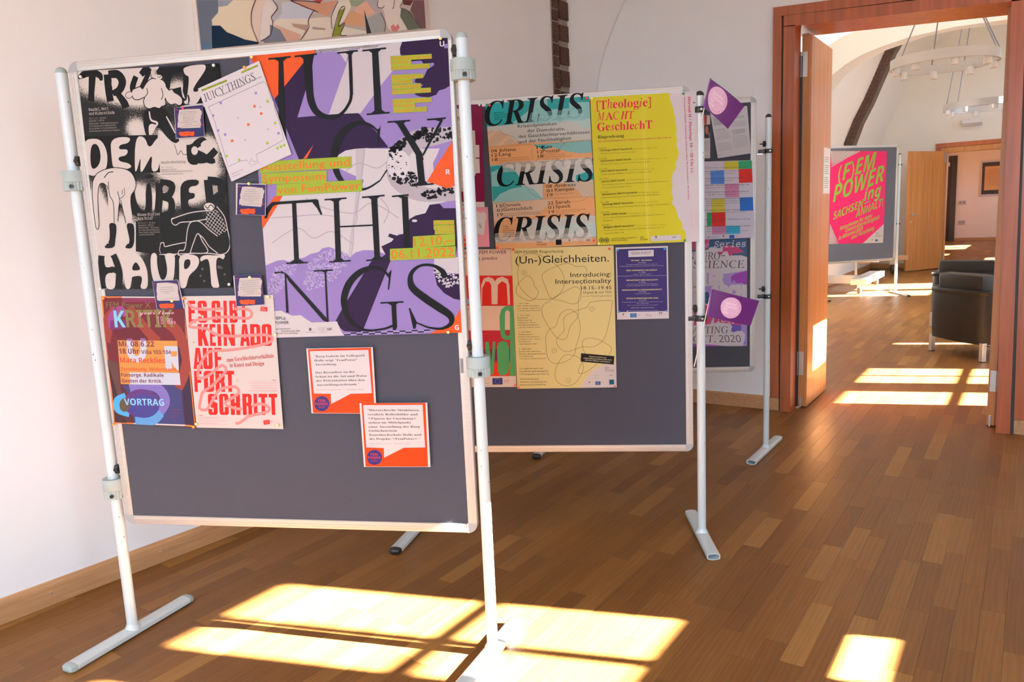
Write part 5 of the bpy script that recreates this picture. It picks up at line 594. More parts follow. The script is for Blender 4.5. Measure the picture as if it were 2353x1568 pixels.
{"n":"talk_poster","l":"dark red and blue overprinted talk poster with an orange edge","c":"poster","b":"b1","o":[-1.2462,0.7672],"r":-0.045,"k":[[0,0],[2965,0],[2885,4277],[-73,4237]],"col":"4E2430","lift":1,"g":None,"gl":0.45,"e":[["P","DF7A35",[-73,4237,681,4251,677,4209,-16,4188,51,38,750,47,746,6,0,0]],["P","CFC8C2",[681,4251,2885,4277,2882,4236,677,4206]],["P","CFC8C2",[750,47,2592,75,2588,26,746,6]],["P","DF7A35",[2592,75,2929,56,2827,3821,2851,3821,2965,0,2588,26]],["P","67202A",[-9,4188,676,4200,2848,4111,2861,3877,2835,2931,2569,2812,385,2807,376,1340,368,904,51,891,-28,2738]],["P","7A2F50",[676,4200,2858,4235,2864,4120,686,4069]],["P","32203A",[2785,3265,2929,62,2592,81,2569,2812]],["P","3A3A6B",[421,1313,2538,1394,2584,86,750,47,719,947]],["P","5B3A38",[-35,2164,316,2061,371,933,83,892,60,1328]],["P","3A2228",[-41,2106,51,891,35,37,479,28,328,463,241,898]],["S","8E3A30",[277,293,293,277],[-28,2738,88,3140,89,3480,416,3826],0,1],["S","8E3A30",[246,339,370,370,339],[917,3892,1108,3616,1382,3229,1721,2872,1898,2793],0,1],["S","8E3A30",[339,370,370,370],[2194,3446,2536,3175,2743,2704,2831,2257],0,1],["S","8E3A30",[339,339,277],[2831,2257,2669,1713,2452,1276],0,1],["P","5F1C28",[260,3144,764,3214,1200,3253,1534,2839,733,2873,362,2891]],["S","93408A",[246,277,246],[234,3200,266,3541,446,3812],0,1],["S","93408A",[216,185,154],[446,3812,665,3831,753,3608],0,1],["P","6B2A60",[180,3454,789,3496,733,3213,166,3142]],["S","7A6BAE",[339,339,339,339,308],[684,1265,1409,1351,1828,1165,1937,794,1640,375],0,1],["S","5C93C9",[277,370,339,308],[1769,439,1437,190,992,111,802,102],0,1],["S","4FA3D6",[246,246,277,246],[529,939,199,780,204,487,604,358],0,1],["P","5A3070",[1717,756,1674,606,1572,468,1421,355,1236,278,1035,245,837,260,662,321,528,422,447,553,429,702,474,853,578,991,731,1103,917,1178,1117,1210,1313,1194,1486,1133,1618,1033,1698,903]],["P","3F3A80",[1726,670,1688,542,1599,425,1467,328,1305,263,1128,235,954,247,801,298,683,384,612,495,595,621,634,749,725,867,859,962,1021,1027,1197,1054,1370,1041,1522,989,1638,904,1709,794]],["P","554A38",[645,652,630,579,597,513,550,459,494,423,434,409,376,418,326,449,289,499,268,564,265,636,281,709,314,776,361,830,417,865,477,879,534,870,584,839,621,789,643,724]],["P","C88A45",[391,2807,2527,2853,2508,1806,726,1744,739,1354,383,1347]],["P","BFC3CF",[727,1752,2529,1799,2541,1400,732,1348]],["S","BFC3CF",[216,216,216,216,216],[837,2819,828,2364,1047,2199,1279,2378,1312,2833],0,1],["P","BFC3CF",[2056,2670,2529,2676,2514,1883,2395,1931,2275,2154,2272,1912,2046,1890]],["P","C88A45",[2287,2508,2500,2506,2473,2344,2282,2324]],["S","8A5A90",[185,185],[842,2876,845,2805],0,1],["S","8A5A90",[185,185],[1318,2903,1317,2819],0,1],["T","6F6A3C","FEM Power X",93,3861,1683,3894,191.0,"s"],["T","7A7040","KRITIK",331,3237,2455,3290,570.0,"b"],["T","7FC4E8","K",347,3237,736,3247,539.2,"b"],["T","D8A8B8","your time",1236,3675,2488,3717,123.2,"sc"],["T","C890A0","18 Uhr",1885,3382,2523,3392,215.7,"sc"],["T","6E1E3E","Mi, 08.6.22",429,2608,1701,2640,169.5,"b"],["T","6E1E3E","18 Uhr",426,2365,1141,2388,169.5,"b"],["T","6E1E3E","Villa 103/104",1224,2382,2280,2409,129.4,"b"],["T","C8402E","Mara Recklies",430,2070,2051,2106,169.5,"b"],["T","C8502E","Zerstörung, Widerstand,",424,1799,2466,1853,117.1,"b"],["T","6E1E3E","Fürsorge. Radikale",425,1603,1959,1644,117.1,"b"],["T","6E1E3E","Gesten der Kritik.",433,1406,1900,1444,117.1,"b"],["T","8CC8E8","VORTRAG",455,644,1897,683,221.8,"b"],["T","8A2A4A","save",2148,528,2474,548,55.5,"m"],["T","8A2A4A","the",2115,417,2403,435,55.5,"m"],["T","8A2A4A","date",2081,305,2333,322,55.5,"m"]]},
{"n":"lecture_poster","l":"white poster with heavy red condensed capitals crossed by a pink brush line","c":"poster","b":"b1","o":[-0.9466,0.7532],"r":-0.0135,"k":[[0,0],[3030,0],[3044,4300],[-6,4302]],"col":"CBC0BA","lift":1,"g":None,"gl":0.45,"e":[["P","D0231B",[134,4158,381,4155,373,4046,230,4048,217,3861,336,3860,328,3751,210,3752,196,3561,340,3559,332,3450,84,3451]],["P","D0231B",[460,4056,477,4119,530,4153,718,4151,765,4115,774,4052,740,3546,723,3482,671,3447,482,3448,434,3484,426,3548]],["Q","CBC0BA",[593,4061,618,4065,643,4061,638,3987,633,3913,607,3909,583,3914,588,3988]],["Q","CBC0BA",[567,3688,593,3692,618,3688,613,3614,608,3540,582,3535,558,3540,562,3614]],["P","CBC0BA",[633,3955,777,3954,769,3841,683,3870]],["P","CBC0BA",[431,3760,517,3731,567,3646,423,3647]],["P","D0231B",[936,4050,952,4113,1003,4147,1184,4145,1230,4110,1238,4047,1206,3542,1190,3478,1140,3444,957,3445,911,3481,903,3544]],["Q","CBC0BA",[1063,4056,1088,4060,1112,4055,1095,3796,1079,3536,1054,3532,1030,3536,1047,3796]],["P","CBC0BA",[1100,3908,1235,3907,1228,3795,1093,3796]],["P","D0231B",[1071,3796,1222,3795,1200,3443,1158,3443,1143,3493,1090,3712,1066,3712]],["P","D0231B",[1348,4143,1463,4142,1420,3441,1304,3442]],["P","D0231B",[1551,4141,1753,4138,1805,4103,1814,4040,1804,3873,1785,3817,1767,3789,1784,3761,1795,3705,1785,3537,1768,3474,1711,3439,1508,3441]],["Q","CBC0BA",[1658,4042,1683,4046,1707,4041,1701,3944,1695,3846,1671,3842,1647,3846,1652,3944]],["Q","CBC0BA",[1640,3741,1665,3745,1689,3741,1683,3639,1677,3538,1652,3534,1628,3538,1634,3640]],["P","D0231B",[1883,4137,2166,4133,2160,4015,2078,4016,2045,3437,1925,3438,1959,4017,1876,4018]],["P","D0231B",[390,3406,532,3405,514,3139,618,3405,757,3404,620,3110,711,2701,571,2702,515,2970,498,2900,485,2702,342,2702]],["P","D0231B",[803,3403,1003,3402,996,3294,880,3294,868,3109,964,3108,957,3000,861,3000,849,2810,965,2810,958,2701,758,2701]],["P","D0231B",[1067,3401,1190,3401,1146,2700,1023,2701]],["P","D0231B",[1276,3400,1409,3399,1525,3015,1548,3398,1660,3397,1618,2699,1485,2700,1369,3085,1345,2700,1232,2700]],["P","D0231B",[1929,3395,2075,3394,2130,2698,2016,2698,2011,2838,1931,2838,1909,2699,1795,2699]],["P","CBC0BA",[1994,3242,2005,2936,1948,2936]],["P","D0231B",[2187,3393,2444,3391,2511,3356,2525,3294,2516,3128,2492,3073,2470,3045,2493,3017,2507,2962,2498,2795,2478,2732,2407,2698,2148,2698]],["Q","CBC0BA",[2320,3295,2357,3299,2393,3295,2388,3198,2383,3101,2346,3097,2309,3101,2315,3199]],["Q","CBC0BA",[2304,2997,2341,3001,2377,2997,2372,2896,2366,2795,2329,2791,2293,2795,2298,2896]],["P","D0231B",[2579,3294,2595,3356,2649,3390,2843,3389,2892,3354,2902,3292,2877,2794,2861,2731,2807,2697,2612,2697,2562,2732,2552,2795]],["Q","CBC0BA",[2715,3300,2741,3304,2767,3299,2754,3044,2741,2787,2714,2783,2689,2787,2702,3044]],["P","D0231B",[241,2639,386,2639,433,1948,320,1948,316,2086,237,2086,214,1947,101,1947]],["P","CBC0BA",[304,2487,311,2183,255,2183]],["P","D0231B",[491,2638,629,2638,593,2087,617,2046,646,2087,682,2638,819,2638,782,2046,765,1984,710,1949,512,1948,461,1983,452,2045]],["P","D0231B",[893,2638,1143,2637,1137,2531,992,2531,980,2349,1101,2349,1094,2243,974,2243,956,1950,850,1949]],["P","D0231B",[108,1889,371,1890,364,1783,211,1782,199,1599,325,1600,318,1492,192,1492,172,1196,61,1196]],["P","D0231B",[439,1793,458,1855,516,1890,725,1891,779,1857,789,1795,757,1298,739,1236,681,1201,471,1199,417,1233,407,1296]],["Q","CBC0BA",[583,1801,615,1805,646,1801,629,1546,613,1290,582,1286,551,1290,567,1546]],["P","D0231B",[851,1891,1092,1892,1155,1858,1167,1796,1157,1632,1134,1577,1113,1549,1134,1521,1147,1467,1131,1204,1002,1203,1018,1466,988,1507,962,1507,943,1203,807,1202]],["Q","CBC0BA",[980,1796,1009,1800,1038,1796,1032,1700,1027,1603,997,1599,968,1603,974,1699]],["P","D0231B",[1197,1892,1506,1893,1499,1777,1410,1776,1376,1206,1246,1205,1280,1776,1190,1776]],["P","D0231B",[510,1037,527,1100,581,1135,777,1137,826,1102,835,1040,804,536,787,473,732,437,536,434,486,469,477,532]],["Q","CBC0BA",[647,1045,674,1050,699,1046,695,972,690,899,664,894,638,898,643,972]],["Q","CBC0BA",[624,674,650,679,676,675,671,601,666,527,640,523,614,527,619,601]],["P","CBC0BA",[690,941,839,942,832,831,743,858]],["P","CBC0BA",[481,743,571,716,624,632,474,630]],["P","D0231B",[901,1040,918,1103,972,1139,1166,1140,1215,1106,1225,1043,1194,541,1178,478,1124,442,929,440,879,474,870,537]],["Q","CBC0BA",[1037,1049,1064,1053,1089,1049,1074,791,1058,533,1032,528,1006,532,1022,791]],["P","CBC0BA",[1078,903,1223,904,1211,709,1066,707]],["P","D0231B",[1305,1141,1443,1143,1426,851,1478,851,1495,1143,1633,1144,1593,449,1455,447,1472,740,1419,739,1402,446,1263,444]],["P","D0231B",[1719,1145,1959,1147,2021,1113,2033,1051,2024,885,2002,829,1982,801,2002,774,2015,718,2001,454,1873,452,1888,717,1857,758,1832,758,1815,452,1680,450]],["Q","CBC0BA",[1848,1049,1877,1054,1906,1050,1901,953,1895,856,1866,851,1837,855,1843,952]],["P","D0231B",[2106,1148,2223,1149,2186,457,2069,455]],["P","D0231B",[2284,1150,2577,1152,2571,1035,2486,1034,2456,460,2333,459,2363,1033,2278,1032]],["P","D0231B",[2625,1153,2917,1155,2911,1038,2827,1037,2799,465,2676,463,2704,1036,2619,1035]],["S","DE8681",[92],[107,4107,290,3935,685,3874,1115,3883,1361,3909],0,1],["S","DE8681",[92],[1723,3877,2085,3873,2272,3773,2212,3605,1968,3579,1517,3625,1088,3614,714,3561,420,3549],0,1],["S","DE8681",[92],[420,3549,177,3451,117,3322,378,3292,714,3247,944,3088,1276,3029,1703,3013,2191,3039,2644,3051,2878,2980,2851,2838,2495,2726,2096,2655,1601,2585,1184,2551,765,2528,530,2355,348,2094,243,1831,272,1655,559,1715,860,1920,1091,2066,1237,1979,1158,1805,989,1659,683,1394,349,1186,243,920,184,653,416,611,667,924,918,1249,1302,1369,1546,1342,1592,1167,1328,989,1093,811,1421,667,1666,641],0,1],["S","DE8681",[92],[2014,733,2298,824,2565,739,2583,594,2270,502,1892,409,1696,288,1531,182,1389,165],0,1],["T","B43A30","zum Geschlechterverhältnis",1281,2182,2913,2327,134.6,"se"],["T","B43A30","in Kunst und Design",1372,2009,2559,2075,134.6,"se"],["P","C8302A",[2603,3949,2833,3918,2803,3779,2573,3809]],["T","E0B0AA","FEM",2612,3882,2715,3869,39.8,"s"],["T","E0B0AA","POWER",2601,3826,2776,3807,39.8,"s"],["P","C8302A",[2366,274,2583,307,2589,160,2375,133]],["S","E0A8A0",[6],[2435,222,2487,258,2527,224,2481,182],1,1],["T","C88078","ESF",2607,225,2706,238,45.9,"b"],["T","C86058","Kunst",2784,1587,2917,1588,36.7,"se"],["S","C88078",[5],[1951,1565,2915,1565],0,0],["S","D8A8A2",[21,21],[1960,1496,2934,1502],0,0],["S","D8A8A2",[21,21],[2014,1418,2933,1424],0,0],["S","D8A8A2",[21,21],[2068,1340,2933,1346],0,0],["S","D8A8A2",[21,21],[1939,1260,2932,1268],0,0],["T","C86058","Design",127,402,269,398,36.7,"se"],["S","C88078",[5],[139,367,1144,369],0,0],["S","C88078",[5],[160,110,1166,114],0,0],["S","C88078",[5],[1941,1217,2941,1225],0,0],["S","D8A8A2",[21,21],[149,313,826,311],0,0],["S","D8A8A2",[21,21],[141,232,1100,235],0,0],["S","D8A8A2",[21,21],[133,152,810,150],0,0],["P","C86058",[176,2841,238,2841,202,2789]],["S","7a7270",[6],[1574,1575,1612,1648,1636,1575,1600,1517],1,1]]},
{"n":"quote_sheet","l":"orange bordered quote sheet quoting the gallery show, the upper left of the pair","c":"paper","b":"b1","o":[-0.5424,0.8015],"r":-0.0052,"k":[[0,0],[2158,0],[2178,2098],[3,2075]],"col":"CFC9C8","lift":3,"g":None,"gl":0.2,"e":[["P","D2451C",[55,2059,2115,2084,2096,10,55,11]],["P","CFC7C6",[114,1992,2027,2014,2046,653,1348,632,683,305,698,632,135,642]],["P","333070",[625,316,606,240,565,172,505,117,431,82,352,70,275,81,207,116,155,170,125,239,118,314,137,390,179,458,239,513,313,547,392,559,469,548,537,513,588,459,619,391]],["T","C23A2A","FEM",258,372,495,373,83.1,"b"],["T","C23A2A","POWER",152,262,583,263,83.1,"b"],["T","A83A30","BURG",264,179,469,180,46.7,"b"],["T","3f3a3a","„Burg Galerie im Volkspark",242,1792,1908,1814,62.3,"se"],["T","3f3a3a","Halle zeigt “FemPower”-",236,1664,1700,1679,62.3,"se"],["T","3f3a3a","Ausstellung.",242,1536,973,1546,62.3,"se"],["T","3f3a3a","Das Besondere an der",236,1279,1546,1303,62.3,"se"],["T","3f3a3a","Schau ist die Art und Weise",231,1150,1920,1174,62.3,"se"],["T","3f3a3a","der Präsentation über den",242,1021,1843,1042,62.3,"se"],["T","3f3a3a","Ausstellungszeitraum.“",247,886,1654,910,62.3,"se"],["T","8f8886","monopol-magazin.de, 11. Oktober 2022",235,741,1791,756,36.3,"s"]]},
{"n":"quote_sheet","l":"orange bordered quote sheet about hierarchical structures, the lower right of the pair","c":"paper","b":"b1","o":[-0.3816,0.6274],"r":0.0122,"k":[[0,0],[2175,0],[2225,2049],[36,2066]],"col":"CFC9C8","lift":3,"g":None,"gl":0.2,"e":[["P","D2451C",[105,2065,2168,2044,2098,10,55,11]],["P","CFC7C6",[152,2002,2071,1985,2051,629,1362,622,693,300,709,615,137,638]],["P","333070",[625,311,606,234,565,165,505,111,432,76,353,63,277,76,210,111,159,166,130,235,124,312,143,388,185,457,245,512,318,547,396,558,472,546,539,511,589,456,619,387]],["T","C23A2A","FEM",263,369,497,369,82.9,"b"],["T","C23A2A","POWER",157,259,583,258,82.9,"b"],["T","A83A30","BURG",267,174,469,174,46.7,"b"],["T","3f3a3a","„Hierarchische Strukturen,",278,1810,1968,1787,62.2,"se"],["T","3f3a3a","veraltete Rollenbilder und",271,1675,1891,1655,62.2,"se"],["T","3f3a3a","«Figuren der Unordnung»",275,1540,1839,1523,62.2,"se"],["T","3f3a3a","stehen im Mittelpunkt",269,1410,1659,1401,62.2,"se"],["T","3f3a3a","einer Ausstellung der Burg",268,1275,1933,1265,62.2,"se"],["T","3f3a3a","Giebichenstein",262,1145,1184,1143,62.2,"se"],["T","3f3a3a","Kunsthochschule Halle und",266,1015,1955,1007,62.2,"se"],["T","3f3a3a","des Projekts «FemPower».“",260,884,1919,878,62.2,"se"],["T","8f8886","Zeit online vom 11. Oktober 2022",253,743,1580,735,36.3,"s"]]},
{"n":"programme_poster","l":"burgundy poster with white text panels behind the pole of the nearest stand","c":"poster","b":"b2","o":[-1.0873,1.439],"r":-0.0134,"k":[[0,0],[2160,0],[2202,4103],[-11,4163]],"col":"74133A","lift":0,"g":None,"gl":0.45,"e":[["P","C8BFBA",[190,4015,1515,3972,1488,3107,1872,3090,1879,2515,2028,2509,2026,2019,1860,2010,1866,1970,2016,1964,2019,1391,1861,1385,1465,665,159,670]],["P","C8BFBA",[5,275,2168,219,2160,0,0,0]],["T","2a2424","ft-",1140,3498,1355,3488,155.6,"b"],["T","6a6262","Wissen",1132,3320,1356,3310,49.1,"si"],["T","6a6262","sondern",1135,3201,1351,3192,49.1,"si"],["T","6a6262","knüpft",1138,3074,1346,3065,49.1,"si"],["T","7a7272","POWER",1007,2723,1331,2709,98.2,"s"],["T","7a7272","19.10.2017",945,2255,1362,2238,40.9,"s"],["T","7a7272","16.11.2017",938,1894,1363,1878,40.9,"s"],["T","7a7272","und Natur",974,982,1369,976,40.9,"s"],["T","7a7272","Genderstudien",954,703,1366,701,40.9,"s"],["S","9a9292",[20,20],[1078,2429,1402,2415],0,0],["S","9a9292",[20,20],[1074,2349,1399,2336],0,0],["S","9a9292",[20,20],[1067,2170,1392,2157],0,0],["S","9a9292",[20,20],[1064,2098,1389,2085],0,0],["S","9a9292",[20,20],[1051,1802,1377,1789],0,0],["S","9a9292",[20,20],[1047,1709,1373,1697],0,0],["S","9a9292",[20,20],[1043,1617,1369,1605],0,0],["S","9a9292",[20,20],[1040,1537,1366,1524],0,0],["S","9a9292",[20,20],[1037,1456,1362,1444],0,0],["S","9a9292",[20,20],[1031,1328,1357,1315],0,0],["S","9a9292",[20,20],[1028,1247,1354,1235],0,0],["S","9a9292",[20,20],[1021,1086,1347,1074],0,0],["S","9a9292",[20,20],[1009,803,1336,791],0,0],["P","2a2c5a",[1352,161,1445,158,1440,48,1348,51]],["P","8a8484",[1300,122,1298,109,1291,98,1282,89,1270,84,1257,82,1244,85,1232,91,1223,100,1218,112,1216,124,1219,137,1225,148,1235,157,1247,162,1260,164,1273,161,1284,155,1293,146,1299,134]]]},
{"n":"pink_flyer","l":"pink flyer with a torn white centre below the burgundy poster","c":"flyer","b":"b2","o":[-1.0414,1.277],"r":-0.0234,"k":[[0,0],[1823,0],[1789,1636],[-28,1652]],"col":"D98E9A","lift":0,"g":None,"gl":0.45,"e":[["P","C9C0BC",[95,1534,1358,1466,1502,1402,1609,1460,1710,1336,1717,1132,1661,1051,1639,724,1592,499,1499,488,1416,543,144,462]],["T","4a4446","HANDLUNG",105,1185,870,1169,204.6,"thin"],["T","4a4446","KLESSEN",536,765,1085,755,204.6,"thin"],["T","4a4446","N",1389,769,1540,767,204.6,"thin"],["P","D23A35",[675,329,777,348,860,305,1009,323,1023,75,895,56,809,16,684,80]],["T","E8B0B0","POWER",695,171,1068,173,90.0,"b"]]},
{"n":"lecture_series_poster","l":"teal and orange striped lecture series poster with three big black italic headings","c":"poster","b":"b2","o":[-0.8322,1.2622],"r":0.0028,"k":[[0,0],[4178,0],[4046,5883],[-136,5847]],"col":"D9A06B","lift":0,"g":None,"gl":0.45,"e":[["P","8EC0BC",[-136,5847,4046,5883,4079,5019,2163,4983,-121,4946]],["P","239A9A",[-136,5847,1877,5864,1534,5412,824,4987,-120,4966]],["P","239A9A",[2360,5863,4033,5869,4051,5657,3233,5690,3225,5459,2384,5474]],["P","C9C6BE",[577,4963,4079,5019,4102,4194,1176,4218,-154,4157,-118,4610,-113,4946]],["P","D9B898",[-122,4769,322,4781,762,4558,1156,4219,-122,4143]],["P","B5CFC9",[3209,4996,4086,4999,4095,4631,3757,4651,3524,4860]],["P","239A9A",[1723,4126,4093,4183,4102,3694,3565,3686,3007,3816,2528,3981,2121,3926]],["H","BFCBC4",[1723,4126,4093,4183,4102,3694,3565,3686,3007,3816,2528,3981],40.6,25,0.35],["P","C9C6BE",[-118,3424,1653,3438,4111,3450,4132,2550,2066,2559,2057,1946,-51,1888]],["P","239A9A",[-87,3375,501,3402,943,3158,1142,2828,1084,2630,1242,2481,660,2391,278,2229,-29,1920,-58,2569]],["P","8EC0BC",[-29,3131,245,3236,253,2553,-46,2568]],["P","8EC0BC",[279,2249,827,2443,1325,2497,1649,2400,2050,1958,12,1897]],["P","239A9A",[3416,2826,3904,2958,4134,2866,4143,2629,3407,2568]],["P","C6B49E",[2880,2556,4154,2620,4163,1952,3670,1937,3438,2268,3118,2404]],["P","C9B096",[-53,1860,2041,1938,2450,1926,2193,1649,1851,1322,771,1230,-19,1124]],["P","C9C6BE",[-49,1105,2010,1172,4172,1184,4180,324,1020,299,-20,274]],["P","D9A06B",[-19,1124,974,1139,916,324,267,302,-51,489]],["P","BCD2CC",[1830,815,4189,910,4180,345,1892,314]],["H","4F7F7C",[580,5863,4046,5883,4102,4194,-154,4157,-113,4946,946,4979],44.6,-38,0.16],["H","4F7F7C",[-118,3424,4111,3450,4132,2550,4163,1952,2057,1946,-51,1888],44.6,-38,0.16],["H","4F7F7C",[-19,1124,4172,1184,4180,324,-20,274],44.6,-38,0.16],["H","B99070",[-122,4769,322,4781,1156,4219,-122,4143],48.7,-38,0.2],["H","9A8468",[2066,2559,4154,2620,4163,1952,2057,1946],44.6,-38,0.15],["H","D0A888",[-53,1860,2450,1926,1851,1322,-19,1124],44.6,-38,0.3],["T","0B0808","CRISIS",-182,4978,3850,5087,924.9,"sb"],["H","8EC0BC",[1696,5402,3821,5421,3887,4992,1514,4944],48.7,-38,0.35],["H","8EC0BC",[2012,5226,3815,5229,3886,4953,1918,4920],48.7,-38,0.5],["T","0B0808","CRISIS",190,2548,4173,2579,900.5,"sb"],["H","C9C6BE",[422,3466,4079,3460,4108,3085,446,3105],48.7,-38,0.4],["H","C9C6BE",[424,3506,4081,3499,4113,3262,454,3285],48.7,-38,0.62],["T","0B0808","CRISIS",-47,324,3923,315,953.3,"sb"],["H","C9C6BE",[-9,652,3917,761,3940,193,-30,241],48.7,-38,0.4],["H","C9C6BE",[-17,488,3950,517,3979,151,-30,241],48.7,-38,0.6],["T","2a2622","Krisendynamiken",1135,4830,2706,4848,125.8,"s"],["T","2a2622","der Demokratie,",1521,4630,3036,4625,125.8,"s"],["T","2a2622","des Geschlechterverhältnisses",1145,4429,4021,4441,125.8,"s"],["T","2a2622","und der Nachhaltigkeit",1148,4219,3279,4243,125.8,"s"],["T","0B0808","FEM Power",200,5445,609,5451,52.7,"s"],["T","0B0808","Ringvorlesung",196,5363,760,5363,52.7,"s"],["T","0B0808","Wintersemester",199,5273,821,5273,52.7,"s"],["T","0B0808","2018/19",204,5194,482,5192,52.7,"s"],["T","0B0808","04",-1,3921,238,3919,125.8,"s"],["T","0B0808","12",15,3745,246,3744,125.8,"s"],["T","0B0808","18",30,3568,254,3568,125.8,"s"],["T","0B0808","Juliane",321,3934,1020,3931,129.8,"s"],["T","0B0808","Lang",325,3767,811,3765,129.8,"s"],["T","0B0808","11",1870,3948,2105,3947,125.8,"s"],["T","0B0808","12",1887,3773,2115,3772,125.8,"s"],["T","0B0808","18",1904,3598,2124,3598,125.8,"s"],["T","0B0808","Kim",2106,3966,2491,3964,129.8,"s"],["T","0B0808","Posster",2112,3800,2832,3797,129.8,"s"],["T","0B0808","08",2190,2388,2426,2388,125.8,"s"],["T","0B0808","01",2207,2211,2436,2212,125.8,"s"],["T","0B0808","19",2225,2034,2446,2035,125.8,"s"],["T","0B0808","Andreas",2533,2403,3394,2405,129.8,"s"],["T","0B0808","Kemper",2539,2234,3352,2237,129.8,"s"],["T","0B0808","15",106,1702,348,1702,125.8,"s"],["T","0B0808","01",122,1522,356,1523,125.8,"s"],["T","0B0808","19",138,1342,364,1343,125.8,"s"],["T","0B0808","Daniela",387,1721,1113,1724,129.8,"s"],["T","0B0808","Gottschlich",391,1550,1593,1557,129.8,"s"],["T","0B0808","22",2228,1712,2466,1712,125.8,"s"],["T","0B0808","01",2246,1533,2476,1534,125.8,"s"],["T","0B0808","19",2264,1355,2485,1356,125.8,"s"],["T","0B0808","Sarah",2540,1729,3132,1732,129.8,"s"],["T","0B0808","Speck",2546,1559,3166,1563,129.8,"s"],["T","8a5c34","Krise der Geschlechterverhältnisse?",307,3640,1518,3644,44.6,"s"],["T","8a5c34","Anti-Feminismus als Krisenphänomen",311,3560,1576,3569,44.6,"s"],["T","8a5c34","mit gesellschaftspolitischem Potential",315,3472,1589,3473,44.6,"s"],["T","8a5c34","The Anti-feminist Sex Wars",2110,3666,3009,3670,44.6,"s"],["T","8a5c34","Kampf um sexuelle Bildung und die",2115,3590,3293,3591,44.6,"s"],["T","8a5c34","Krise der Demokratie",2112,3500,2801,3500,44.6,"s"],["T","8a5c34","Kritik des Maskulinismus",2530,2107,3303,2115,44.6,"s"],["T","8a5c34","Nicht mehr auf Kosten anderer leben",396,1411,1897,1429,44.6,"s"],["T","8a5c34","Nachhaltigkeit aus kritisch-feministischer",397,1334,1968,1357,44.6,"s"],["T","8a5c34","Perspektive",397,1248,772,1255,44.6,"s"],["T","8a5c34","Liebe, Autonomie und Arbeitsteilung –",2546,1438,3816,1450,44.6,"s"],["T","8a5c34","Zur politischen Ökonomie der",2543,1366,3530,1383,44.6,"s"],["T","8a5c34","Paarbeziehung",2548,1289,3047,1297,44.6,"s"],["T","3f2c1c","17:00",338,891,547,898,48.7,"s"],["T","3f2c1c","–18:30",338,809,605,813,48.7,"s"],["T","3f2c1c","Hochschule",338,727,806,722,48.7,"s"],["T","3f2c1c","Merseburg",338,645,789,641,48.7,"s"],["T","3f2c1c","TAC (Theater",338,563,881,555,48.7,"s"],["T","3f2c1c","am Campus)",339,480,861,474,48.7,"s"],["S","4a4038",[8],[349,4898,521,4651,762,4558,963,4467,1098,4301,1237,4214],0,1],["S","4a4038",[8],[3019,4149,2810,3965,2682,3775,2195,3744,1944,3580,1775,3431],0,1],["S","4a4038",[8],[-64,3253,361,3070,556,2819,960,2637,1366,2495,1559,2204,1880,2027,2048,1930],0,1],["S","4a4038",[8],[3872,1927,3585,1801,3178,1782],0,1],["S","4a4038",[8],[2188,1520,1855,1423,1682,1228,1556,1173],0,1],["S","3f3a36",[6],[-113,4946,946,4979],0,0],["S","3f3a36",[6],[-118,3424,1653,3438],0,0],["S","3f3a36",[6],[-51,1888,2041,1938],0,0],["S","3f3a36",[6],[2057,1946,4163,1952],0,0],["S","3f3a36",[6],[-19,1124,2010,1172],0,0],["S","3f3a36",[6],[-114,4134,1683,4141],0,0],["S","3f3a36",[6],[1683,4141,1673,3437],0,0],["S","3f3a36",[6],[1723,4126,4101,4183],0,0],["S","3f3a36",[6],[2066,2559,2057,1946],0,0],["S","3f3a36",[6],[1653,3438,4111,3458],0,0],["S","3f3a36",[6],[-20,274,4180,324],0,0],["T","5a4434","FEM",1721,174,1928,174,73.0,"s"],["T","5a4434","POWER",1725,67,2131,67,73.0,"s"],["P","0B0808",[2498,280,2737,286,2741,65,2502,67]],["S","7a6450",[6],[3404,265,3628,263,3635,84,3406,82],1,0],["P","8a7058",[3572,168,3560,135,3531,116,3496,117,3468,139,3458,173,3470,206,3499,226,3535,224,3563,202]],["P","D9A06B",[3564,169,3554,140,3529,124,3499,125,3475,144,3466,173,3477,201,3502,218,3532,216,3556,198]],["T","3f2c1c","ESF",3756,168,3923,169,73.0,"b"],["T","7a6450","MIN",2268,208,2417,210,48.7,"s"],["P","7a6450",[3011,266,3109,266,3065,182]],["S","9a8068",[8],[2842,126,3264,133],0,0]]},
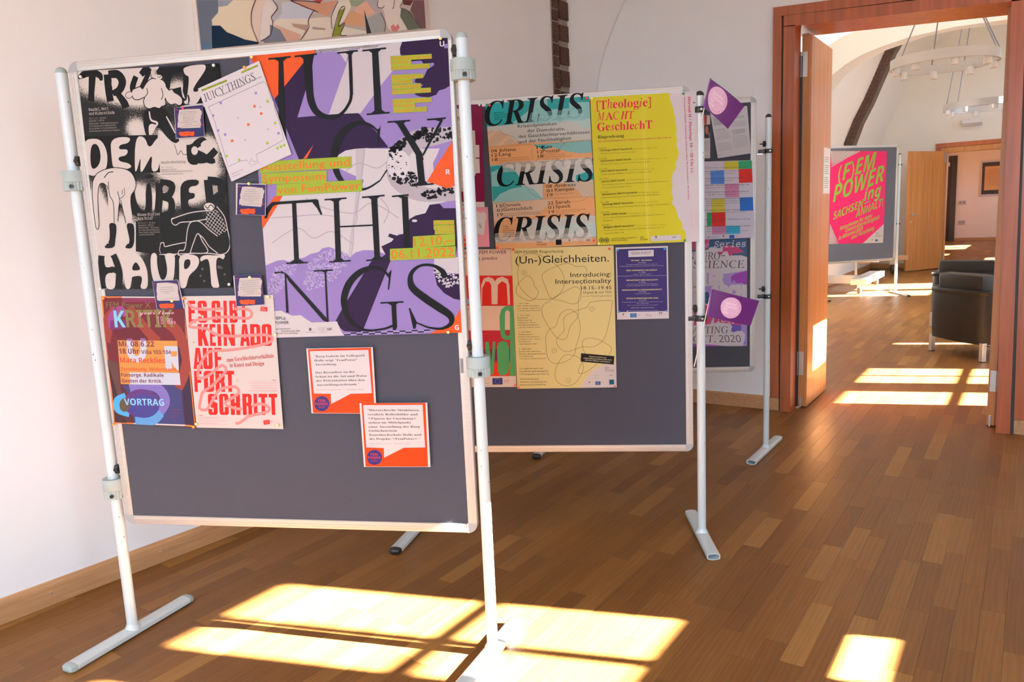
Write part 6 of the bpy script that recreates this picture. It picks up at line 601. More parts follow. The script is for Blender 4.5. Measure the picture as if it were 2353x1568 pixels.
{"n":"torn_edge_poster","l":"yellow poster with red serif title and a white torn right side","c":"poster","b":"b2","o":[-0.4128,1.2617],"r":-0.0023,"k":[[0,0],[4116,0],[3979,5824],[-146,5841]],"col":"C8C0C2","lift":1,"g":None,"gl":0.45,"e":[["P","C9C024",[-146,5841,2932,5831,2958,5710,2970,5533,3080,5261,3114,5037,3167,4900,3165,4678,3222,4451,3184,4185,3242,4047,3204,3825,3292,3505,3254,3327,3152,3060,3197,2967,3058,2747,3011,2522,3036,2246,2997,1973,3050,1787,3011,1559,3138,1369,3227,1042,3341,853,3409,711,3407,525,3522,428,3543,194,3579,6,0,0]],["P","D0C83A",[1867,5834,1958,5833,2153,9,1990,6]],["S","B8AE20",[14],[1890,5833,1951,4746,2002,2570,2130,14],0,0],["T","CE2440","[T",110,5346,511,5358,328.8,"se"],["T","CE2440","h",525,5366,727,5372,328.8,"si"],["T","CE2440","eo",741,5372,1153,5370,328.8,"se"],["T","CE2440","log",1167,5369,1760,5365,328.8,"se"],["T","CE2440","i",1778,5364,1896,5366,328.8,"si"],["T","CE2440","e]",1914,5365,2223,5364,328.8,"se"],["T","CE2440","M",109,4932,423,4932,301.4,"si"],["T","CE2440","A",441,4931,745,4932,301.4,"se"],["T","CE2440","C",764,4931,1007,4926,301.4,"thin"],["T","CE2440","H",1030,4929,1342,4925,301.4,"sb"],["T","CE2440","T",1360,4924,1625,4917,301.4,"thin"],["T","CE2440","Ge",108,4525,617,4524,310.5,"se"],["T","CE2440","s",636,4523,783,4524,310.5,"si"],["T","CE2440","chle",802,4523,1564,4517,310.5,"se"],["T","CE2440","c",1582,4516,1747,4516,310.5,"si"],["T","CE2440","hT",1765,4515,2267,4514,310.5,"se"],["T","3a3414","Ringvorlesung",120,4235,1155,4233,118.7,"se"],["T","C0504A","Das Gleichstellungsteam der Theologischen Fakultät der MLU lädt ein.",117,4094,3025,4095,63.9,"se"],["T","4f4a18","18.10.2022",129,3825,463,3825,41.1,"s"],["T","2e2a10","[Theologie] MACHT Geschlecht",196,3730,1477,3736,68.5,"b"],["T","84801f","Dora Grekin-Krippel · Halle",1542,3737,2457,3738,41.1,"s"],["T","6a661f","Wie Pater Handel Kanaan nach Europa bringt",203,3620,1604,3624,41.1,"s"],["T","4f4a18","25.10.2022",138,3418,473,3419,41.1,"s"],["T","2e2a10","[Enslavement] MAKES Gender",205,3318,1434,3329,68.5,"b"],["T","84801f","Prof. Dr. Marianne Bjelland Kartzow · Oslo",1498,3330,2827,3312,41.1,"s"],["T","6a661f","Asking the Other Question: Gender and New Testament Studies",212,3208,2158,3216,41.1,"s"],["T","4f4a18","01.11.2022",142,3018,478,3020,41.1,"s"],["T","2e2a10","[Care] MACHT Geschlecht",210,2918,1279,2926,68.5,"b"],["T","84801f","Jun.-Prof. Dr. Sarah Jäger · Jena",1344,2927,2329,2929,41.1,"s"],["T","6a661f","Ansätze einer zukunftsfähigen Care-Ethik aus evangelischer Sicht",217,2808,2226,2820,41.1,"s"],["T","4f4a18","08.11.2022",152,2622,488,2624,41.1,"s"],["T","2e2a10","[Stories] MAKE Gender",224,2507,1170,2527,68.5,"b"],["T","84801f","Dr. Esther Brownsmith · Oslo",1235,2529,2149,2535,41.1,"s"],["T","6a661f","Questioning the construction of gender through biblical narratives and the existence of",231,2396,2873,2416,41.1,"s"],["T","6a661f","non-binary voices in the book of Esther",228,2276,1434,2286,41.1,"s"],["T","4f4a18","15.11.2022",163,2103,500,2106,41.1,"s"],["T","2e2a10","[Demarkation] MACHT Geschlecht",231,1998,1643,2017,68.5,"b"],["T","84801f","Benedikt Bauer · Bochum",1708,2019,2492,2006,41.1,"s"],["T","6a661f","Multiple Grenzziehungen in der Kirchengeschichte ab der Reformationszeit",238,1886,2528,1909,41.1,"s"],["T","4f4a18","22.11.2022",177,1698,515,1702,41.1,"s"],["T","2e2a10","[Deutung] MACHT Geschlecht",245,1597,1479,1618,68.5,"b"],["T","84801f","Dr. Daniel Vorpahl · Potsdam",1544,1619,2442,1630,41.1,"s"],["T","6a661f","Geschlechterkonstruierende Deutungsprozesse im antiken jüdischen Traditionsdiskurs",252,1485,2887,1515,41.1,"s"],["T","4f4a18","29.11.2022",186,1296,525,1301,41.1,"s"],["T","2e2a10","[Queer] MAKES Gender",255,1195,1211,1206,68.5,"b"],["T","84801f","Tanja Grabovac · Graz",1276,1208,1983,1201,41.1,"s"],["T","6a661f","Church, religious fundamentalism and LGBTIQA+ (queer) identities in Bosnia and",262,1083,2713,1115,41.1,"s"],["T","6a661f","Hercegovina",259,961,645,967,41.1,"s"],["T","4f4a18","06.12.2022",198,785,537,790,41.1,"s"],["T","2e2a10","[Religion] MACHT Geschlecht?",271,679,1524,703,68.5,"b"],["T","84801f","Prof. Dr. Carsten Wilkens · Hamburg",1590,705,2755,709,41.1,"s"],["T","6a661f","Vorgeschlechtliche Religion, hegemoniale Maskulinität und Islam in Süd- und",278,566,2680,603,41.1,"s"],["T","6a661f","Südostasien (1930er–1940)",275,443,1094,457,41.1,"s"],["P","5a561c",[289,197,277,153,248,118,206,99,159,101,118,122,90,160,81,205,92,250,122,285,164,303,210,302,251,280,279,243]],["P","C9C024",[256,199,245,161,219,134,183,126,148,137,122,166,114,204,124,241,151,268,186,277,222,265,247,237]],["P","5a561c",[227,200,214,160,183,145,154,162,142,203,156,242,186,258,216,240]],["P","5a561c",[492,190,480,145,451,110,409,91,362,93,321,115,293,152,284,197,295,242,325,277,367,296,413,294,454,272,482,235]],["P","C9C024",[459,191,448,153,422,127,386,118,351,129,326,158,317,196,327,234,354,260,389,269,425,258,450,229]],["P","5a561c",[430,192,417,152,387,137,357,155,345,195,359,235,389,250,419,232]],["T","6a661f","MARTIN-LUTHER-UNIVERSITÄT",563,215,1596,232,50.2,"se"],["T","6a661f","HALLE-WITTENBERG",561,140,1229,143,50.2,"se"],["T","4a461c","FEM",1736,208,1876,212,68.5,"s"],["T","4a461c","POWER",1739,123,2043,126,68.5,"s"],["P","C8C0C2",[2147,286,3332,296,3349,90,2163,79]],["P","6a6668",[2319,279,2407,280,2388,201,2341,199]],["S","9a9698",[7],[2676,284,2684,87],0,0],["S","9a9698",[7],[2968,286,2975,90],0,0],["S","9a9698",[7],[2768,187,2815,232,2861,188,2814,138],1,1],["T","5a5658","ESF",3018,177,3165,181,63.9,"b"],["S","9a9698",[9],[2178,135,2573,138],0,0],["T","BE2450","Hörsaal II / Dienstags 18 – 20 Uhr c.t.",3653,5633,3763,2685,100.5,"se"],["T","C85A70","Theologische Fakultät, Franckesche Stiftungen Haus 30, Franckeplatz 1, 06110 Halle",3496,5642,3634,1660,54.8,"se"],["S","D8A0AC",[11,11],[3724,1307,3738,535],0,0],["S","D8A0AC",[11,11],[3796,1230,3811,532],0,0],["S","D8A0AC",[11,11],[3924,1225,3940,527],0,0],["S","D8A0AC",[11,11],[3988,1222,4004,524],0,0]]},
{"n":"type_poster","l":"peach poster with chunky red and green stacked type, beneath the pink flyer","c":"poster","b":"b2","o":[-1.1205,0.6771],"r":-0.0087,"k":[[0,0],[3485,0],[3467,5857],[55,5931]],"col":"D9B9A0","lift":0,"g":None,"gl":0.45,"e":[["T","4a1f3a","les",1417,5710,1670,5703,147.6,"s"],["T","4a1f3a","FEM POWER",2125,5694,3265,5670,147.6,"s"],["T","7a5a60","trolling gender",1411,5472,2883,5440,128.0,"se"],["P","CE2A20",[48,4853,3477,4754,3472,3491,32,3573]],["P","D9B9A0",[2119,3559,2144,4396,2265,4663,2466,4731,2660,4653,2730,4529,2834,4663,3058,4725,3275,4613,3340,4367,3335,3533,3226,3535,3217,4370,3075,4520,2923,4426,2842,4232,2802,3569,2553,3574,2551,4386,2457,4526,2323,4514,2225,4296,2234,3556]],["P","CE2A20",[2144,3558,2183,4248,2334,4539,2482,4525,2566,4386,2552,3550]],["P","CE2A20",[2816,3564,2847,4379,3026,4531,3219,4419,3247,3545]],["S","2a1a3a",[10],[32,3568,3472,3491],0,0],["P","9A9BC8",[1458,3870,1654,3767,1670,3568,1447,3623]],["P","B02A35",[52,2499,3346,2444,3452,483,51,489]],["P","7A2450",[1409,1671,3417,1643,3429,1140,1437,1164]],["P","D8381E",[1458,1062,3471,1039,3466,473,1457,476]],["P","4F9A5E",[2871,3048,2957,3344,3135,3478,3457,3481,3469,3136,3473,2541,3467,483,3226,485,3282,2046,3082,2024,2912,2151,2862,2551]],["P","D9B9A0",[3117,3241,3218,3314,3315,3238,3297,2469,3078,2473]],["P","B02A35",[3078,2458,3297,2454,3279,2245,3163,2207,3082,2298]],["P","4F9A5E",[2218,1961,2354,1969,2455,1101,2540,1967,2655,1965,2578,1150,2499,543,2322,544,2210,1509]],["P","4F9A5E",[2712,1753,2779,1928,2956,2000,3154,1947,3220,1696,3212,941,3156,638,3026,512,2800,514,2706,693]],["P","4F9A5E",[1425,2024,1627,2021,1683,1566,1480,1569]],["P","CFC2B8",[66,489,3476,473,3485,0,0,0]],["P","35387A",[2457,390,2896,397,2896,112,2456,105]],["P","C8B870",[2796,250,2790,240,2779,240,2774,250,2780,260,2791,260]],["P","C8B870",[2779,199,2773,189,2762,190,2757,199,2763,209,2774,209]],["P","C8B870",[2737,162,2731,152,2720,153,2715,162,2721,172,2732,172]],["P","C8B870",[2681,149,2675,139,2664,139,2659,149,2665,159,2676,159]],["P","C8B870",[2626,163,2620,153,2609,153,2604,163,2610,173,2621,173]],["P","C8B870",[2587,201,2581,191,2570,191,2565,201,2571,211,2582,210]],["P","C8B870",[2574,252,2568,242,2557,242,2552,252,2558,262,2569,262]],["P","C8B870",[2591,303,2585,293,2574,293,2569,303,2575,312,2586,312]],["P","C8B870",[2633,340,2627,330,2616,330,2611,340,2617,349,2628,349]],["P","C8B870",[2689,353,2683,343,2672,343,2667,353,2673,363,2684,362]],["P","C8B870",[2744,339,2738,329,2727,329,2722,339,2728,348,2739,348]],["P","C8B870",[2783,301,2777,291,2766,291,2761,301,2767,311,2778,311]],["T","C8606A","ESF",2975,213,3192,221,98.4,"s"],["S","C89090",[10],[2973,162,3215,165],0,0],["T","9a8a84","SACHSEN-ANHALT",1671,131,2306,137,49.2,"s"],["T","9a8a84","Universität",1463,369,1554,368,34.4,"s"],["S","9a7a78",[20,20],[1438,3434,1689,3429],0,0],["S","9a7a78",[20,20],[1435,3375,1686,3370],0,0],["S","9a7a78",[20,20],[1422,3076,1673,3071],0,0],["S","9a7a78",[20,20],[1417,2967,1668,2962],0,0]]},
{"n":"line_drawing_poster","l":"pale yellow poster with thin looping lines and a black sans title","c":"poster","b":"b2","o":[-0.7688,0.6664],"r":-0.0015,"k":[[0,0],[4211,0],[4207,5927],[-7,5968]],"col":"D3C384","lift":1,"g":None,"gl":0.45,"e":[["P","C6BEB8",[2711,-8,2801,212,3030,534,3330,804,3675,997,4015,1065,4209,1057,4211,0]],["S","6a6238",[15],[309,5329,235,4968,249,4481,456,4133,788,3854,1227,3807,1618,3829,1965,4038,2145,4372,2111,4808,1905,5153,1575,5405,1196,5634,763,5722,468,5637],1,1],["S","6a6238",[15],[678,4798,479,4717,250,4505,143,4289,167,4044,396,3865,687,3759,885,3826,1066,4065,1022,4213,906,4363,865,4583],1,1],["S","6a6238",[15],[2197,5262,1710,5111,1290,4884,1257,4643,1389,4250,1523,3905,1714,3792,2100,3693,2435,3576,2679,3628,2830,3866,2813,4109,2673,4268,2455,4241,1963,3990,1567,3758,1242,3547,1195,3180,1385,2731,1758,2178,2098,2096,2225,2266,2359,2658,2661,3018,2697,3432,2732,3821,2861,4108,2818,4303,3043,4633,3099,4919,2985,5115,2673,5116,2437,5230],1,1],["S","6a6238",[15],[4072,3660,3642,3673,3208,3613,3059,3422,2767,3333,2326,3174,2102,3008,2070,2763,2085,2467,1857,2226,1755,2079,1818,1780,2130,1564,2475,1642,2820,1758,3257,1749,3649,1963,3852,2376,3984,2910,4092,3490],1,1],["S","6a6238",[15],[2283,3346,1987,3208,1857,2966,1724,2649,1476,2531,1308,2238,1304,1841,1337,1391,1525,1112,1820,1071,2167,1175,2468,1418,2552,1764,2685,2157,2756,2599,2663,3091,2475,3292],1,1],["S","6a6238",[15],[2076,1416,1822,1131,1662,783,1650,431,1840,176,2183,95,2482,217,2737,564,2845,912,2708,1264,2419,1394],1,1],["S","6a6238",[15],[3926,1389,4029,1683,3792,1886,3458,2065,3072,2123,2851,2005,2842,1708,2933,1458],0,1],["S","6a6238",[15],[2802,1113,2619,716,2739,614,3035,734,3433,1026],0,1],["S","6a6238",[12],[401,4943,433,5010,502,5037,569,5005,596,4936,564,4870,494,4843,427,4874],1,1],["T","6a6238","1",487,4906,507,4906,64.0,"s"],["S","6a6238",[12],[3163,3346,3194,3414,3262,3441,3328,3410,3355,3341,3325,3274,3257,3246,3190,3277],1,1],["T","6a6238","2",3239,3310,3282,3309,64.0,"s"],["S","6a6238",[12],[1542,1616,1574,1685,1644,1714,1712,1683,1739,1612,1707,1543,1637,1515,1570,1546],1,1],["T","6a6238","3",1620,1580,1664,1579,64.0,"s"],["S","6a6238",[12],[2101,323,2133,393,2203,422,2271,391,2298,320,2266,250,2197,221,2129,252],1,1],["T","6a6238","4",2179,287,2223,286,64.0,"s"],["T","2e2a20","FEM POWER Ringvorlesung",145,5745,2154,5719,108.3,"s"],["T","14100c","(Un-)Gleichheiten.",152,5320,4003,5280,305.2,"s"],["T","14100c","Introducing:",2411,4692,4085,4675,187.0,"s"],["T","14100c","Intersectionality",1784,4432,4079,4397,196.9,"s"],["T","2e2a20","18.15–19.45",2848,4157,4078,4138,142.7,"s"],["T","4a4430","Digital & vor Ort",2930,3985,4079,3974,103.4,"s"],["T","5a5438","(je nach Pandemiegeschehen)",2893,3860,4086,3844,54.1,"s"],["T","5a5438","1   02.11.2021",145,3637,654,3628,45.3,"s"],["T","5a5438","Über die (Re-)Produktion",146,3536,1112,3521,45.3,"s"],["T","5a5438","von sozialer Ungleichheit",146,3436,1137,3420,45.3,"s"],["T","5a5438","• mit Dr. Laura Wiesböck",147,3335,1135,3320,45.3,"s"],["T","5a5438","2   30.11.2021",137,3131,673,3123,45.3,"s"],["T","5a5438","Klassismus",137,3030,583,3023,45.3,"s"],["T","5a5438","Diskriminierung",137,2928,748,2920,45.3,"s"],["T","5a5438","entlang von Klasse",138,2827,889,2817,45.3,"s"],["T","5a5438","intersektional gedacht",138,2726,1036,2714,45.3,"s"],["T","5a5438","• mit Dr. Francis Seeck",139,2625,1091,2613,45.3,"s"],["T","5a5438","3   14.12.2021",135,2425,674,2418,45.3,"s"],["T","5a5438","Antifeminismus",135,2323,742,2316,45.3,"s"],["T","5a5438","Kritische Perspektiven",136,2221,1029,2211,45.3,"s"],["T","5a5438","auf Akteur:innen, Praxen",136,2119,1097,2109,45.3,"s"],["T","5a5438","und Diskurse",137,2017,652,2012,45.3,"s"],["T","5a5438","• mit Katharina Pühl",137,1915,910,1908,45.3,"s"],["T","5a5438","4   18.01.2021",139,1692,673,1687,45.3,"s"],["T","5a5438","Struktureller Rassismus",139,1590,1090,1582,45.3,"s"],["T","5a5438","Von der Gesamtgesellschaft",140,1487,1274,1478,45.3,"s"],["T","5a5438","zur Hochschule",140,1385,755,1380,45.3,"s"],["T","5a5438","• mit Karima Popal-Akhzarati",140,1282,1258,1274,45.3,"s"],["T","5a5438","Uns gibt es auch auf",138,851,1139,846,54.4,"s"],["T","5a5438","Facebook und Instagram!",133,730,1370,721,54.4,"s"],["T","5a5438","f O fempower.merseburg",128,608,1378,599,54.4,"s"],["T","5a5438","Anmeldung unter",144,391,971,390,54.4,"s"],["T","5a5438","www.hs-merseburg.de/",139,268,1287,263,54.4,"s"],["T","5a5438","fempower/anmeldung",134,146,1215,142,54.4,"s"],["P","1c1814",[2763,1487,4142,1335,4110,979,2734,1129]],["T","C8BE9A","Programm und Infos zum",3090,1326,3807,1253,49.2,"b"],["T","C8BE9A","(F)EMPOWERing Zertifikat im WiSe 21/22",2854,1251,4027,1149,49.2,"b"],["T","C8BE9A","auf unserer Website & auf Instagram",2911,1171,3957,1066,49.2,"b"],["T","7a7468","FEM",3738,797,3903,794,83.7,"s"],["T","7a7468","POWER",3745,687,4114,681,83.7,"s"],["P","1f5a70",[3902,335,4106,342,4112,132,3907,125]],["P","35609a",[3326,269,3541,271,3542,120,3327,118]],["P","C8B870",[3476,196,3467,170,3444,154,3417,154,3395,171,3388,198,3397,224,3419,240,3446,240,3468,223]],["P","35609a",[3466,197,3459,176,3441,164,3420,164,3404,177,3398,198,3405,218,3422,231,3443,230,3460,217]],["T","6a645c","MIN",3925,494,4051,492,49.2,"s"],["T","c88a90","ESF",3588,210,3685,208,54.1,"s"],["P","8a3a30",[3042,258,3111,257,3075,187]],["S","8a847a",[10],[3313,530,3450,532,3456,402,3320,399],1,0]]},
{"n":"law_lecture_poster","l":"small indigo poster in a white border with a white title plate","c":"poster","b":"b2","o":[-0.3392,0.9526],"r":-0.0058,"k":[[0,0],[2106,0],[2078,2961],[-16,2966]],"col":"C9C2C4","lift":0,"g":None,"gl":0.45,"e":[["P","3A2F68",[23,2900,2018,2898,2051,307,52,311]],["P","171335",[516,2807,1539,2818,1537,2547,512,2539]],["P","C8C1C4",[492,2824,1515,2826,1513,2562,497,2560]],["T","4a4658","GENDER IM RECHT",605,2658,1408,2660,105.1,"s"],["T","D8CC8A","MY BODY – MY CHOICE?",611,2394,1455,2383,50.5,"b"],["T","C2BBD2","26.10.2022",882,2308,1188,2304,40.4,"s"],["T","C2BBD2","Schwangerschaftsabbrüche in Deutschland und den USA",417,2249,1648,2234,26.3,"s"],["T","C2BBD2","Podiumsgespräch mit Guests aus Medizin, Politik und Recht",137,2184,1913,2163,26.3,"s"],["T","D8CC8A","MEIN TINDERPROFIL VOR GERICHT",410,1992,1642,1978,50.5,"b"],["T","C2BBD2","01.11.2022",897,1911,1175,1908,40.4,"s"],["T","C2BBD2","“Sexualität – öffentlich oder privat?”",670,1846,1410,1838,26.3,"s"],["T","C2BBD2","Podiumsgespräch mit Dr. Patrick Heinemann und Gästen",66,1781,1996,1761,26.3,"s"],["T","D8CC8A","WER BESTIMMT MEIN GESCHLECHT?",398,1591,1683,1579,50.5,"b"],["T","C2BBD2","6.12.2022",909,1506,1175,1503,40.4,"s"],["T","C2BBD2","Aktuelle Reformansätze des Selbstbestimmungsgesetzes",430,1443,1657,1432,26.3,"s"],["T","C2BBD2","Podiumsgespräch mit Gästen",384,1378,1681,1367,26.3,"s"],["T","D8CC8A","GENDER-BLINDES EU-AUSSENHANDELSRECHT?",215,1191,1846,1178,50.5,"b"],["T","C2BBD2","17.01.2023",898,1106,1195,1103,40.4,"s"],["T","C2BBD2","Vortrag von Dr. in Ronny Klimke",715,1044,1376,1039,26.3,"s"],["T","D8CC8A","GENDER IN FORSCHUNG UND LEHRE",387,842,1677,834,50.5,"b"],["T","C2BBD2","31.01.2023",904,761,1191,760,40.4,"s"],["T","C2BBD2","Podiumsgespräch mit Gästen der Universität und",228,699,1853,689,26.3,"s"],["T","C2BBD2","der Fakultät",797,634,1297,631,26.3,"s"],["T","C2BBD2","Eine Veranstaltung des Projekts",430,570,1666,563,22.2,"s"],["T","C2BBD2","IMMER 18 UHR – MELANCHTHONIANUM",571,453,1518,448,32.3,"s"],["S","8a84b0",[16,16],[472,358,1669,351],0,0],["P","a8a2b8",[459,344,449,320,426,311,403,321,394,345,404,368,427,378,450,367]],["P","2470A8",[535,246,792,249,794,74,537,72]],["S","D8C860",[6],[603,162,665,214,726,163,664,106],1,1],["P","6a7a5a",[292,223,281,197,255,186,229,198,219,224,230,251,256,261,282,249]],["P","a83a3a",[228,199,281,198,254,153]],["S","9a9498",[6],[75,107,427,107],0,0],["T","C86070","ESF",835,144,958,145,56.6,"s"],["T","8a8488","FEM",1177,170,1307,171,56.6,"s"],["T","8a8488","POWER",1180,99,1428,102,56.6,"s"],["P","7a7478",[1765,231,1754,205,1728,195,1702,206,1692,233,1703,259,1729,269,1754,257]],["P","7a7478",[1841,231,1830,205,1805,195,1779,206,1769,233,1779,259,1805,269,1831,258]],["S","9a9498",[6],[1546,168,1990,168],0,0],["S","9a9498",[6],[1606,119,1909,118],0,0]]},
{"n":"photo_flyer","l":"flyer with a red and dark photograph above white text, behind the second stand pole","c":"flyer","b":"b3","o":[-0.3749,1.6702],"r":-0.0152,"k":[[0,0],[643,0],[617,2273],[-68,2288]],"col":"C4BBB8","lift":0,"g":None,"gl":0.45,"e":[["P","A03A34",[-68,2274,452,2266,433,1799,-55,1806]],["P","CDB9A6",[442,2267,617,2264,622,1806,466,1803]],["P","3a2c2c",[-54,1787,622,1787,631,1064,-29,1071]],["P","A8674A",[536,1491,532,1418,521,1353,503,1302,479,1269,453,1259,427,1272,403,1306,383,1359,370,1425,365,1497,369,1570,380,1635,398,1686,422,1718,448,1729,474,1716,499,1682,518,1629,531,1563]],["P","6a6468",[510,1304,626,1440,630,1087,559,1076]],["S","9a9496",[24,24],[134,942,561,930],0,0],["S","9a9496",[24,24],[135,876,562,864],0,0],["S","9a9496",[24,24],[135,810,563,798],0,0],["S","9a9496",[24,24],[136,744,563,732],0,0],["S","9a9496",[24,24],[136,677,564,666],0,0],["S","9a9496",[24,24],[137,611,565,599],0,0],["S","9a9496",[24,24],[138,545,566,533],0,0],["S","9a9496",[24,24],[138,479,566,467],0,0],["S","9a9496",[24,24],[139,412,567,401],0,0],["T","5a5456","SPD",404,80,552,84,47.1,"s"]]},
{"n":"article_page","l":"tilted white magazine page at the top right of the third board","c":"paper","b":"b3","o":[-0.2703,1.6657],"r":0.0972,"k":[[0,0],[1774,0],[1802,2515],[-180,2700]],"col":"C9C3C5","lift":0,"g":None,"gl":0.45,"e":[["S","6a6466",[21,21],[-60,2149,483,2138],0,0],["S","6a6466",[21,21],[-59,2088,508,2073],0,0],["S","6a6466",[21,21],[-57,2026,510,2011],0,0],["S","6a6466",[21,21],[-55,1964,489,1953],0,0],["S","6a6466",[21,21],[-53,1902,513,1888],0,0],["S","6a6466",[21,21],[-51,1841,515,1826],0,0],["S","6a6466",[21,21],[-50,1779,495,1768],0,0],["S","9a9496",[19,19],[-38,1521,552,1510],0,0],["S","9a9496",[19,19],[-36,1459,578,1445],0,0],["S","A8A2A4",[19,19],[4,1372,752,1351],0,0],["S","A8A2A4",[19,19],[6,1308,785,1282],0,0],["S","A8A2A4",[19,19],[8,1244,787,1218],0,0],["S","A8A2A4",[19,19],[10,1179,758,1158],0,0],["S","A8A2A4",[19,19],[11,1115,791,1089],0,0],["S","A8A2A4",[19,19],[13,1050,793,1025],0,0],["S","A8A2A4",[19,19],[15,986,764,965],0,0],["S","A8A2A4",[19,19],[53,771,780,751],0,0],["S","A8A2A4",[19,19],[55,706,812,682],0,0],["S","A8A2A4",[19,19],[57,641,814,618],0,0],["S","A8A2A4",[19,19],[59,577,786,558],0,0],["S","A8A2A4",[19,19],[61,512,818,488],0,0],["S","A8A2A4",[19,19],[63,447,820,424],0,0],["S","A8A2A4",[19,19],[64,382,792,364],0,0],["S","A8A2A4",[19,19],[889,1803,1632,1781],0,0],["S","A8A2A4",[19,19],[891,1742,1664,1715],0,0],["S","A8A2A4",[19,19],[893,1680,1666,1653],0,0],["S","A8A2A4",[19,19],[895,1618,1638,1597],0,0],["S","A8A2A4",[19,19],[897,1557,1671,1530],0,0],["S","7a7476",[19,19],[869,1358,1546,1338],0,0],["S","7a7476",[19,19],[871,1296,1576,1272],0,0],["S","7a7476",[19,19],[873,1234,1578,1211],0,0],["S","7a7476",[19,19],[875,1172,1552,1153],0,0],["S","A8A2A4",[19,19],[863,1051,1631,1029],0,0],["S","A8A2A4",[19,19],[865,989,1664,963],0,0],["S","A8A2A4",[19,19],[867,927,1666,901],0,0],["S","A8A2A4",[19,19],[869,865,1637,844],0,0],["S","A8A2A4",[19,19],[871,803,1671,777],0,0],["S","A8A2A4",[19,19],[873,741,1673,715],0,0],["S","A8A2A4",[19,19],[875,679,1643,658],0,0],["S","A8A2A4",[19,19],[877,617,1677,591],0,0],["S","A8A2A4",[19,19],[879,554,1679,529],0,0],["S","A8A2A4",[19,19],[881,492,1650,472],0,0],["S","A8A2A4",[19,19],[883,430,1684,405],0,0],["S","8a8486",[19,19],[818,2050,1562,2035],0,0],["S","8a8486",[19,19],[820,1984,1595,1964],0,0],["T","7a7476","37",1707,96,1773,95,37.7,"s"],["T","6a6466","Forschung",12,123,228,138,37.7,"s"]]},
{"n":"colour_block_programme","l":"white lecture programme with overlapping blocks of yellow, green, red, blue and pink","c":"poster","b":"b3","o":[-0.431,1.2278],"r":0.0001,"k":[[0,0],[3564,0],[3421,4180],[-62,4266]],"col":"CBC5D0","lift":1,"g":None,"gl":0.45,"e":[["P","CFC23E",[1939,4186,2696,4171,2706,3729,1948,3758]],["P","2E9A64",[2696,4171,3412,4171,3423,3735,2715,3743]],["P","5384D4",[1201,3724,1929,3726,1957,2989,1222,3006]],["P","D32A1E",[2715,3743,3423,3735,3455,2992,2731,2999]],["P","C884A8",[1966,2989,2726,2980,2747,2232,1994,2238]],["P","2C6CC0",[2766,2212,3477,2207,3509,1475,2796,1488]],["P","CFC23E",[1239,2206,1985,2191,2003,1456,1255,1461]],["P","D32A1E",[1255,1461,2003,1456,2012,708,1282,710]],["P","2E9A64",[1001,1462,1255,1461,1272,721,1012,712]],["P","C884A8",[1272,711,2032,707,2041,258,1290,261]],["P","38A8CC",[2032,698,2779,685,2799,246,2051,258]],["T","4a4654","FEM POWER lecture series: “Gender and Neuroscience”",318,3893,3145,3801,51.9,"s"],["T","4a4654","Berlin (FU Berlin): „The Gendered Brain debate",317,3702,3027,3616,51.9,"s"],["T","4a4654","in Dialogue with the neurosciences“",986,3558,2555,3513,51.9,"s"],["T","4a4654","Sabine Hoer (University of Freiburg): „From the ‚lesbian rat‘",314,3319,3170,3230,51.9,"b"],["T","4a4654","to the human brain continuum“",960,3172,2437,3131,51.9,"s"],["T","4a4654","Eliane Vason (FU Berlin): „Sexual gender studies in biology – the",312,2954,3266,2865,51.9,"b"],["T","4a4654","idea of sex/gender within the life sciences“",973,2797,2793,2746,51.9,"s"],["T","4a4654","Anne Kaffner (University of Freiburg): „Data & Gender as",309,2583,3230,2498,51.9,"b"],["T","4a4654","a Variable? – selected Foundations“",981,2431,2628,2387,51.9,"s"],["T","4a4654","Isabelle Fröbert (TU Berlin/Goethe-University Frankfurt): „",307,2211,3231,2129,51.9,"b"],["T","4a4654","What has it to do with literary (sex/gender) entanglements",979,2069,3270,2007,51.9,"s"],["T","4a4654","Historical / Mathematical logic in the Methods of",979,1948,2843,1900,51.9,"s"],["T","4a4654","Neuroscience“",978,1822,1984,1801,51.9,"s"],["T","4a4654","Cordelia Fine (University of Melbourne): „Avoiding",303,1591,2820,1525,51.9,"b"],["T","4a4654","the seven things you need to know“",976,1454,3120,1400,51.9,"s"],["T","4a4654","about gender science“",976,1318,1984,1298,51.9,"s"],["T","4a4654","Emily Ngubia Kessé (The Arts Institute): „Rethinking sex, brain, and",299,1085,3321,1008,51.9,"b"],["T","4a4654","behaviour today“",998,927,1816,914,51.9,"s"],["T","4a4654","Hannelore Sophie Kraatz (University of Freiburg): „Feminist SCIENCE",296,704,3347,629,51.9,"b"],["T","4a4654","what can we do with it? The social, ethical",997,561,2894,519,51.9,"s"],["T","4a4654","issues in ‚Neuroscience research, theory and practice‘",996,429,3205,380,51.9,"s"],["T","5a7a9a","univers",1202,88,1646,99,66.0,"s"],["P","2C5CB0",[2214,193,2483,191,2492,15,2224,16]],["T","B86070","ESF",2536,82,2684,85,66.0,"s"],["P","5a6a5a",[1940,155,1927,125,1897,113,1866,127,1853,159,1866,189,1897,201,1927,187]],["P","8a9ab0",[1149,110,1132,69,1091,53,1050,72,1033,115,1051,155,1092,171,1132,152]],["S","9a9498",[9],[1704,53,2089,51],0,0]]},
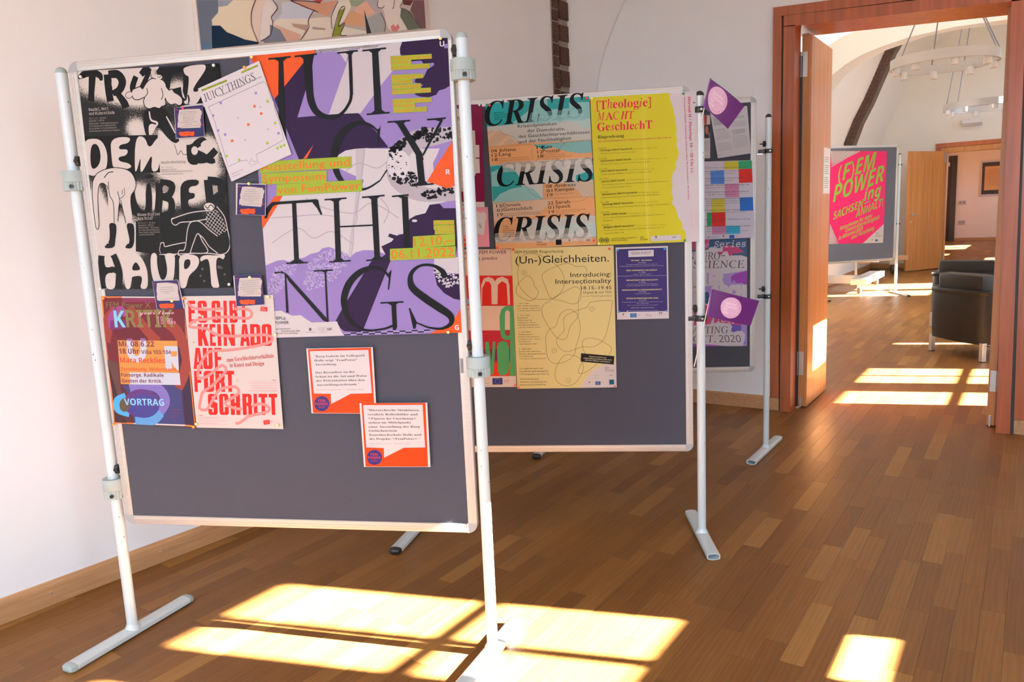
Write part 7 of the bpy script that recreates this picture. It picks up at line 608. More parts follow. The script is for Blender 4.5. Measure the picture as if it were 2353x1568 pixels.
{"n":"neuroscience_poster","l":"tall poster with white bubble letters, at the bottom of the third board","c":"poster","b":"b3","o":[-0.4357,0.6257],"r":-0.0165,"k":[[0,0],[3252,0],[3140,6041],[-149,6048]],"col":"C6BEC6","lift":0,"g":None,"gl":0.45,"e":[["P","3A5A7A",[-149,6048,3140,6041,3161,5022,2765,5110,2332,5119,2174,5330,2034,5627,1602,5539,1311,5595,925,5457,-94,5332]],["P","B84A72",[-100,6022,1136,6031,1067,5748,973,5505,245,5472,-97,5579]],["P","C04A78",[1822,5338,1556,5344,1583,5185,1752,5142,2188,5059,2379,5202,3026,5286,2661,5564,2274,5680,2033,5701,1842,5607]],["P","A48CC8",[256,4333,1986,4099,3166,4274,3194,3382,3100,2785,271,2832]],["P","9A4AA8",[2495,4089,3167,4249,3194,3392,2891,3586,2601,3566,2452,3768,2359,3546,2304,3944]],["P","3A5A7A",[264,3534,579,3828,709,3126,470,2527,1060,2417,1153,2818,1051,3120,270,2933]],["P","C04A78",[275,2328,617,2525,1061,2316,1364,1656,1174,1202,286,1213]],["P","6A5AB0",[2158,987,2398,1288,2736,1486,2936,1180,2918,877,2504,780]],["P","A48CC8",[2858,1484,3230,1580,3252,0,2959,13,3141,672,2942,877]],["P","C04A78",[1413,1655,2931,1483,2839,1182,2251,1290,1418,1301]],["P","A05AB8",[-2,195,1682,51,2174,0,0,0]],["P","CBC4C8",[974,5406,1117,5600,1359,5604,1554,5467,1558,5196,1752,5167,1894,5336,2087,5356,2188,5083,2476,5126,2861,5117,3151,5013,3175,4298,2589,4211,2010,4124,1038,4168,257,4233,246,5374]],["T","B4ACBA","ER",1061,3545,1995,3528,743.9,"bub"],["T","CBC4C8","ER",1075,3560,1981,3543,724.6,"bub"],["T","B4ACBA","ARCH",1090,2778,3163,2744,743.9,"bub"],["T","CBC4C8","ARCH",1104,2793,3148,2760,724.6,"bub"],["T","B4ACBA","DER",249,3520,1061,3505,743.9,"bub"],["T","CBC4C8","DER",264,3534,1046,3520,724.6,"bub"],["T","B4ACBA","RESE",-136,2647,582,2636,743.9,"bub"],["T","CBC4C8","RESE",-121,2662,567,2651,724.6,"bub"],["P","CBC4C8",[1025,1255,1662,1374,2251,1290,2425,1136,2309,732,2747,879,3017,800,3135,520,3032,12,1681,76,1039,159,296,166,286,1213]],["T","D8CDD8","Series",1359,5594,3044,5579,328.5,"ms"],["T","D8A0B8","ure",341,5593,1059,5591,289.9,"ms"],["T","5a5458","NEURO–",-42,4925,1998,4910,405.8,"thin"],["T","5a5458","SCIENCE",255,4452,3077,4424,405.8,"thin"],["T","D8CDD8","logy",1540,1375,2640,1376,241.5,"ms"],["T","D8CDD8","n c i",277,2126,622,2121,289.9,"ms"],["T","5a5458","STARTING",-354,762,2221,743,386.5,"thin"],["T","5a5458","OCT. 2020",296,243,2930,227,386.5,"thin"],["P","3a4a9a",[3156,189,3154,178,3150,168,3142,161,3133,156,3122,154,3112,156,3102,161,3094,169,3089,179,3087,190,3089,201,3094,211,3101,219,3110,224,3121,225,3132,223,3141,218,3149,210,3154,200]],["T","8a8488","in the UFP Magdeburg",2173,92,2933,85,38.6,"s"]]},
{"n":"empower_poster","l":"bright pink poster with green slanted capitals on the pinboard in the next room","c":"poster","b":"b4","o":[-1.2406,0.8313],"r":-0.0297,"k":[[0,0],[9771,0],[9535,13884],[-376,13816]],"col":"DE2C68","lift":0,"g":None,"gl":0.45,"e":[["P","CBC2BA",[-376,13816,4829,13835,2511,12809,-104,11448]],["S","C87A8A",[59],[-136,11509,-15,13808],0,0],["S","C87A8A",[59],[-136,11509,274,13811],0,0],["S","C87A8A",[59],[-136,11509,636,13815],0,0],["S","C87A8A",[59],[-136,11509,1070,13819],0,0],["S","C87A8A",[59],[-136,11509,1651,13825],0,0],["S","C87A8A",[59],[-136,11509,2379,13833],0,0],["S","C87A8A",[59],[-136,11509,3329,13843],0,0],["S","C87A8A",[59],[-136,11509,4210,13852],0,0],["P","CBC2BA",[71,3064,791,1679,1768,3,0,0]],["S","C87A8A",[59],[1708,4,-26,2691],0,0],["S","C87A8A",[59],[1708,4,0,2192],0,0],["S","C87A8A",[59],[1708,4,27,1691],0,0],["S","C87A8A",[59],[1708,4,54,1190],0,0],["S","C87A8A",[59],[1708,4,74,814],0,0],["S","C87A8A",[59],[1708,4,94,438],0,0],["S","C87A8A",[59],[1708,4,107,186],0,0],["P","CBC2BA",[9786,2963,9771,0,6066,-5]],["T","84A83C","(F)EM",1108,9223,7697,11490,2338.4,"bi"],["T","84A83C","POWER",368,6215,9230,9452,2486.4,"bi"],["T","84A83C","ing",5853,6357,8922,7271,1776.0,"bi"],["T","84A83C","SACHSEN",568,3619,5783,5569,1154.4,"bi"],["T","84A83C","ANHALT!",4512,3886,9332,5669,1184.0,"bi"],["T","84A83C","Gemeinsam für mehr",1874,2063,7595,3979,592.0,"bi"],["T","84A83C","Chancengerechtigkeit",2784,1672,8884,3711,621.6,"bi"],["T","84A83C","in Wissenschaft",1709,533,6001,2039,621.6,"bi"],["T","84A83C","und Forschung",3962,593,8020,2072,621.6,"bi"],["S","84A83C",[148,148],[5877,5982,6989,6401],0,0],["T","8a8488","FEM",8313,1304,8890,1320,266.4,"s"],["T","8a8488","POWER",8338,921,9493,952,266.4,"s"],["P","2a3a6a",[8302,539,8757,557,8775,275,8320,258]],["P","5a5458",[7819,497,7777,431,7686,433,7636,500,7678,566,7769,564]]]}
]
PINS = [["b1",-1.2038,1.8716,"white","at the top left corner of the black and white poster"],["b1",-0.7559,1.8714,"white","at the top right corner of the black and white poster"],["b1",-1.2285,1.216,"white","at the bottom left corner of the black and white poster"],["b1",-0.7776,1.2168,"white","at the bottom right corner of the black and white poster"],["b1",-0.6318,1.8856,"yellow","at the top left of the big purple poster"],["b1",-0.0558,1.8913,"yellow","at the top right of the big purple poster"],["b1",-0.0822,1.0524,"yellow","at the bottom right of the big purple poster"],["b1",-0.6577,1.8584,"orange","holding the tilted floor plan sheet"],["b1",-0.8705,1.7566,"red","on the quote card over the black and white poster"],["b1",-0.6788,1.5207,"yellow","on the quote card beside the lime lettering"],["b1",-0.7058,1.2364,"yellow","on the quote card above the red lettered poster"],["b1",-0.9796,1.1699,"yellow","on the lower edge of the quote card above the talk poster"],["b1",-1.2218,1.1847,"orange","at the top left of the dark red talk poster"],["b1",-0.9383,1.1772,"orange","between the tops of the talk poster and the red lettered poster"],["b1",-1.2443,0.7648,"orange","at the bottom left of the dark red talk poster"],["b1",-0.9536,0.7566,"orange","at the bottom right of the dark red talk poster"],["b1",-0.6511,1.1744,"yellow","at the top right of the red lettered poster"],["b1",-0.6387,1.0554,"yellow","at the bottom left of the big purple poster"],["b1",-0.9431,0.7669,"yellow","at the bottom left of the red lettered poster"],["b1",-0.6598,0.7632,"yellow","at the bottom right of the red lettered poster"],["b2",-0.8713,1.8429,"white","at the top right of the burgundy poster"],["b2",-0.8296,1.8387,"red","at the top left of the teal and orange poster"],["b2",-0.44,1.8427,"red","at the top right of the teal and orange poster"],["b2",-0.8234,1.2677,"red","at the bottom left of the teal and orange poster"],["b2",-0.4259,1.2804,"red","at the bottom right of the teal and orange poster"],["b2",-0.4194,1.8402,"yellow","at the top left of the yellow torn edge poster"],["b2",-0.0641,1.8369,"green","at the top right of the yellow torn edge poster"],["b2",-0.064,1.2675,"green","at the bottom right of the yellow torn edge poster"],["b2",-0.4076,1.269,"yellow","at the bottom left of the yellow torn edge poster"],["b2",-0.7576,1.2575,"red","at the top left of the pale yellow line poster"],["b2",-0.3643,1.2458,"red","at the top right of the pale yellow line poster"],["b2",-0.7602,0.674,"red","at the bottom left of the pale yellow line poster"],["b2",-0.3553,0.6731,"red","at the bottom right of the pale yellow line poster"],["b2",-0.7757,0.6838,"red","at the bottom right of the peach type poster"],["b2",-0.3307,1.2386,"blue","at the top left of the indigo poster"],["b2",-0.1433,1.2361,"blue","at the top right of the indigo poster"],["b2",-0.3307,0.9863,"blue","at the bottom left of the indigo poster"],["b2",-0.1382,0.9853,"blue","at the bottom right of the indigo poster"]]
def spline(P, W, closed, sm):
    n = len(P)
    if not sm or n < 3:
        return (P + [P[0]], W + [W[0]]) if closed else (P, W)
    out, ow = [], []; segs = n if closed else n - 1; K_ = 5
    for i in range(segs):
        p = [P[(i + k) % n] if closed else P[max(0, min(n - 1, i + k))] for k in (-1, 0, 1, 2)]; w0, w1 = W[i % n], W[(i + 1) % n]
        for j in range(K_):
            t = j / K_; q = []
            for a in (0, 1): q.append(.5 * (2 * p[1][a] + (p[2][a] - p[0][a]) * t + (2 * p[0][a] - 5 * p[1][a] + 4 * p[2][a] - p[3][a]) * t * t + (3 * p[1][a] - p[0][a] - 3 * p[2][a] + p[3][a]) * t ** 3))
            out.append(tuple(q)); ow.append(w0 + (w1 - w0) * t)
    out.append(P[0] if closed else P[-1]); ow.append(W[0] if closed else W[-1])
    return out, ow
def inside(x, y, P):
    r = False; j = len(P) - 1
    for i in range(len(P)):
        if (P[i][1] > y) != (P[j][1] > y) and x < (P[j][0] - P[i][0]) * (y - P[i][1]) / (P[j][1] - P[i][1]) + P[i][0]: r = not r
        j = i
    return r
def clipbox(pts, bx_):                                             # keep print on its sheet: clip convexly against the sheet outline
    for i in range(len(bx_)):
        a, b = bx_[i], bx_[(i + 1) % len(bx_)]; out = []
        def sd_(p): return (b[0] - a[0]) * (p[1] - a[1]) - (b[1] - a[1]) * (p[0] - a[0])
        for k in range(len(pts)):
            p, q = pts[k], pts[(k + 1) % len(pts)]; sp_, sq = sd_(p), sd_(q)
            if sp_ >= 0: out.append(p)
            if (sp_ >= 0) != (sq >= 0): t = sp_ / (sp_ - sq); out.append((p[0] + (q[0] - p[0]) * t, p[1] + (q[1] - p[1]) * t))
        pts = out
        if len(pts) < 3: return []
    return pts
UP = 0x1D400
STY = {'b': (0x1D5D4, 0x1D5EE, 0x1D7EC), 'x': (0x1D5D4, 0x1D5EE, 0x1D7EC), 'bub': (0x1D5D4, 0x1D5EE, 0x1D7EC), 'se': (0x1D400, 0x1D41A, 0x1D7CE), 'si': (0x1D434, 0x1D44E, 0), 'sb': (0x1D468, 0x1D482, 0), 'm': (0x1D670, 0x1D68A, 0x1D7F6), 'sc': (0x1D4D0, 0x1D4EA, 0), 'bi': (0x1D63C, 0x1D656, 0), 'ms': (0x1D670, 0x1D68A, 0x1D7F6), 'thin': (0x1D434, 0x1D44E, 0), 's': None}
def styled(t, st):
    k = STY[st]
    if not k: return t
    for a, b in (('ä', 'a'), ('ö', 'o'), ('ü', 'u'), ('Ä', 'A'), ('Ö', 'O'), ('Ü', 'U'), ('–', '\u2212'), ('—', '\u2212'), ('“', '"'), ('”', '"'), ('„', '\u2033'), ('«', '\u226a'), ('»', '\u226b'), ('·', '-'), ('•', '*'), ('’', '\u2032'), ('‚', ','), ('‘', '\u2032')): t = t.replace(a, b)
    o = ''
    for ch in t:
        if 'A' <= ch <= 'Z': o += chr(k[0] + ord(ch) - 65)
        elif 'a' <= ch <= 'z':
            c = k[1] + ord(ch) - 97; o += chr(0x210E if c == 0x1D455 else c)
        elif '0' <= ch <= '9' and k[2]: o += chr(k[2] + ord(ch) - 48)
        else: o += ch
    return o
OFFS = {'x': .012, 'bub': .075}
try: MATHFONT = bpy.data.fonts.load(bpy.utils.system_resource('DATAFILES', path='fonts') + '/NotoSansMath-Regular.woff2')   # the font Blender itself falls back to for these letters, only faster
except Exception: MATHFONT = None
def curve_text(t, st, h=None):
    cu = bpy.data.curves.new('text', 'FONT')
    if MATHFONT and st != 's': cu.font = MATHFONT
    cu.body = styled(t, st); cu.resolution_u = 2 if st not in ('sb', 'x', 'bub', 'bi', 'thin') else 4; cu.offset = OFFS.get(st, 0)
    o = bpy.data.objects.new('text', cu); C.objects.link(o); return o
caps = {}
jobs = []; dots = []
for pi, p in enumerate(POSTERS):
    for e in p['e']:
        if e[0] == 'T':
            jobs.append((e, curve_text(e[2], e[8])))
            if e[8] != 's':
                for i, ch in enumerate(e[2]):
                    if ch in 'äöüÄÖÜ': dots.append((e, ch, curve_text(e[2][:i + 1], e[8]), curve_text(ch, e[8])))
for st in STY: caps[st] = curve_text('H', st)
bpy.context.view_layer.update()
dg = bpy.context.evaluated_depsgraph_get()
def tmesh(o):
    me = o.evaluated_get(dg).to_mesh(); v = [tuple(q.co[:2]) for q in me.vertices]; f = [tuple(q.vertices) for q in me.polygons]; o.evaluated_get(dg).to_mesh_clear(); return v, f
for st in caps: caps[st] = max(q[1] for q in tmesh(caps[st])[0])
TM = {id(e): tmesh(o) for e, o in jobs}
for e, ch, o1, o2 in dots:                                         # umlaut dots over the plain letter
    v, f = TM[id(e)]; a = tmesh(o1)[0]; b = tmesh(o2)[0]; wd = max(q[0] for q in b) - min(q[0] for q in b); cx_ = max(q[0] for q in a) - wd / 2; zy = max(q[1] for q in b) + .10; r = .045
    for dx in (-.11, .11):
        n = len(v); v += [(cx_ + dx + r * math.cos(t * math.pi / 3), zy + r * math.sin(t * math.pi / 3)) for t in range(6)]; f.append(tuple(range(n, n + 6)))
for o in [o for o in C.objects if o.type == 'FONT']:
    cu = o.data; bpy.data.objects.remove(o); bpy.data.curves.remove(cu)
def mkprint(name, V, F, COLS, m, par):
    if not F: return
    me = bpy.data.meshes.new(name); me.from_pydata(V, [], F); ca = me.color_attributes.new('ink', 'FLOAT_COLOR', 'POINT'); ca.data.foreach_set('color', [k for q in COLS for k in q]); o = link(name, me, m, par); o['kind'] = 'stuff'; return o
def build_poster(p, idx):
    (bxx, byy), yaw = BOARDS[p['b']]; ya = math.radians(yaw)
    Mb = Matrix.Translation((bxx, byy, 0)) @ Matrix.Rotation(ya, 4, 'Z') @ Matrix(((1, 0, 0, 0), (0, 0, -1, 0), (0, 1, 0, 0), (0, 0, 0, 1)))   # board x, up, towards the viewer
    thick = .0006; base = .0090 + p['lift'] * .0012 + (.0012 if p['lift'] else 0) + (idx % 3) * .0002
    if p['n'] in ('torn_edge_poster', 'exhibition_poster', 'art_poster', 'colour_block_programme', 'programme_poster', 'lecture_series_poster', 'article_page'): base += .0042
    elif p['lift'] and p['b'] == 'b1': base += .0042
    Mx = Mb @ Matrix.Translation((p['o'][0], p['o'][1], base)) @ Matrix.Rotation(p['r'], 4, 'Z')
    sheet = [(a / 1e4, b / 1e4) for a, b in p['k']]
    V = [(x, y, z) for z in (0, thick) for x, y in sheet]
    me = bpy.data.meshes.new(p['n']); me.from_pydata(V, [], [(3, 2, 1, 0), (4, 5, 6, 7), (0, 1, 5, 4), (1, 2, 6, 5), (2, 3, 7, 6), (3, 0, 4, 7)])
    ca = me.color_attributes.new('ink', 'FLOAT_COLOR', 'POINT'); ca.data.foreach_set('color', list(hexcol(p['col'])) * 8)
    sh = link(p['n'], me, ink(p['gl'])); sh.matrix_world = Mx
    tag(sh, p['l'], p['c'], p['g'])
    rim = sheet; zl = thick; st = .000012
    AV, AF, AC = [], [], []; TV, TF, TC = [], [], []
    def put(pts, col, z, tri=True):
        pts = clipbox(pts, rim)
        if len(pts) < 3: return
        n = len(AV); AV.extend([(x, y, z) for x, y in pts]); AC.extend([col] * len(pts))
        if len(pts) < 5 and False: AF.append(tuple(range(n, n + len(pts))))
        else:
            for t in tessellate_polygon([[Vector((x, y, 0)) for x, y in pts]]): AF.append(tuple(n + i for i in t))
    def quads(Ls, col, z):
        for q in Ls: put(q, col, z)
    for e in p['e']:
        zl += st; k = e[0]
        if k == 'G':
            m = spray_mat(hexcol(e[1]), hexcol(e[2])); nx, ny = 60, 90; GV, GF, GC = [], [], []
            a, b, c, d = sheet
            for j in range(ny + 1):
                for i in range(nx + 1):
                    s, t = i / nx, j / ny; x = (a[0] * (1 - s) + b[0] * s) * (1 - t) + (d[0] * (1 - s) + c[0] * s) * t; y = (a[1] * (1 - s) + b[1] * s) * (1 - t) + (d[1] * (1 - s) + c[1] * s) * t
                    f = sum(am * math.exp(-((x * 1e4 - bx_) / rx) ** 2 - ((y * 1e4 - by_) / ry) ** 2) for bx_, by_, rx, ry, am in e[3]); GV.append((x, y, zl)); GC.append((f, f, f, 1))
            for j in range(ny):
                for i in range(nx): n = j * (nx + 1) + i; GF.append((n, n + 1, n + nx + 2, n + nx + 1))
            mkprint('sprayed_ground', GV, GF, GC, m, sh); continue
        if k == 'T':
            _, colr, txt, x0, y0, x1, y1, h, sty = e; v, f = TM[id(e)]
            if not v: continue
            mnx = min(q[0] for q in v); mxx = max(q[0] for q in v); cap = caps[sty]; L = math.hypot(x1 - x0, y1 - y0) / 1e4; ang = math.atan2(y1 - y0, x1 - x0)
            sx, sy = L / max(1e-6, mxx - mnx), h / 1e4 / cap; shear = -.2 if sty == 'thin' else (.12 if sty == 'x' and 0 else 0)
            if sty == 'ms': shear = .18
            ca_, sa_ = math.cos(ang), math.sin(ang); n = len(TV); col = hexcol(colr); px_, py_ = [], []
            for (qx, qy) in v:
                qx2 = (qx - mnx) + shear * 0
                if sty == 'thin': qx2 = (qx - mnx) - .20 * qy + .0
                if sty == 'ms': qx2 = (qx - mnx) + .16 * qy
                lx, ly = qx2 * sx, qy * sy
                if sty == 'bi': TV.append((x0 / 1e4 + lx * ca_, y0 / 1e4 + lx * sa_ + ly, zl)); TC.append(col); continue
                TV.append((x0 / 1e4 + lx * ca_ - ly * sa_, y0 / 1e4 + lx * sa_ + ly * ca_, zl)); TC.append(col)
            TF.extend([tuple(n + i for i in q) for q in f]); continue
        col = hexcol(e[1])
        P = [(e[2][i] / 1e4, e[2][i + 1] / 1e4) for i in range(0, len(e[2]), 2)] if k in 'PQHK' else None
        if k == 'Q':                                               # rounded outline: cut the corners twice
            for _ in range(2): P = [c_ for i in range(len(P)) for c_ in ((P[i][0] * .75 + P[(i + 1) % len(P)][0] * .25, P[i][1] * .75 + P[(i + 1) % len(P)][1] * .25), (P[i][0] * .25 + P[(i + 1) % len(P)][0] * .75, P[i][1] * .25 + P[(i + 1) % len(P)][1] * .75))]
        if k in 'PQ': 
            n = len(AV); 
            for t in [0]:
                tri = tessellate_polygon([[Vector((x, y, 0)) for x, y in P]])
                for t3 in tri: 
                    q = [P[i] for i in t3]
                    ar = (q[1][0] - q[0][0]) * (q[2][1] - q[0][1]) - (q[1][1] - q[0][1]) * (q[2][0] - q[0][0])
                    if ar < 0: q = q[::-1]
                    c2 = clipbox(q, rim)
                    if len(c2) >= 3: n = len(AV); AV.extend([(x, y, zl) for x, y in c2]); AC.extend([col] * len(c2)); AF.append(tuple(range(n, n + len(c2))))
        elif k == 'S':
            W = [q / 1e4 for q in e[2]]; P = [(e[3][i] / 1e4, e[3][i + 1] / 1e4) for i in range(0, len(e[3]), 2)]
            if len(W) != len(P): W = [W[min(len(W) - 1, int(i * (len(W) - 1) / max(1, len(P) - 1)))] + (0 if len(W) < 2 or i * (len(W) - 1) / max(1, len(P) - 1) >= len(W) - 1 else (W[int(i * (len(W) - 1) / max(1, len(P) - 1)) + 1] - W[int(i * (len(W) - 1) / max(1, len(P) - 1))]) * ((i * (len(W) - 1) / max(1, len(P) - 1)) % 1)) for i in range(len(P))]
            P, W = spline(P, W, e[4], e[5]); Lf, Rt = [], []
            for i in range(len(P)):
                a, b = P[max(0, i - 1)], P[min(len(P) - 1, i + 1)]; dx, dy = b[0] - a[0], b[1] - a[1]; l = math.hypot(dx, dy) or 1; h = W[i] / 2; Lf.append((P[i][0] - dy / l * h, P[i][1] + dx / l * h)); Rt.append((P[i][0] + dy / l * h, P[i][1] - dx / l * h))
            for i in range(len(P) - 1):
                q = clipbox([Rt[i], Rt[i + 1], Lf[i + 1], Lf[i]], rim)
                if len(q) >= 3: n = len(AV); AV.extend([(x, y, zl + (i % 2) * st * .3) for x, y in q]); AC.extend([col] * len(q)); AF.append(tuple(range(n, n + len(q))))
        elif k == 'H':
            spc, ang, wd = e[3] / 1e4, math.radians(-e[4]), e[5] * e[3] / 1e4; ca_, sa_ = math.cos(ang), math.sin(ang)
            Q = [(x * ca_ + y * sa_, -x * sa_ + y * ca_) for x, y in P]; y = min(q[1] for q in Q) + spc / 2; top = max(q[1] for q in Q)
            while y < top:
                xs = []
                for i in range(len(Q)):
                    a, b = Q[i], Q[(i + 1) % len(Q)]
                    if (a[1] > y) != (b[1] > y): xs.append(a[0] + (b[0] - a[0]) * (y - a[1]) / (b[1] - a[1]))
                xs.sort()
                for a, b in zip(xs[::2], xs[1::2]):
                    q = [(X * ca_ - Y * sa_, X * sa_ + Y * ca_) for X, Y in ((a, y - wd / 2), (b, y - wd / 2), (b, y + wd / 2), (a, y + wd / 2))]; q = clipbox(q, rim)
                    if len(q) >= 3: n = len(AV); AV.extend([(u, v_, zl) for u, v_ in q]); AC.extend([col] * len(q)); AF.append(tuple(range(n, n + len(q))))
                y += spc
        elif k == 'K':
            rnd = random.Random(e[5]); x0, x1 = min(q[0] for q in P), max(q[0] for q in P); y0, y1 = min(q[1] for q in P), max(q[1] for q in P); made = tries = 0; s = e[4] / 1e4
            while made < e[3] and tries < e[3] * 8:
                tries += 1; x, y = rnd.uniform(x0, x1), rnd.uniform(y0, y1)
                if not inside(x, y, P): continue
                r = s * rnd.uniform(.35, 1.1); nn = 5; a0 = rnd.random() * 6; kx = rnd.uniform(.5, 1.5)
                q = clipbox([(x + r * kx * rnd.uniform(.6, 1.2) * math.cos(a0 + 6.283 * i / nn), y + r * rnd.uniform(.4, 1) * math.sin(a0 + 6.283 * i / nn)) for i in range(nn)], rim); made += 1
                if len(q) >= 3: n = len(AV); AV.extend([(u, v_, zl) for u, v_ in q]); AC.extend([col] * len(q)); AF.append(tuple(range(n, n + len(q))))
    mkprint('print', AV, AF, AC, ink(p['gl']), sh); mkprint('lettering', TV, TF, TC, ink(p['gl']), sh)
    return base + thick
tops = {}
for i, p in enumerate(POSTERS): build_poster(p, i)
# ------------------------------------------------------------------ push pins
PM = {}
for b, u, z, c, where in PINS:
    if c not in PM:
        bm = NB(); lathe(bm, [(.0006, -.006), (.0006, .0), (.0028, .0), (.0030, .0012), (.0042, .0026), (.0046, .0044), (.0042, .0062), (.0025, .0072), (.0003, .0074)], (0, 0, 0), (0, -1, 0), 16)
        me = bpy.data.meshes.new('push_pin'); bmesh.ops.recalc_face_normals(bm, faces=bm.faces); bm.to_mesh(me); bm.free(); me.materials.append(PINC[c]); 
        for q in me.polygons: q.use_smooth = True
        PM[c] = me
    (bx0, by0), yaw = BOARDS[b]; ya = math.radians(yaw)
    o = bpy.data.objects.new('push_pin', PM[c]); C.objects.link(o)
    off = -.0185
    o.location = (bx0 + u * math.cos(ya) - off * math.sin(ya), by0 + u * math.sin(ya) + off * math.cos(ya), z); o.rotation_euler = (0, 0, ya)
    tag(o, '%s push pin %s' % (c, where), 'pin', 'push pins in the pinned sheets')
# ------------------------------------------------------------------ painting on the left wall
bm = NB(); wallbox(bm, -3.20, -1.755, 2.05, 2.96, .002, .026); cv = frombm('canvas', bm, 'stick')
tag(cv, 'large abstract painting of pale shapes on the left wall above the nearest board', 'painting'); cv.name = 'abstract_painting'
PAINT = [["5F6A7C",[-3220,2349,-3089,2374,-3098,2322,-3130,2289,-3144,2164,-3226,2147]],["8A94A6",[-3092,2373,-3018,2387,-3022,2372,-3051,2358,-3094,2345]],["14293F",[-3135,2261,-3093,2268,-3064,2245,-3021,2238,-2977,2228,-2909,2228,-2907,2219,-3143,2166]],["4E6A86",[-3225,2177,-3143,2192,-3144,2165,-3225,2147]],["D8CCB4",[-3018,2387,-2900,2409,-2929,2357,-2936,2294,-2913,2228,-2977,2231,-3021,2238,-3063,2248,-3093,2269,-3130,2264,-3132,2284,-3098,2317,-3093,2345,-3051,2357]],["DDC4B8",[-2900,2409,-2847,2420,-2877,2357,-2891,2287,-2903,2231,-2913,2229,-2935,2299,-2926,2357]],["DBD0CC",[-2847,2420,-2807,2427,-2787,2397,-2825,2351,-2821,2328,-2840,2271,-2884,2238,-2901,2233,-2889,2292,-2874,2362]],["A9AEB6",[-2811,2426,-2767,2435,-2764,2377,-2798,2344,-2823,2335,-2825,2351,-2787,2396]],["B9C0CE",[-2762,2426,-2705,2442,-2571,2429,-2605,2382,-2795,2346,-2764,2377]],["C09078",[-2711,2445,-2548,2461,-2420,2501,-2468,2440,-2492,2409,-2552,2419,-2643,2428]],["A03A40",[-2580,2470,-2515,2483,-2534,2466]],["D2CBBE",[-2795,2347,-2612,2381,-2622,2346,-2672,2272,-2828,2317]],["C4A08C",[-2816,2321,-2666,2299,-2675,2272,-2750,2255,-2782,2300]],["6E7686",[-2836,2316,-2782,2300,-2750,2255,-2874,2228,-2884,2238,-2840,2271]],["A89080",[-2716,2341,-2622,2349,-2628,2320,-2704,2327]],["D5CCBE",[-2605,2382,-2492,2409,-2451,2401,-2473,2318,-2666,2272,-2628,2320]],["A89088",[-2593,2346,-2511,2352,-2519,2342,-2594,2334]],["DAD2C2",[-2420,2501,-2347,2514,-2336,2485,-2386,2412,-2432,2378,-2477,2355,-2470,2424]],["7F8A34",[-2418,2451,-2380,2471,-2429,2378,-2391,2396,-2422,2336,-2383,2339,-2477,2317,-2438,2393]],["8E9A84",[-2347,2514,-2234,2536,-2298,2492,-2335,2490]],["C89C78",[-2386,2412,-2338,2463,-2264,2460,-2247,2403,-2396,2389]],["D2A890",[-2298,2492,-2227,2532,-2174,2487,-2235,2454,-2323,2466]],["D8D0C4",[-2393,2379,-2249,2381,-2244,2371,-2379,2338,-2422,2336]],["9AA0A0",[-2227,2450,-2134,2494,-2107,2443,-2119,2399,-2215,2376,-2242,2415]],["2E3036",[-2250,2487,-2211,2377,-2244,2369]],["A9A4A8",[-2226,2537,-2148,2552,-2155,2518,-2134,2494,-2174,2487]],["D6CEC8",[-2152,2552,-1967,2587,-1979,2550,-1992,2497,-1940,2465,-1947,2435,-2066,2409,-2093,2423,-2113,2509,-2151,2519]],["C87878",[-2068,2433,-2046,2450,-2032,2438,-2014,2456,-1999,2438,-2024,2416,-2062,2411]],["5E665A",[-1980,2539,-1912,2539,-1841,2461,-1938,2436,-1992,2497]],["5A3030",[-1967,2587,-1880,2603,-1909,2569,-1960,2565]],["6A5054",[-1880,2603,-1796,2619,-1794,2469,-1839,2460,-1911,2545]]]
PAINTL = [["4A2A38",8,[-2903,2409,-2930,2352,-2934,2290,-2907,2221]],["4A2A38",8,[-2811,2426,-2787,2397,-2826,2350,-2821,2328,-2841,2269,-2896,2233]],["4A2A38",8,[-2711,2444,-2581,2463,-2534,2465]],["4A2A38",8,[-2711,2443,-2630,2431,-2552,2420]],["4A2A38",8,[-2574,2428,-2616,2372,-2617,2337,-2672,2272]],["4A2A38",8,[-2134,2494,-2107,2443,-2117,2399]],["4A2A38",8,[-2148,2552,-2155,2518,-2120,2518,-2107,2532]],["4A2A38",8,[-2030,2575,-2037,2540,-2047,2527]],["4A2A38",8,[-1968,2575,-1988,2543,-1929,2536,-1836,2462]],["4A2A38",8,[-2477,2317,-2418,2451,-2380,2472,-2431,2377,-2389,2396,-2422,2336,-2381,2339]],["4A2A38",8,[-2421,2495,-2470,2418,-2473,2355]]]
V, F_, CC = [], [], []
rimw = [(-3.195, 2.055), (-1.76, 2.055), (-1.76, 2.955), (-3.195, 2.955)]
def addp(P, col, off):
    for t3 in tessellate_polygon([[Vector((x, y, 0)) for x, y in P]]):
        q = [P[i] for i in t3]
        if (q[1][0] - q[0][0]) * (q[2][1] - q[0][1]) - (q[1][1] - q[0][1]) * (q[2][0] - q[0][0]) < 0: q = q[::-1]
        q = clipbox(q, rimw)
        if len(q) >= 3: n = len(V); V.extend([onw(a, b, off) for a, b in q]); CC.extend([col] * len(q)); F_.append(tuple(range(n, n + len(q))))
addp([(-3.195, 2.055), (-1.76, 2.055), (-1.76, 2.955), (-3.195, 2.955)], hexcol('B9AFA8', 1.3), .0265)
for i, (c, f) in enumerate(PAINT):
    P = [(f[j] / 1000, f[j + 1] / 1000) for j in range(0, len(f), 2)]
    # shapes that were cut by the upper picture edge run on upwards
    addp(P, hexcol(c, 1.35), .0267 + i * .00004)
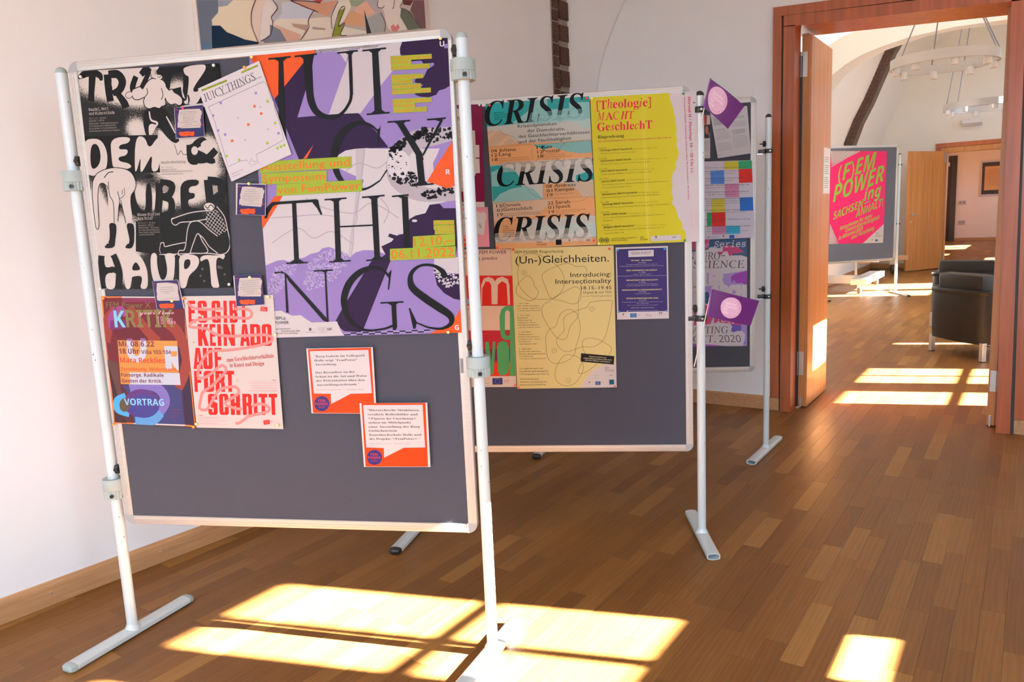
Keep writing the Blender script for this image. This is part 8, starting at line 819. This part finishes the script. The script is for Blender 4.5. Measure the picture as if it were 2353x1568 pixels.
for c, wd_, f in PAINTL:
    P = [(f[j] / 1000, f[j + 1] / 1000) for j in range(0, len(f), 2)]; P, W = spline(P, [.004] * len(P), 0, 1)
    for i in range(len(P) - 1):
        a, b = P[i], P[i + 1]; l = math.hypot(b[0] - a[0], b[1] - a[1]) or 1; nx, ny = -(b[1] - a[1]) / l * .0018, (b[0] - a[0]) / l * .0018
        addp([(a[0] - nx, a[1] - ny), (b[0] - nx, b[1] - ny), (b[0] + nx, b[1] + ny), (a[0] + nx, a[1] + ny)], hexcol(c, 1.2), .0295)
mkprint('painted_surface', V, F_, CC, ink(.55), cv)
# ------------------------------------------------------------------ wall lamp behind the nearest stand
wl = empty('wall_lamp', onw(-3.63, 1.11), 0, 'pale half round wall lamp shade behind the left pole of the nearest stand', 'lamp')
bm = NB(); n = 14; T0, T1, T2, T3 = [], [], [], []
for i in range(n + 1):
    a = math.pi * i / n
    for lst, hw, dp, z in ((T0, .15, .10, .172), (T1, .120, .075, -.172), (T2, .146, .096, .172), (T3, .116, .071, -.172)):
        p = WD * (-math.cos(a) * hw) + WN * (math.sin(a) * dp + .002); lst.append(bm.verts.new((p.x, p.y, z)))
for i in range(n): bm.faces.new((T0[i], T0[i + 1], T1[i + 1], T1[i])); bm.faces.new((T2[i + 1], T2[i], T3[i], T3[i + 1])); bm.faces.new((T0[i + 1], T0[i], T2[i], T2[i + 1])); bm.faces.new((T1[i], T1[i + 1], T3[i + 1], T3[i]))
frombm('lamp_shade', bm, 'shade', wl, smooth=True)
bm = NB(); p0 = WN * .002; 
P = [WD * s + WN * o + Vector((0, 0, z)) for z in (-.06, .06) for s, o in ((-.05, .001), (.05, .001), (.05, .02), (-.05, .02))]; hexa(bm, P); frombm('wall_plate', bm, 'white_paint', wl)
# ------------------------------------------------------------------ notice sheet taped to the open door leaf
bm = NB(); bx(bm, -1.2615, -1.2607, 5.80, 6.005, 1.475, 1.795); ns = tag(frombm('notice_sheet', bm, 'white_paint'), 'white notice sheet taped to the open left door leaf', 'notice')
V, F_, CC = [], [], []
for i in range(16):
    z = 1.73 - i * .014; 
    if i in (3, 9): continue
    n = len(V); y1_ = 5.98 - (i * 5 % 4) * .01; V += [(-1.2603, 5.83, z), (-1.2603, y1_, z), (-1.2603, y1_, z - .004), (-1.2603, 5.83, z - .004)]; F_.append((n, n + 1, n + 2, n + 3)); CC += [(.3, .3, .32, 1)] * 4
mkprint('lettering', V, F_, CC, ink(.5), ns)
# ------------------------------------------------------------------ paper flags on sticks
def flag(stand_base, p_bot, p_top, corners, lab, seg=10, bend=.012, cen=(.42, .52), rad=.3):
    # corners TL(on stick) TR BR BL(on stick) as world points
    t = empty('paper_flag', p_bot, 0, lab, 'flag', 'purple paper flags on sticks'); t['label'] = lab
    o0 = Vector(p_bot); bm = NB(); cyl(bm, (0, 0, 0), Vector(p_top) - o0, .0022, n=10); frombm('stick', bm, 'stick', t)
    c = [Vector(q) - o0 for q in corners]; nrm = (c[1] - c[0]).cross(c[3] - c[0]).normalized()
    if nrm.y > 0: nrm = -nrm
    def pt(s, t_, off=0): return c[0] * (1 - s) * (1 - t_) + c[1] * s * (1 - t_) + c[2] * s * t_ + c[3] * (1 - s) * t_ + nrm * (bend * math.sin(s * math.pi * 1.2) * (1 - .4 * t_) + off)
    bm = NB(); G_ = [[bm.verts.new(pt(i / seg, j / 6)) for i in range(seg + 1)] for j in range(7)]
    for j in range(6):
        for i in range(seg): bm.faces.new((G_[j][i], G_[j][i + 1], G_[j + 1][i + 1], G_[j + 1][i]))
    bmesh.ops.solidify(bm, geom=bm.faces[:], thickness=.0006); frombm('flag_sheet', bm, 'purple', t, smooth=True)
    bm = NB(); cyl(bm, c[0] + (c[0] - c[3]) * .01, c[3], .0035, n=10); frombm('rolled_edge', bm, 'purple', t)
    # pink disc
    asp = (c[1] - c[0]).length / (c[3] - c[0]).length; V, F_, CC = [], [], []; N_ = 36
    V.append(pt(cen[0], cen[1], .0012)); CC.append(hexcol('D9B0C8'))
    for rr in (.5, 1):
        for i in range(N_): a = 2 * math.pi * i / N_; V.append(pt(cen[0] + rad * rr * math.cos(a), cen[1] + rad * asp * rr * math.sin(a), .0012)); CC.append(hexcol('D9B0C8'))
    for i in range(N_): j = (i + 1) % N_; F_.append((0, 1 + j, 1 + i)); F_.append((1 + i, 1 + j, 1 + N_ + j, 1 + N_ + i))
    mkprint('pink_disc', V, F_, CC, ink(.4), t)
    # lettering: four white outlined words and a ring of red capitals
    V, F_, CC = [], [], []
    def word(txt, x, y, size, f, col):
        v, fc = TW[txt]; n = len(V)
        for qx, qy in v: s_, t_ = f(qx * size, qy * size, x, y); V.append(pt(s_, t_, .0018)); CC.append(col)
        F_.extend([tuple(n + i for i in q) for q in fc])
    for i, wd_ in enumerate(('Gleiche', 'Chancen', 'für', 'Alle')):
        word(wd_, cen[0] - rad * .68 , cen[1] - rad * asp * .28 + i * rad * asp * .30, rad * .36, lambda a, b, x, y: (x + a, y - b * asp), hexcol('F0DDE6'))
    s_ = '#FEMPOWER HS Merseburg'
    for i, ch in enumerate(s_):
        if ch == ' ': continue
        a = math.radians(-62 + i * 8.2); v, fc = TW[ch]; n = len(V); sz = rad * .17
        for qx, qy in v:
            lx, ly = (qx - .3) * sz, qy * sz - .0 ; r_ = rad * .80 + ly; ta = lx
            X_ = math.cos(a) * r_ - math.sin(a) * ta; Y_ = math.sin(a) * r_ + math.cos(a) * ta
            V.append(pt(cen[0] + X_, cen[1] + Y_ * asp, .0018)); CC.append(hexcol('D8404A'))
        F_.extend([tuple(n + k for k in q) for q in fc])
    mkprint('lettering', V, F_, CC, ink(.4), t)
TW = {}; tmp = {k: curve_text(k, 's' if len(k) > 1 else 'b') for k in ('Gleiche', 'Chancen', 'für', 'Alle') + tuple(set('#FEMPOWERHSMerseburg'))}
bpy.context.view_layer.update(); dg = bpy.context.evaluated_depsgraph_get()
for k, o in tmp.items(): TW[k] = tmesh(o)
for o in tmp.values(): cu = o.data; bpy.data.objects.remove(o); bpy.data.curves.remove(cu)
flag(None, (-1.1074, 2.9452, 1.6691), (-1.0625, 2.9681, 1.8831), [(-1.0619, 2.9639, 1.8803), (-0.9482, 3.0218, 1.7727), (-1.0039, 2.9934, 1.6902), (-1.0849, 2.9522, 1.7753)], 'purple paper flag with a pink disc stuck at the top clamp of the middle stand', cen=(0.33, 0.5), rad=0.29)
flag(None, (-1.1254, 2.936, 0.755), (-1.0604, 2.9691, 1.0747), [(-1.0601, 2.9648, 1.0715), (-0.8955, 3.0487, 1.0172), (-0.9255, 3.0334, 0.9165), (-1.0745, 2.9575, 0.9602)], 'purple paper flag with a pink disc at the lower clamp of the middle stand', cen=(0.46, 0.5), rad=0.225)
# ------------------------------------------------------------------ armchairs
def armchair(loc, rz, lab, group='black leather armchairs in the next room'):
    t = empty('leather_armchair', loc, rz, lab, 'armchair', group); W, D = .70, .68
    # back is the face at y=0; arms run along +y. bulging shell swept round three sides
    path = []
    for i in range(13): s = i / 12; path.append((W - .0 * s, D - (D - .10) * s))
    path = [(W, D), (W, .5), (W - .005, .3), (W - .02, .12)] + [(W - .09 + .07 * math.cos(math.radians(a)), .07 + .07 * math.sin(math.radians(a)) - .0) for a in (0, -30, -60, -90)] + [(W * .75, -.018), (W * .5, -.028), (W * .25, -.018)] + [(.09 + .07 * math.cos(math.radians(a)), .07 + .07 * math.sin(math.radians(a))) for a in (-90, -120, -150, -180)] + [(.005, .3), (0, .5), (0, D)]
    def off(P, d):
        o = []
        for i in range(len(P)):
            a, b = P[max(0, i - 1)], P[min(len(P) - 1, i + 1)]; dx, dy = b[0] - a[0], b[1] - a[1]; l = math.hypot(dx, dy); o.append((P[i][0] + dy / l * d * -1, P[i][1] - dx / l * d * -1))
        return o
    def ringwall(nm, P, d0, d1, z0, z1, bulge=0, m='leather'):
        bm = NB(); A = off(P, -d0); B = off(P, -d1); rows_o, rows_i = [], []; K_ = 6
        for k in range(K_ + 1):
            z = z0 + (z1 - z0) * k / K_; bz = bulge * math.sin(math.pi * k / K_); Ao = off(P, -(d0 - bz)); rows_o.append([bm.verts.new((x, y, z)) for x, y in Ao]); rows_i.append([bm.verts.new((x, y, z)) for x, y in B])
        n = len(P)
        for k in range(K_):
            for i in range(n - 1): bm.faces.new((rows_o[k][i], rows_o[k][i + 1], rows_o[k + 1][i + 1], rows_o[k + 1][i])); bm.faces.new((rows_i[k][i + 1], rows_i[k][i], rows_i[k + 1][i], rows_i[k + 1][i + 1]))
            for i in (0, n - 1): bm.faces.new((rows_o[k][i], rows_i[k][i], rows_i[k + 1][i], rows_o[k + 1][i]))
        for i in range(n - 1): bm.faces.new((rows_o[-1][i], rows_o[-1][i + 1], rows_i[-1][i + 1], rows_i[-1][i])); bm.faces.new((rows_o[0][i + 1], rows_o[0][i], rows_i[0][i], rows_i[0][i + 1]))
        return frombm(nm, bm, m, t, smooth=True)
    ringwall('outer_shell', path, 0, .05, .15, .58, .006)
    ringwall('rim', path, -.014, .075, .575, .615, .004)
    bm = NB(); bx(bm, .06, W - .06, .05, D - .01, .2, .43, .035); frombm('seat_cushion', bm, 'leather', t, smooth=True)
    bm = NB(); bx(bm, .075, W - .075, .045, .21, .40, .745, .045)
    for v in bm.verts:
        v.co.y += -.04 * math.sin(math.pi * (v.co.x - .07) / (W - .14)) + (v.co.z - .4) * -.05
    frombm('back_cushion', bm, 'leather', t, smooth=True)
    for x0 in (.055, W - .125):
        bm = NB(); bx(bm, x0, x0 + .07, .2, D - .02, .42, .66, .03); frombm('arm_cushion', bm, 'leather', t, smooth=True)
    for x, y in ((.035, .03), (W - .035, .03), (.035, D - .05), (W - .035, D - .05)):
        bm = NB(); bx(bm, x - .02, x + .02, y - .02, y + .02, .006, .165, .003); g = frombm('leg', bm, 'chrome', t)
        bm = NB(); bx(bm, x - .018, x + .018, y - .018, y + .018, 0, .006); frombm('glide', bm, 'black', g)
    bm = NB(); bx(bm, W - .045, W - .025, .03, D - .05, .145, .16); bx(bm, .025, .045, .03, D - .05, .145, .16); frombm('base_rail', bm, 'chrome', t)
    return t
armchair((-.80, 8.06, 0), math.radians(-47), 'nearer black leather armchair seen from behind beside the right door leaf')
armchair((-.955, 9.65, 0), math.radians(-7), 'farther black leather armchair whose cushion shows above the nearer one')
# ------------------------------------------------------------------ white mobile frame and wooden trolley behind the pink poster board
mf = empty('mobile_board_frame', (-2.6, 14.0, 0), 0, 'white mobile board frame on grey castors behind the pink poster board', 'trolley')
def part(nm, m, par, *boxes, bev=.006, rz=0):
    bm = NB()
    for b in boxes: bx(bm, *b, bev)
    return frombm(nm, bm, m, par, None, (0, 0, rz) if rz else None, smooth=False)
part('base_plate', 'white_paint', mf, (-.9, .42, -.55, -.40, .13, .26), (.20, .44, -.95, .75, .15, .24))
part('cross_bar', 'white_paint', mf, (-.9, .40, .35, .43, .42, .50))
part('upright', 'white_lac', mf, (-.38, -.34, -.1, -.06, .2, 1.9)); part('upright', 'white_lac', mf, (.02, .06, .35, .39, .2, 1.9)); part('upright', 'white_lac', mf, (-.64, -.59, -.3, -.26, .2, 1.9))
part('panel', 'white_paint', mf, (-.8, .3, .38, .40, .7, 1.8))
for x, y in ((.33, -.93), (.33, .62)):
    bm = NB(); lathe(bm, [(.02, -.016), (.052, -.016), (.056, -.010), (.056, .010), (.052, .016), (.02, .016)], (x, y, .058), (.8, .6, 0), 24); w_ = frombm('castor_wheel', bm, 'caster', mf, smooth=True)
    bm = NB(); bx(bm, x - .03, x + .03, y - .025, y + .025, .10, .16, .006); bx(bm, x - .034, x - .026, y - .02, y + .02, .05, .12, .002); bx(bm, x + .026, x + .034, y - .02, y + .02, .05, .12, .002); frombm('castor_fork', bm, 'white_paint', mf)
tr = empty('wooden_trolley', (-2.75, 17.0, 0), 0, 'low beech trolley with black castors behind the white mobile frame', 'trolley')
part('deck_frame', 'wood2', tr, (-.8, .05, -.35, -.27, .24, .36), rz=0); part('deck_frame', 'wood2', tr, (0, .75, -.04, .04, .26, .36), rz=math.radians(35)); part('side_board', 'wood2', tr, (-.7, -.1, -.26, -.22, .34, .66)); part('brace', 'wood2', tr, (.0, .05, -.33, -.29, .3, .75)); part('handle_post', 'anth', tr, (.22, .27, .0, .05, .3, .7), (.34, .38, .05, .09, .3, .7))
bm = NB(); lathe(bm, [(.03, -.03), (.085, -.03), (.095, -.02), (.095, .02), (.085, .03), (.03, .03)], (.40, .05, .095), (.9, .4, 0), 24); frombm('castor_wheel', bm, 'black', tr, smooth=True)
bm = NB(); bx(bm, .34, .46, .0, .1, .19, .27, .01); frombm('castor_fork', bm, 'steel', tr)
bm = NB(); lathe(bm, [(.03, -.03), (.085, -.03), (.095, -.02), (.095, .02), (.085, .03), (.03, .03)], (-.7, -.3, .095), (1, .1, 0), 24); frombm('castor_wheel', bm, 'black', tr, smooth=True)
bm = NB(); bx(bm, -.76, -.64, -.35, -.25, .19, .25, .01); frombm('castor_fork', bm, 'steel', tr)
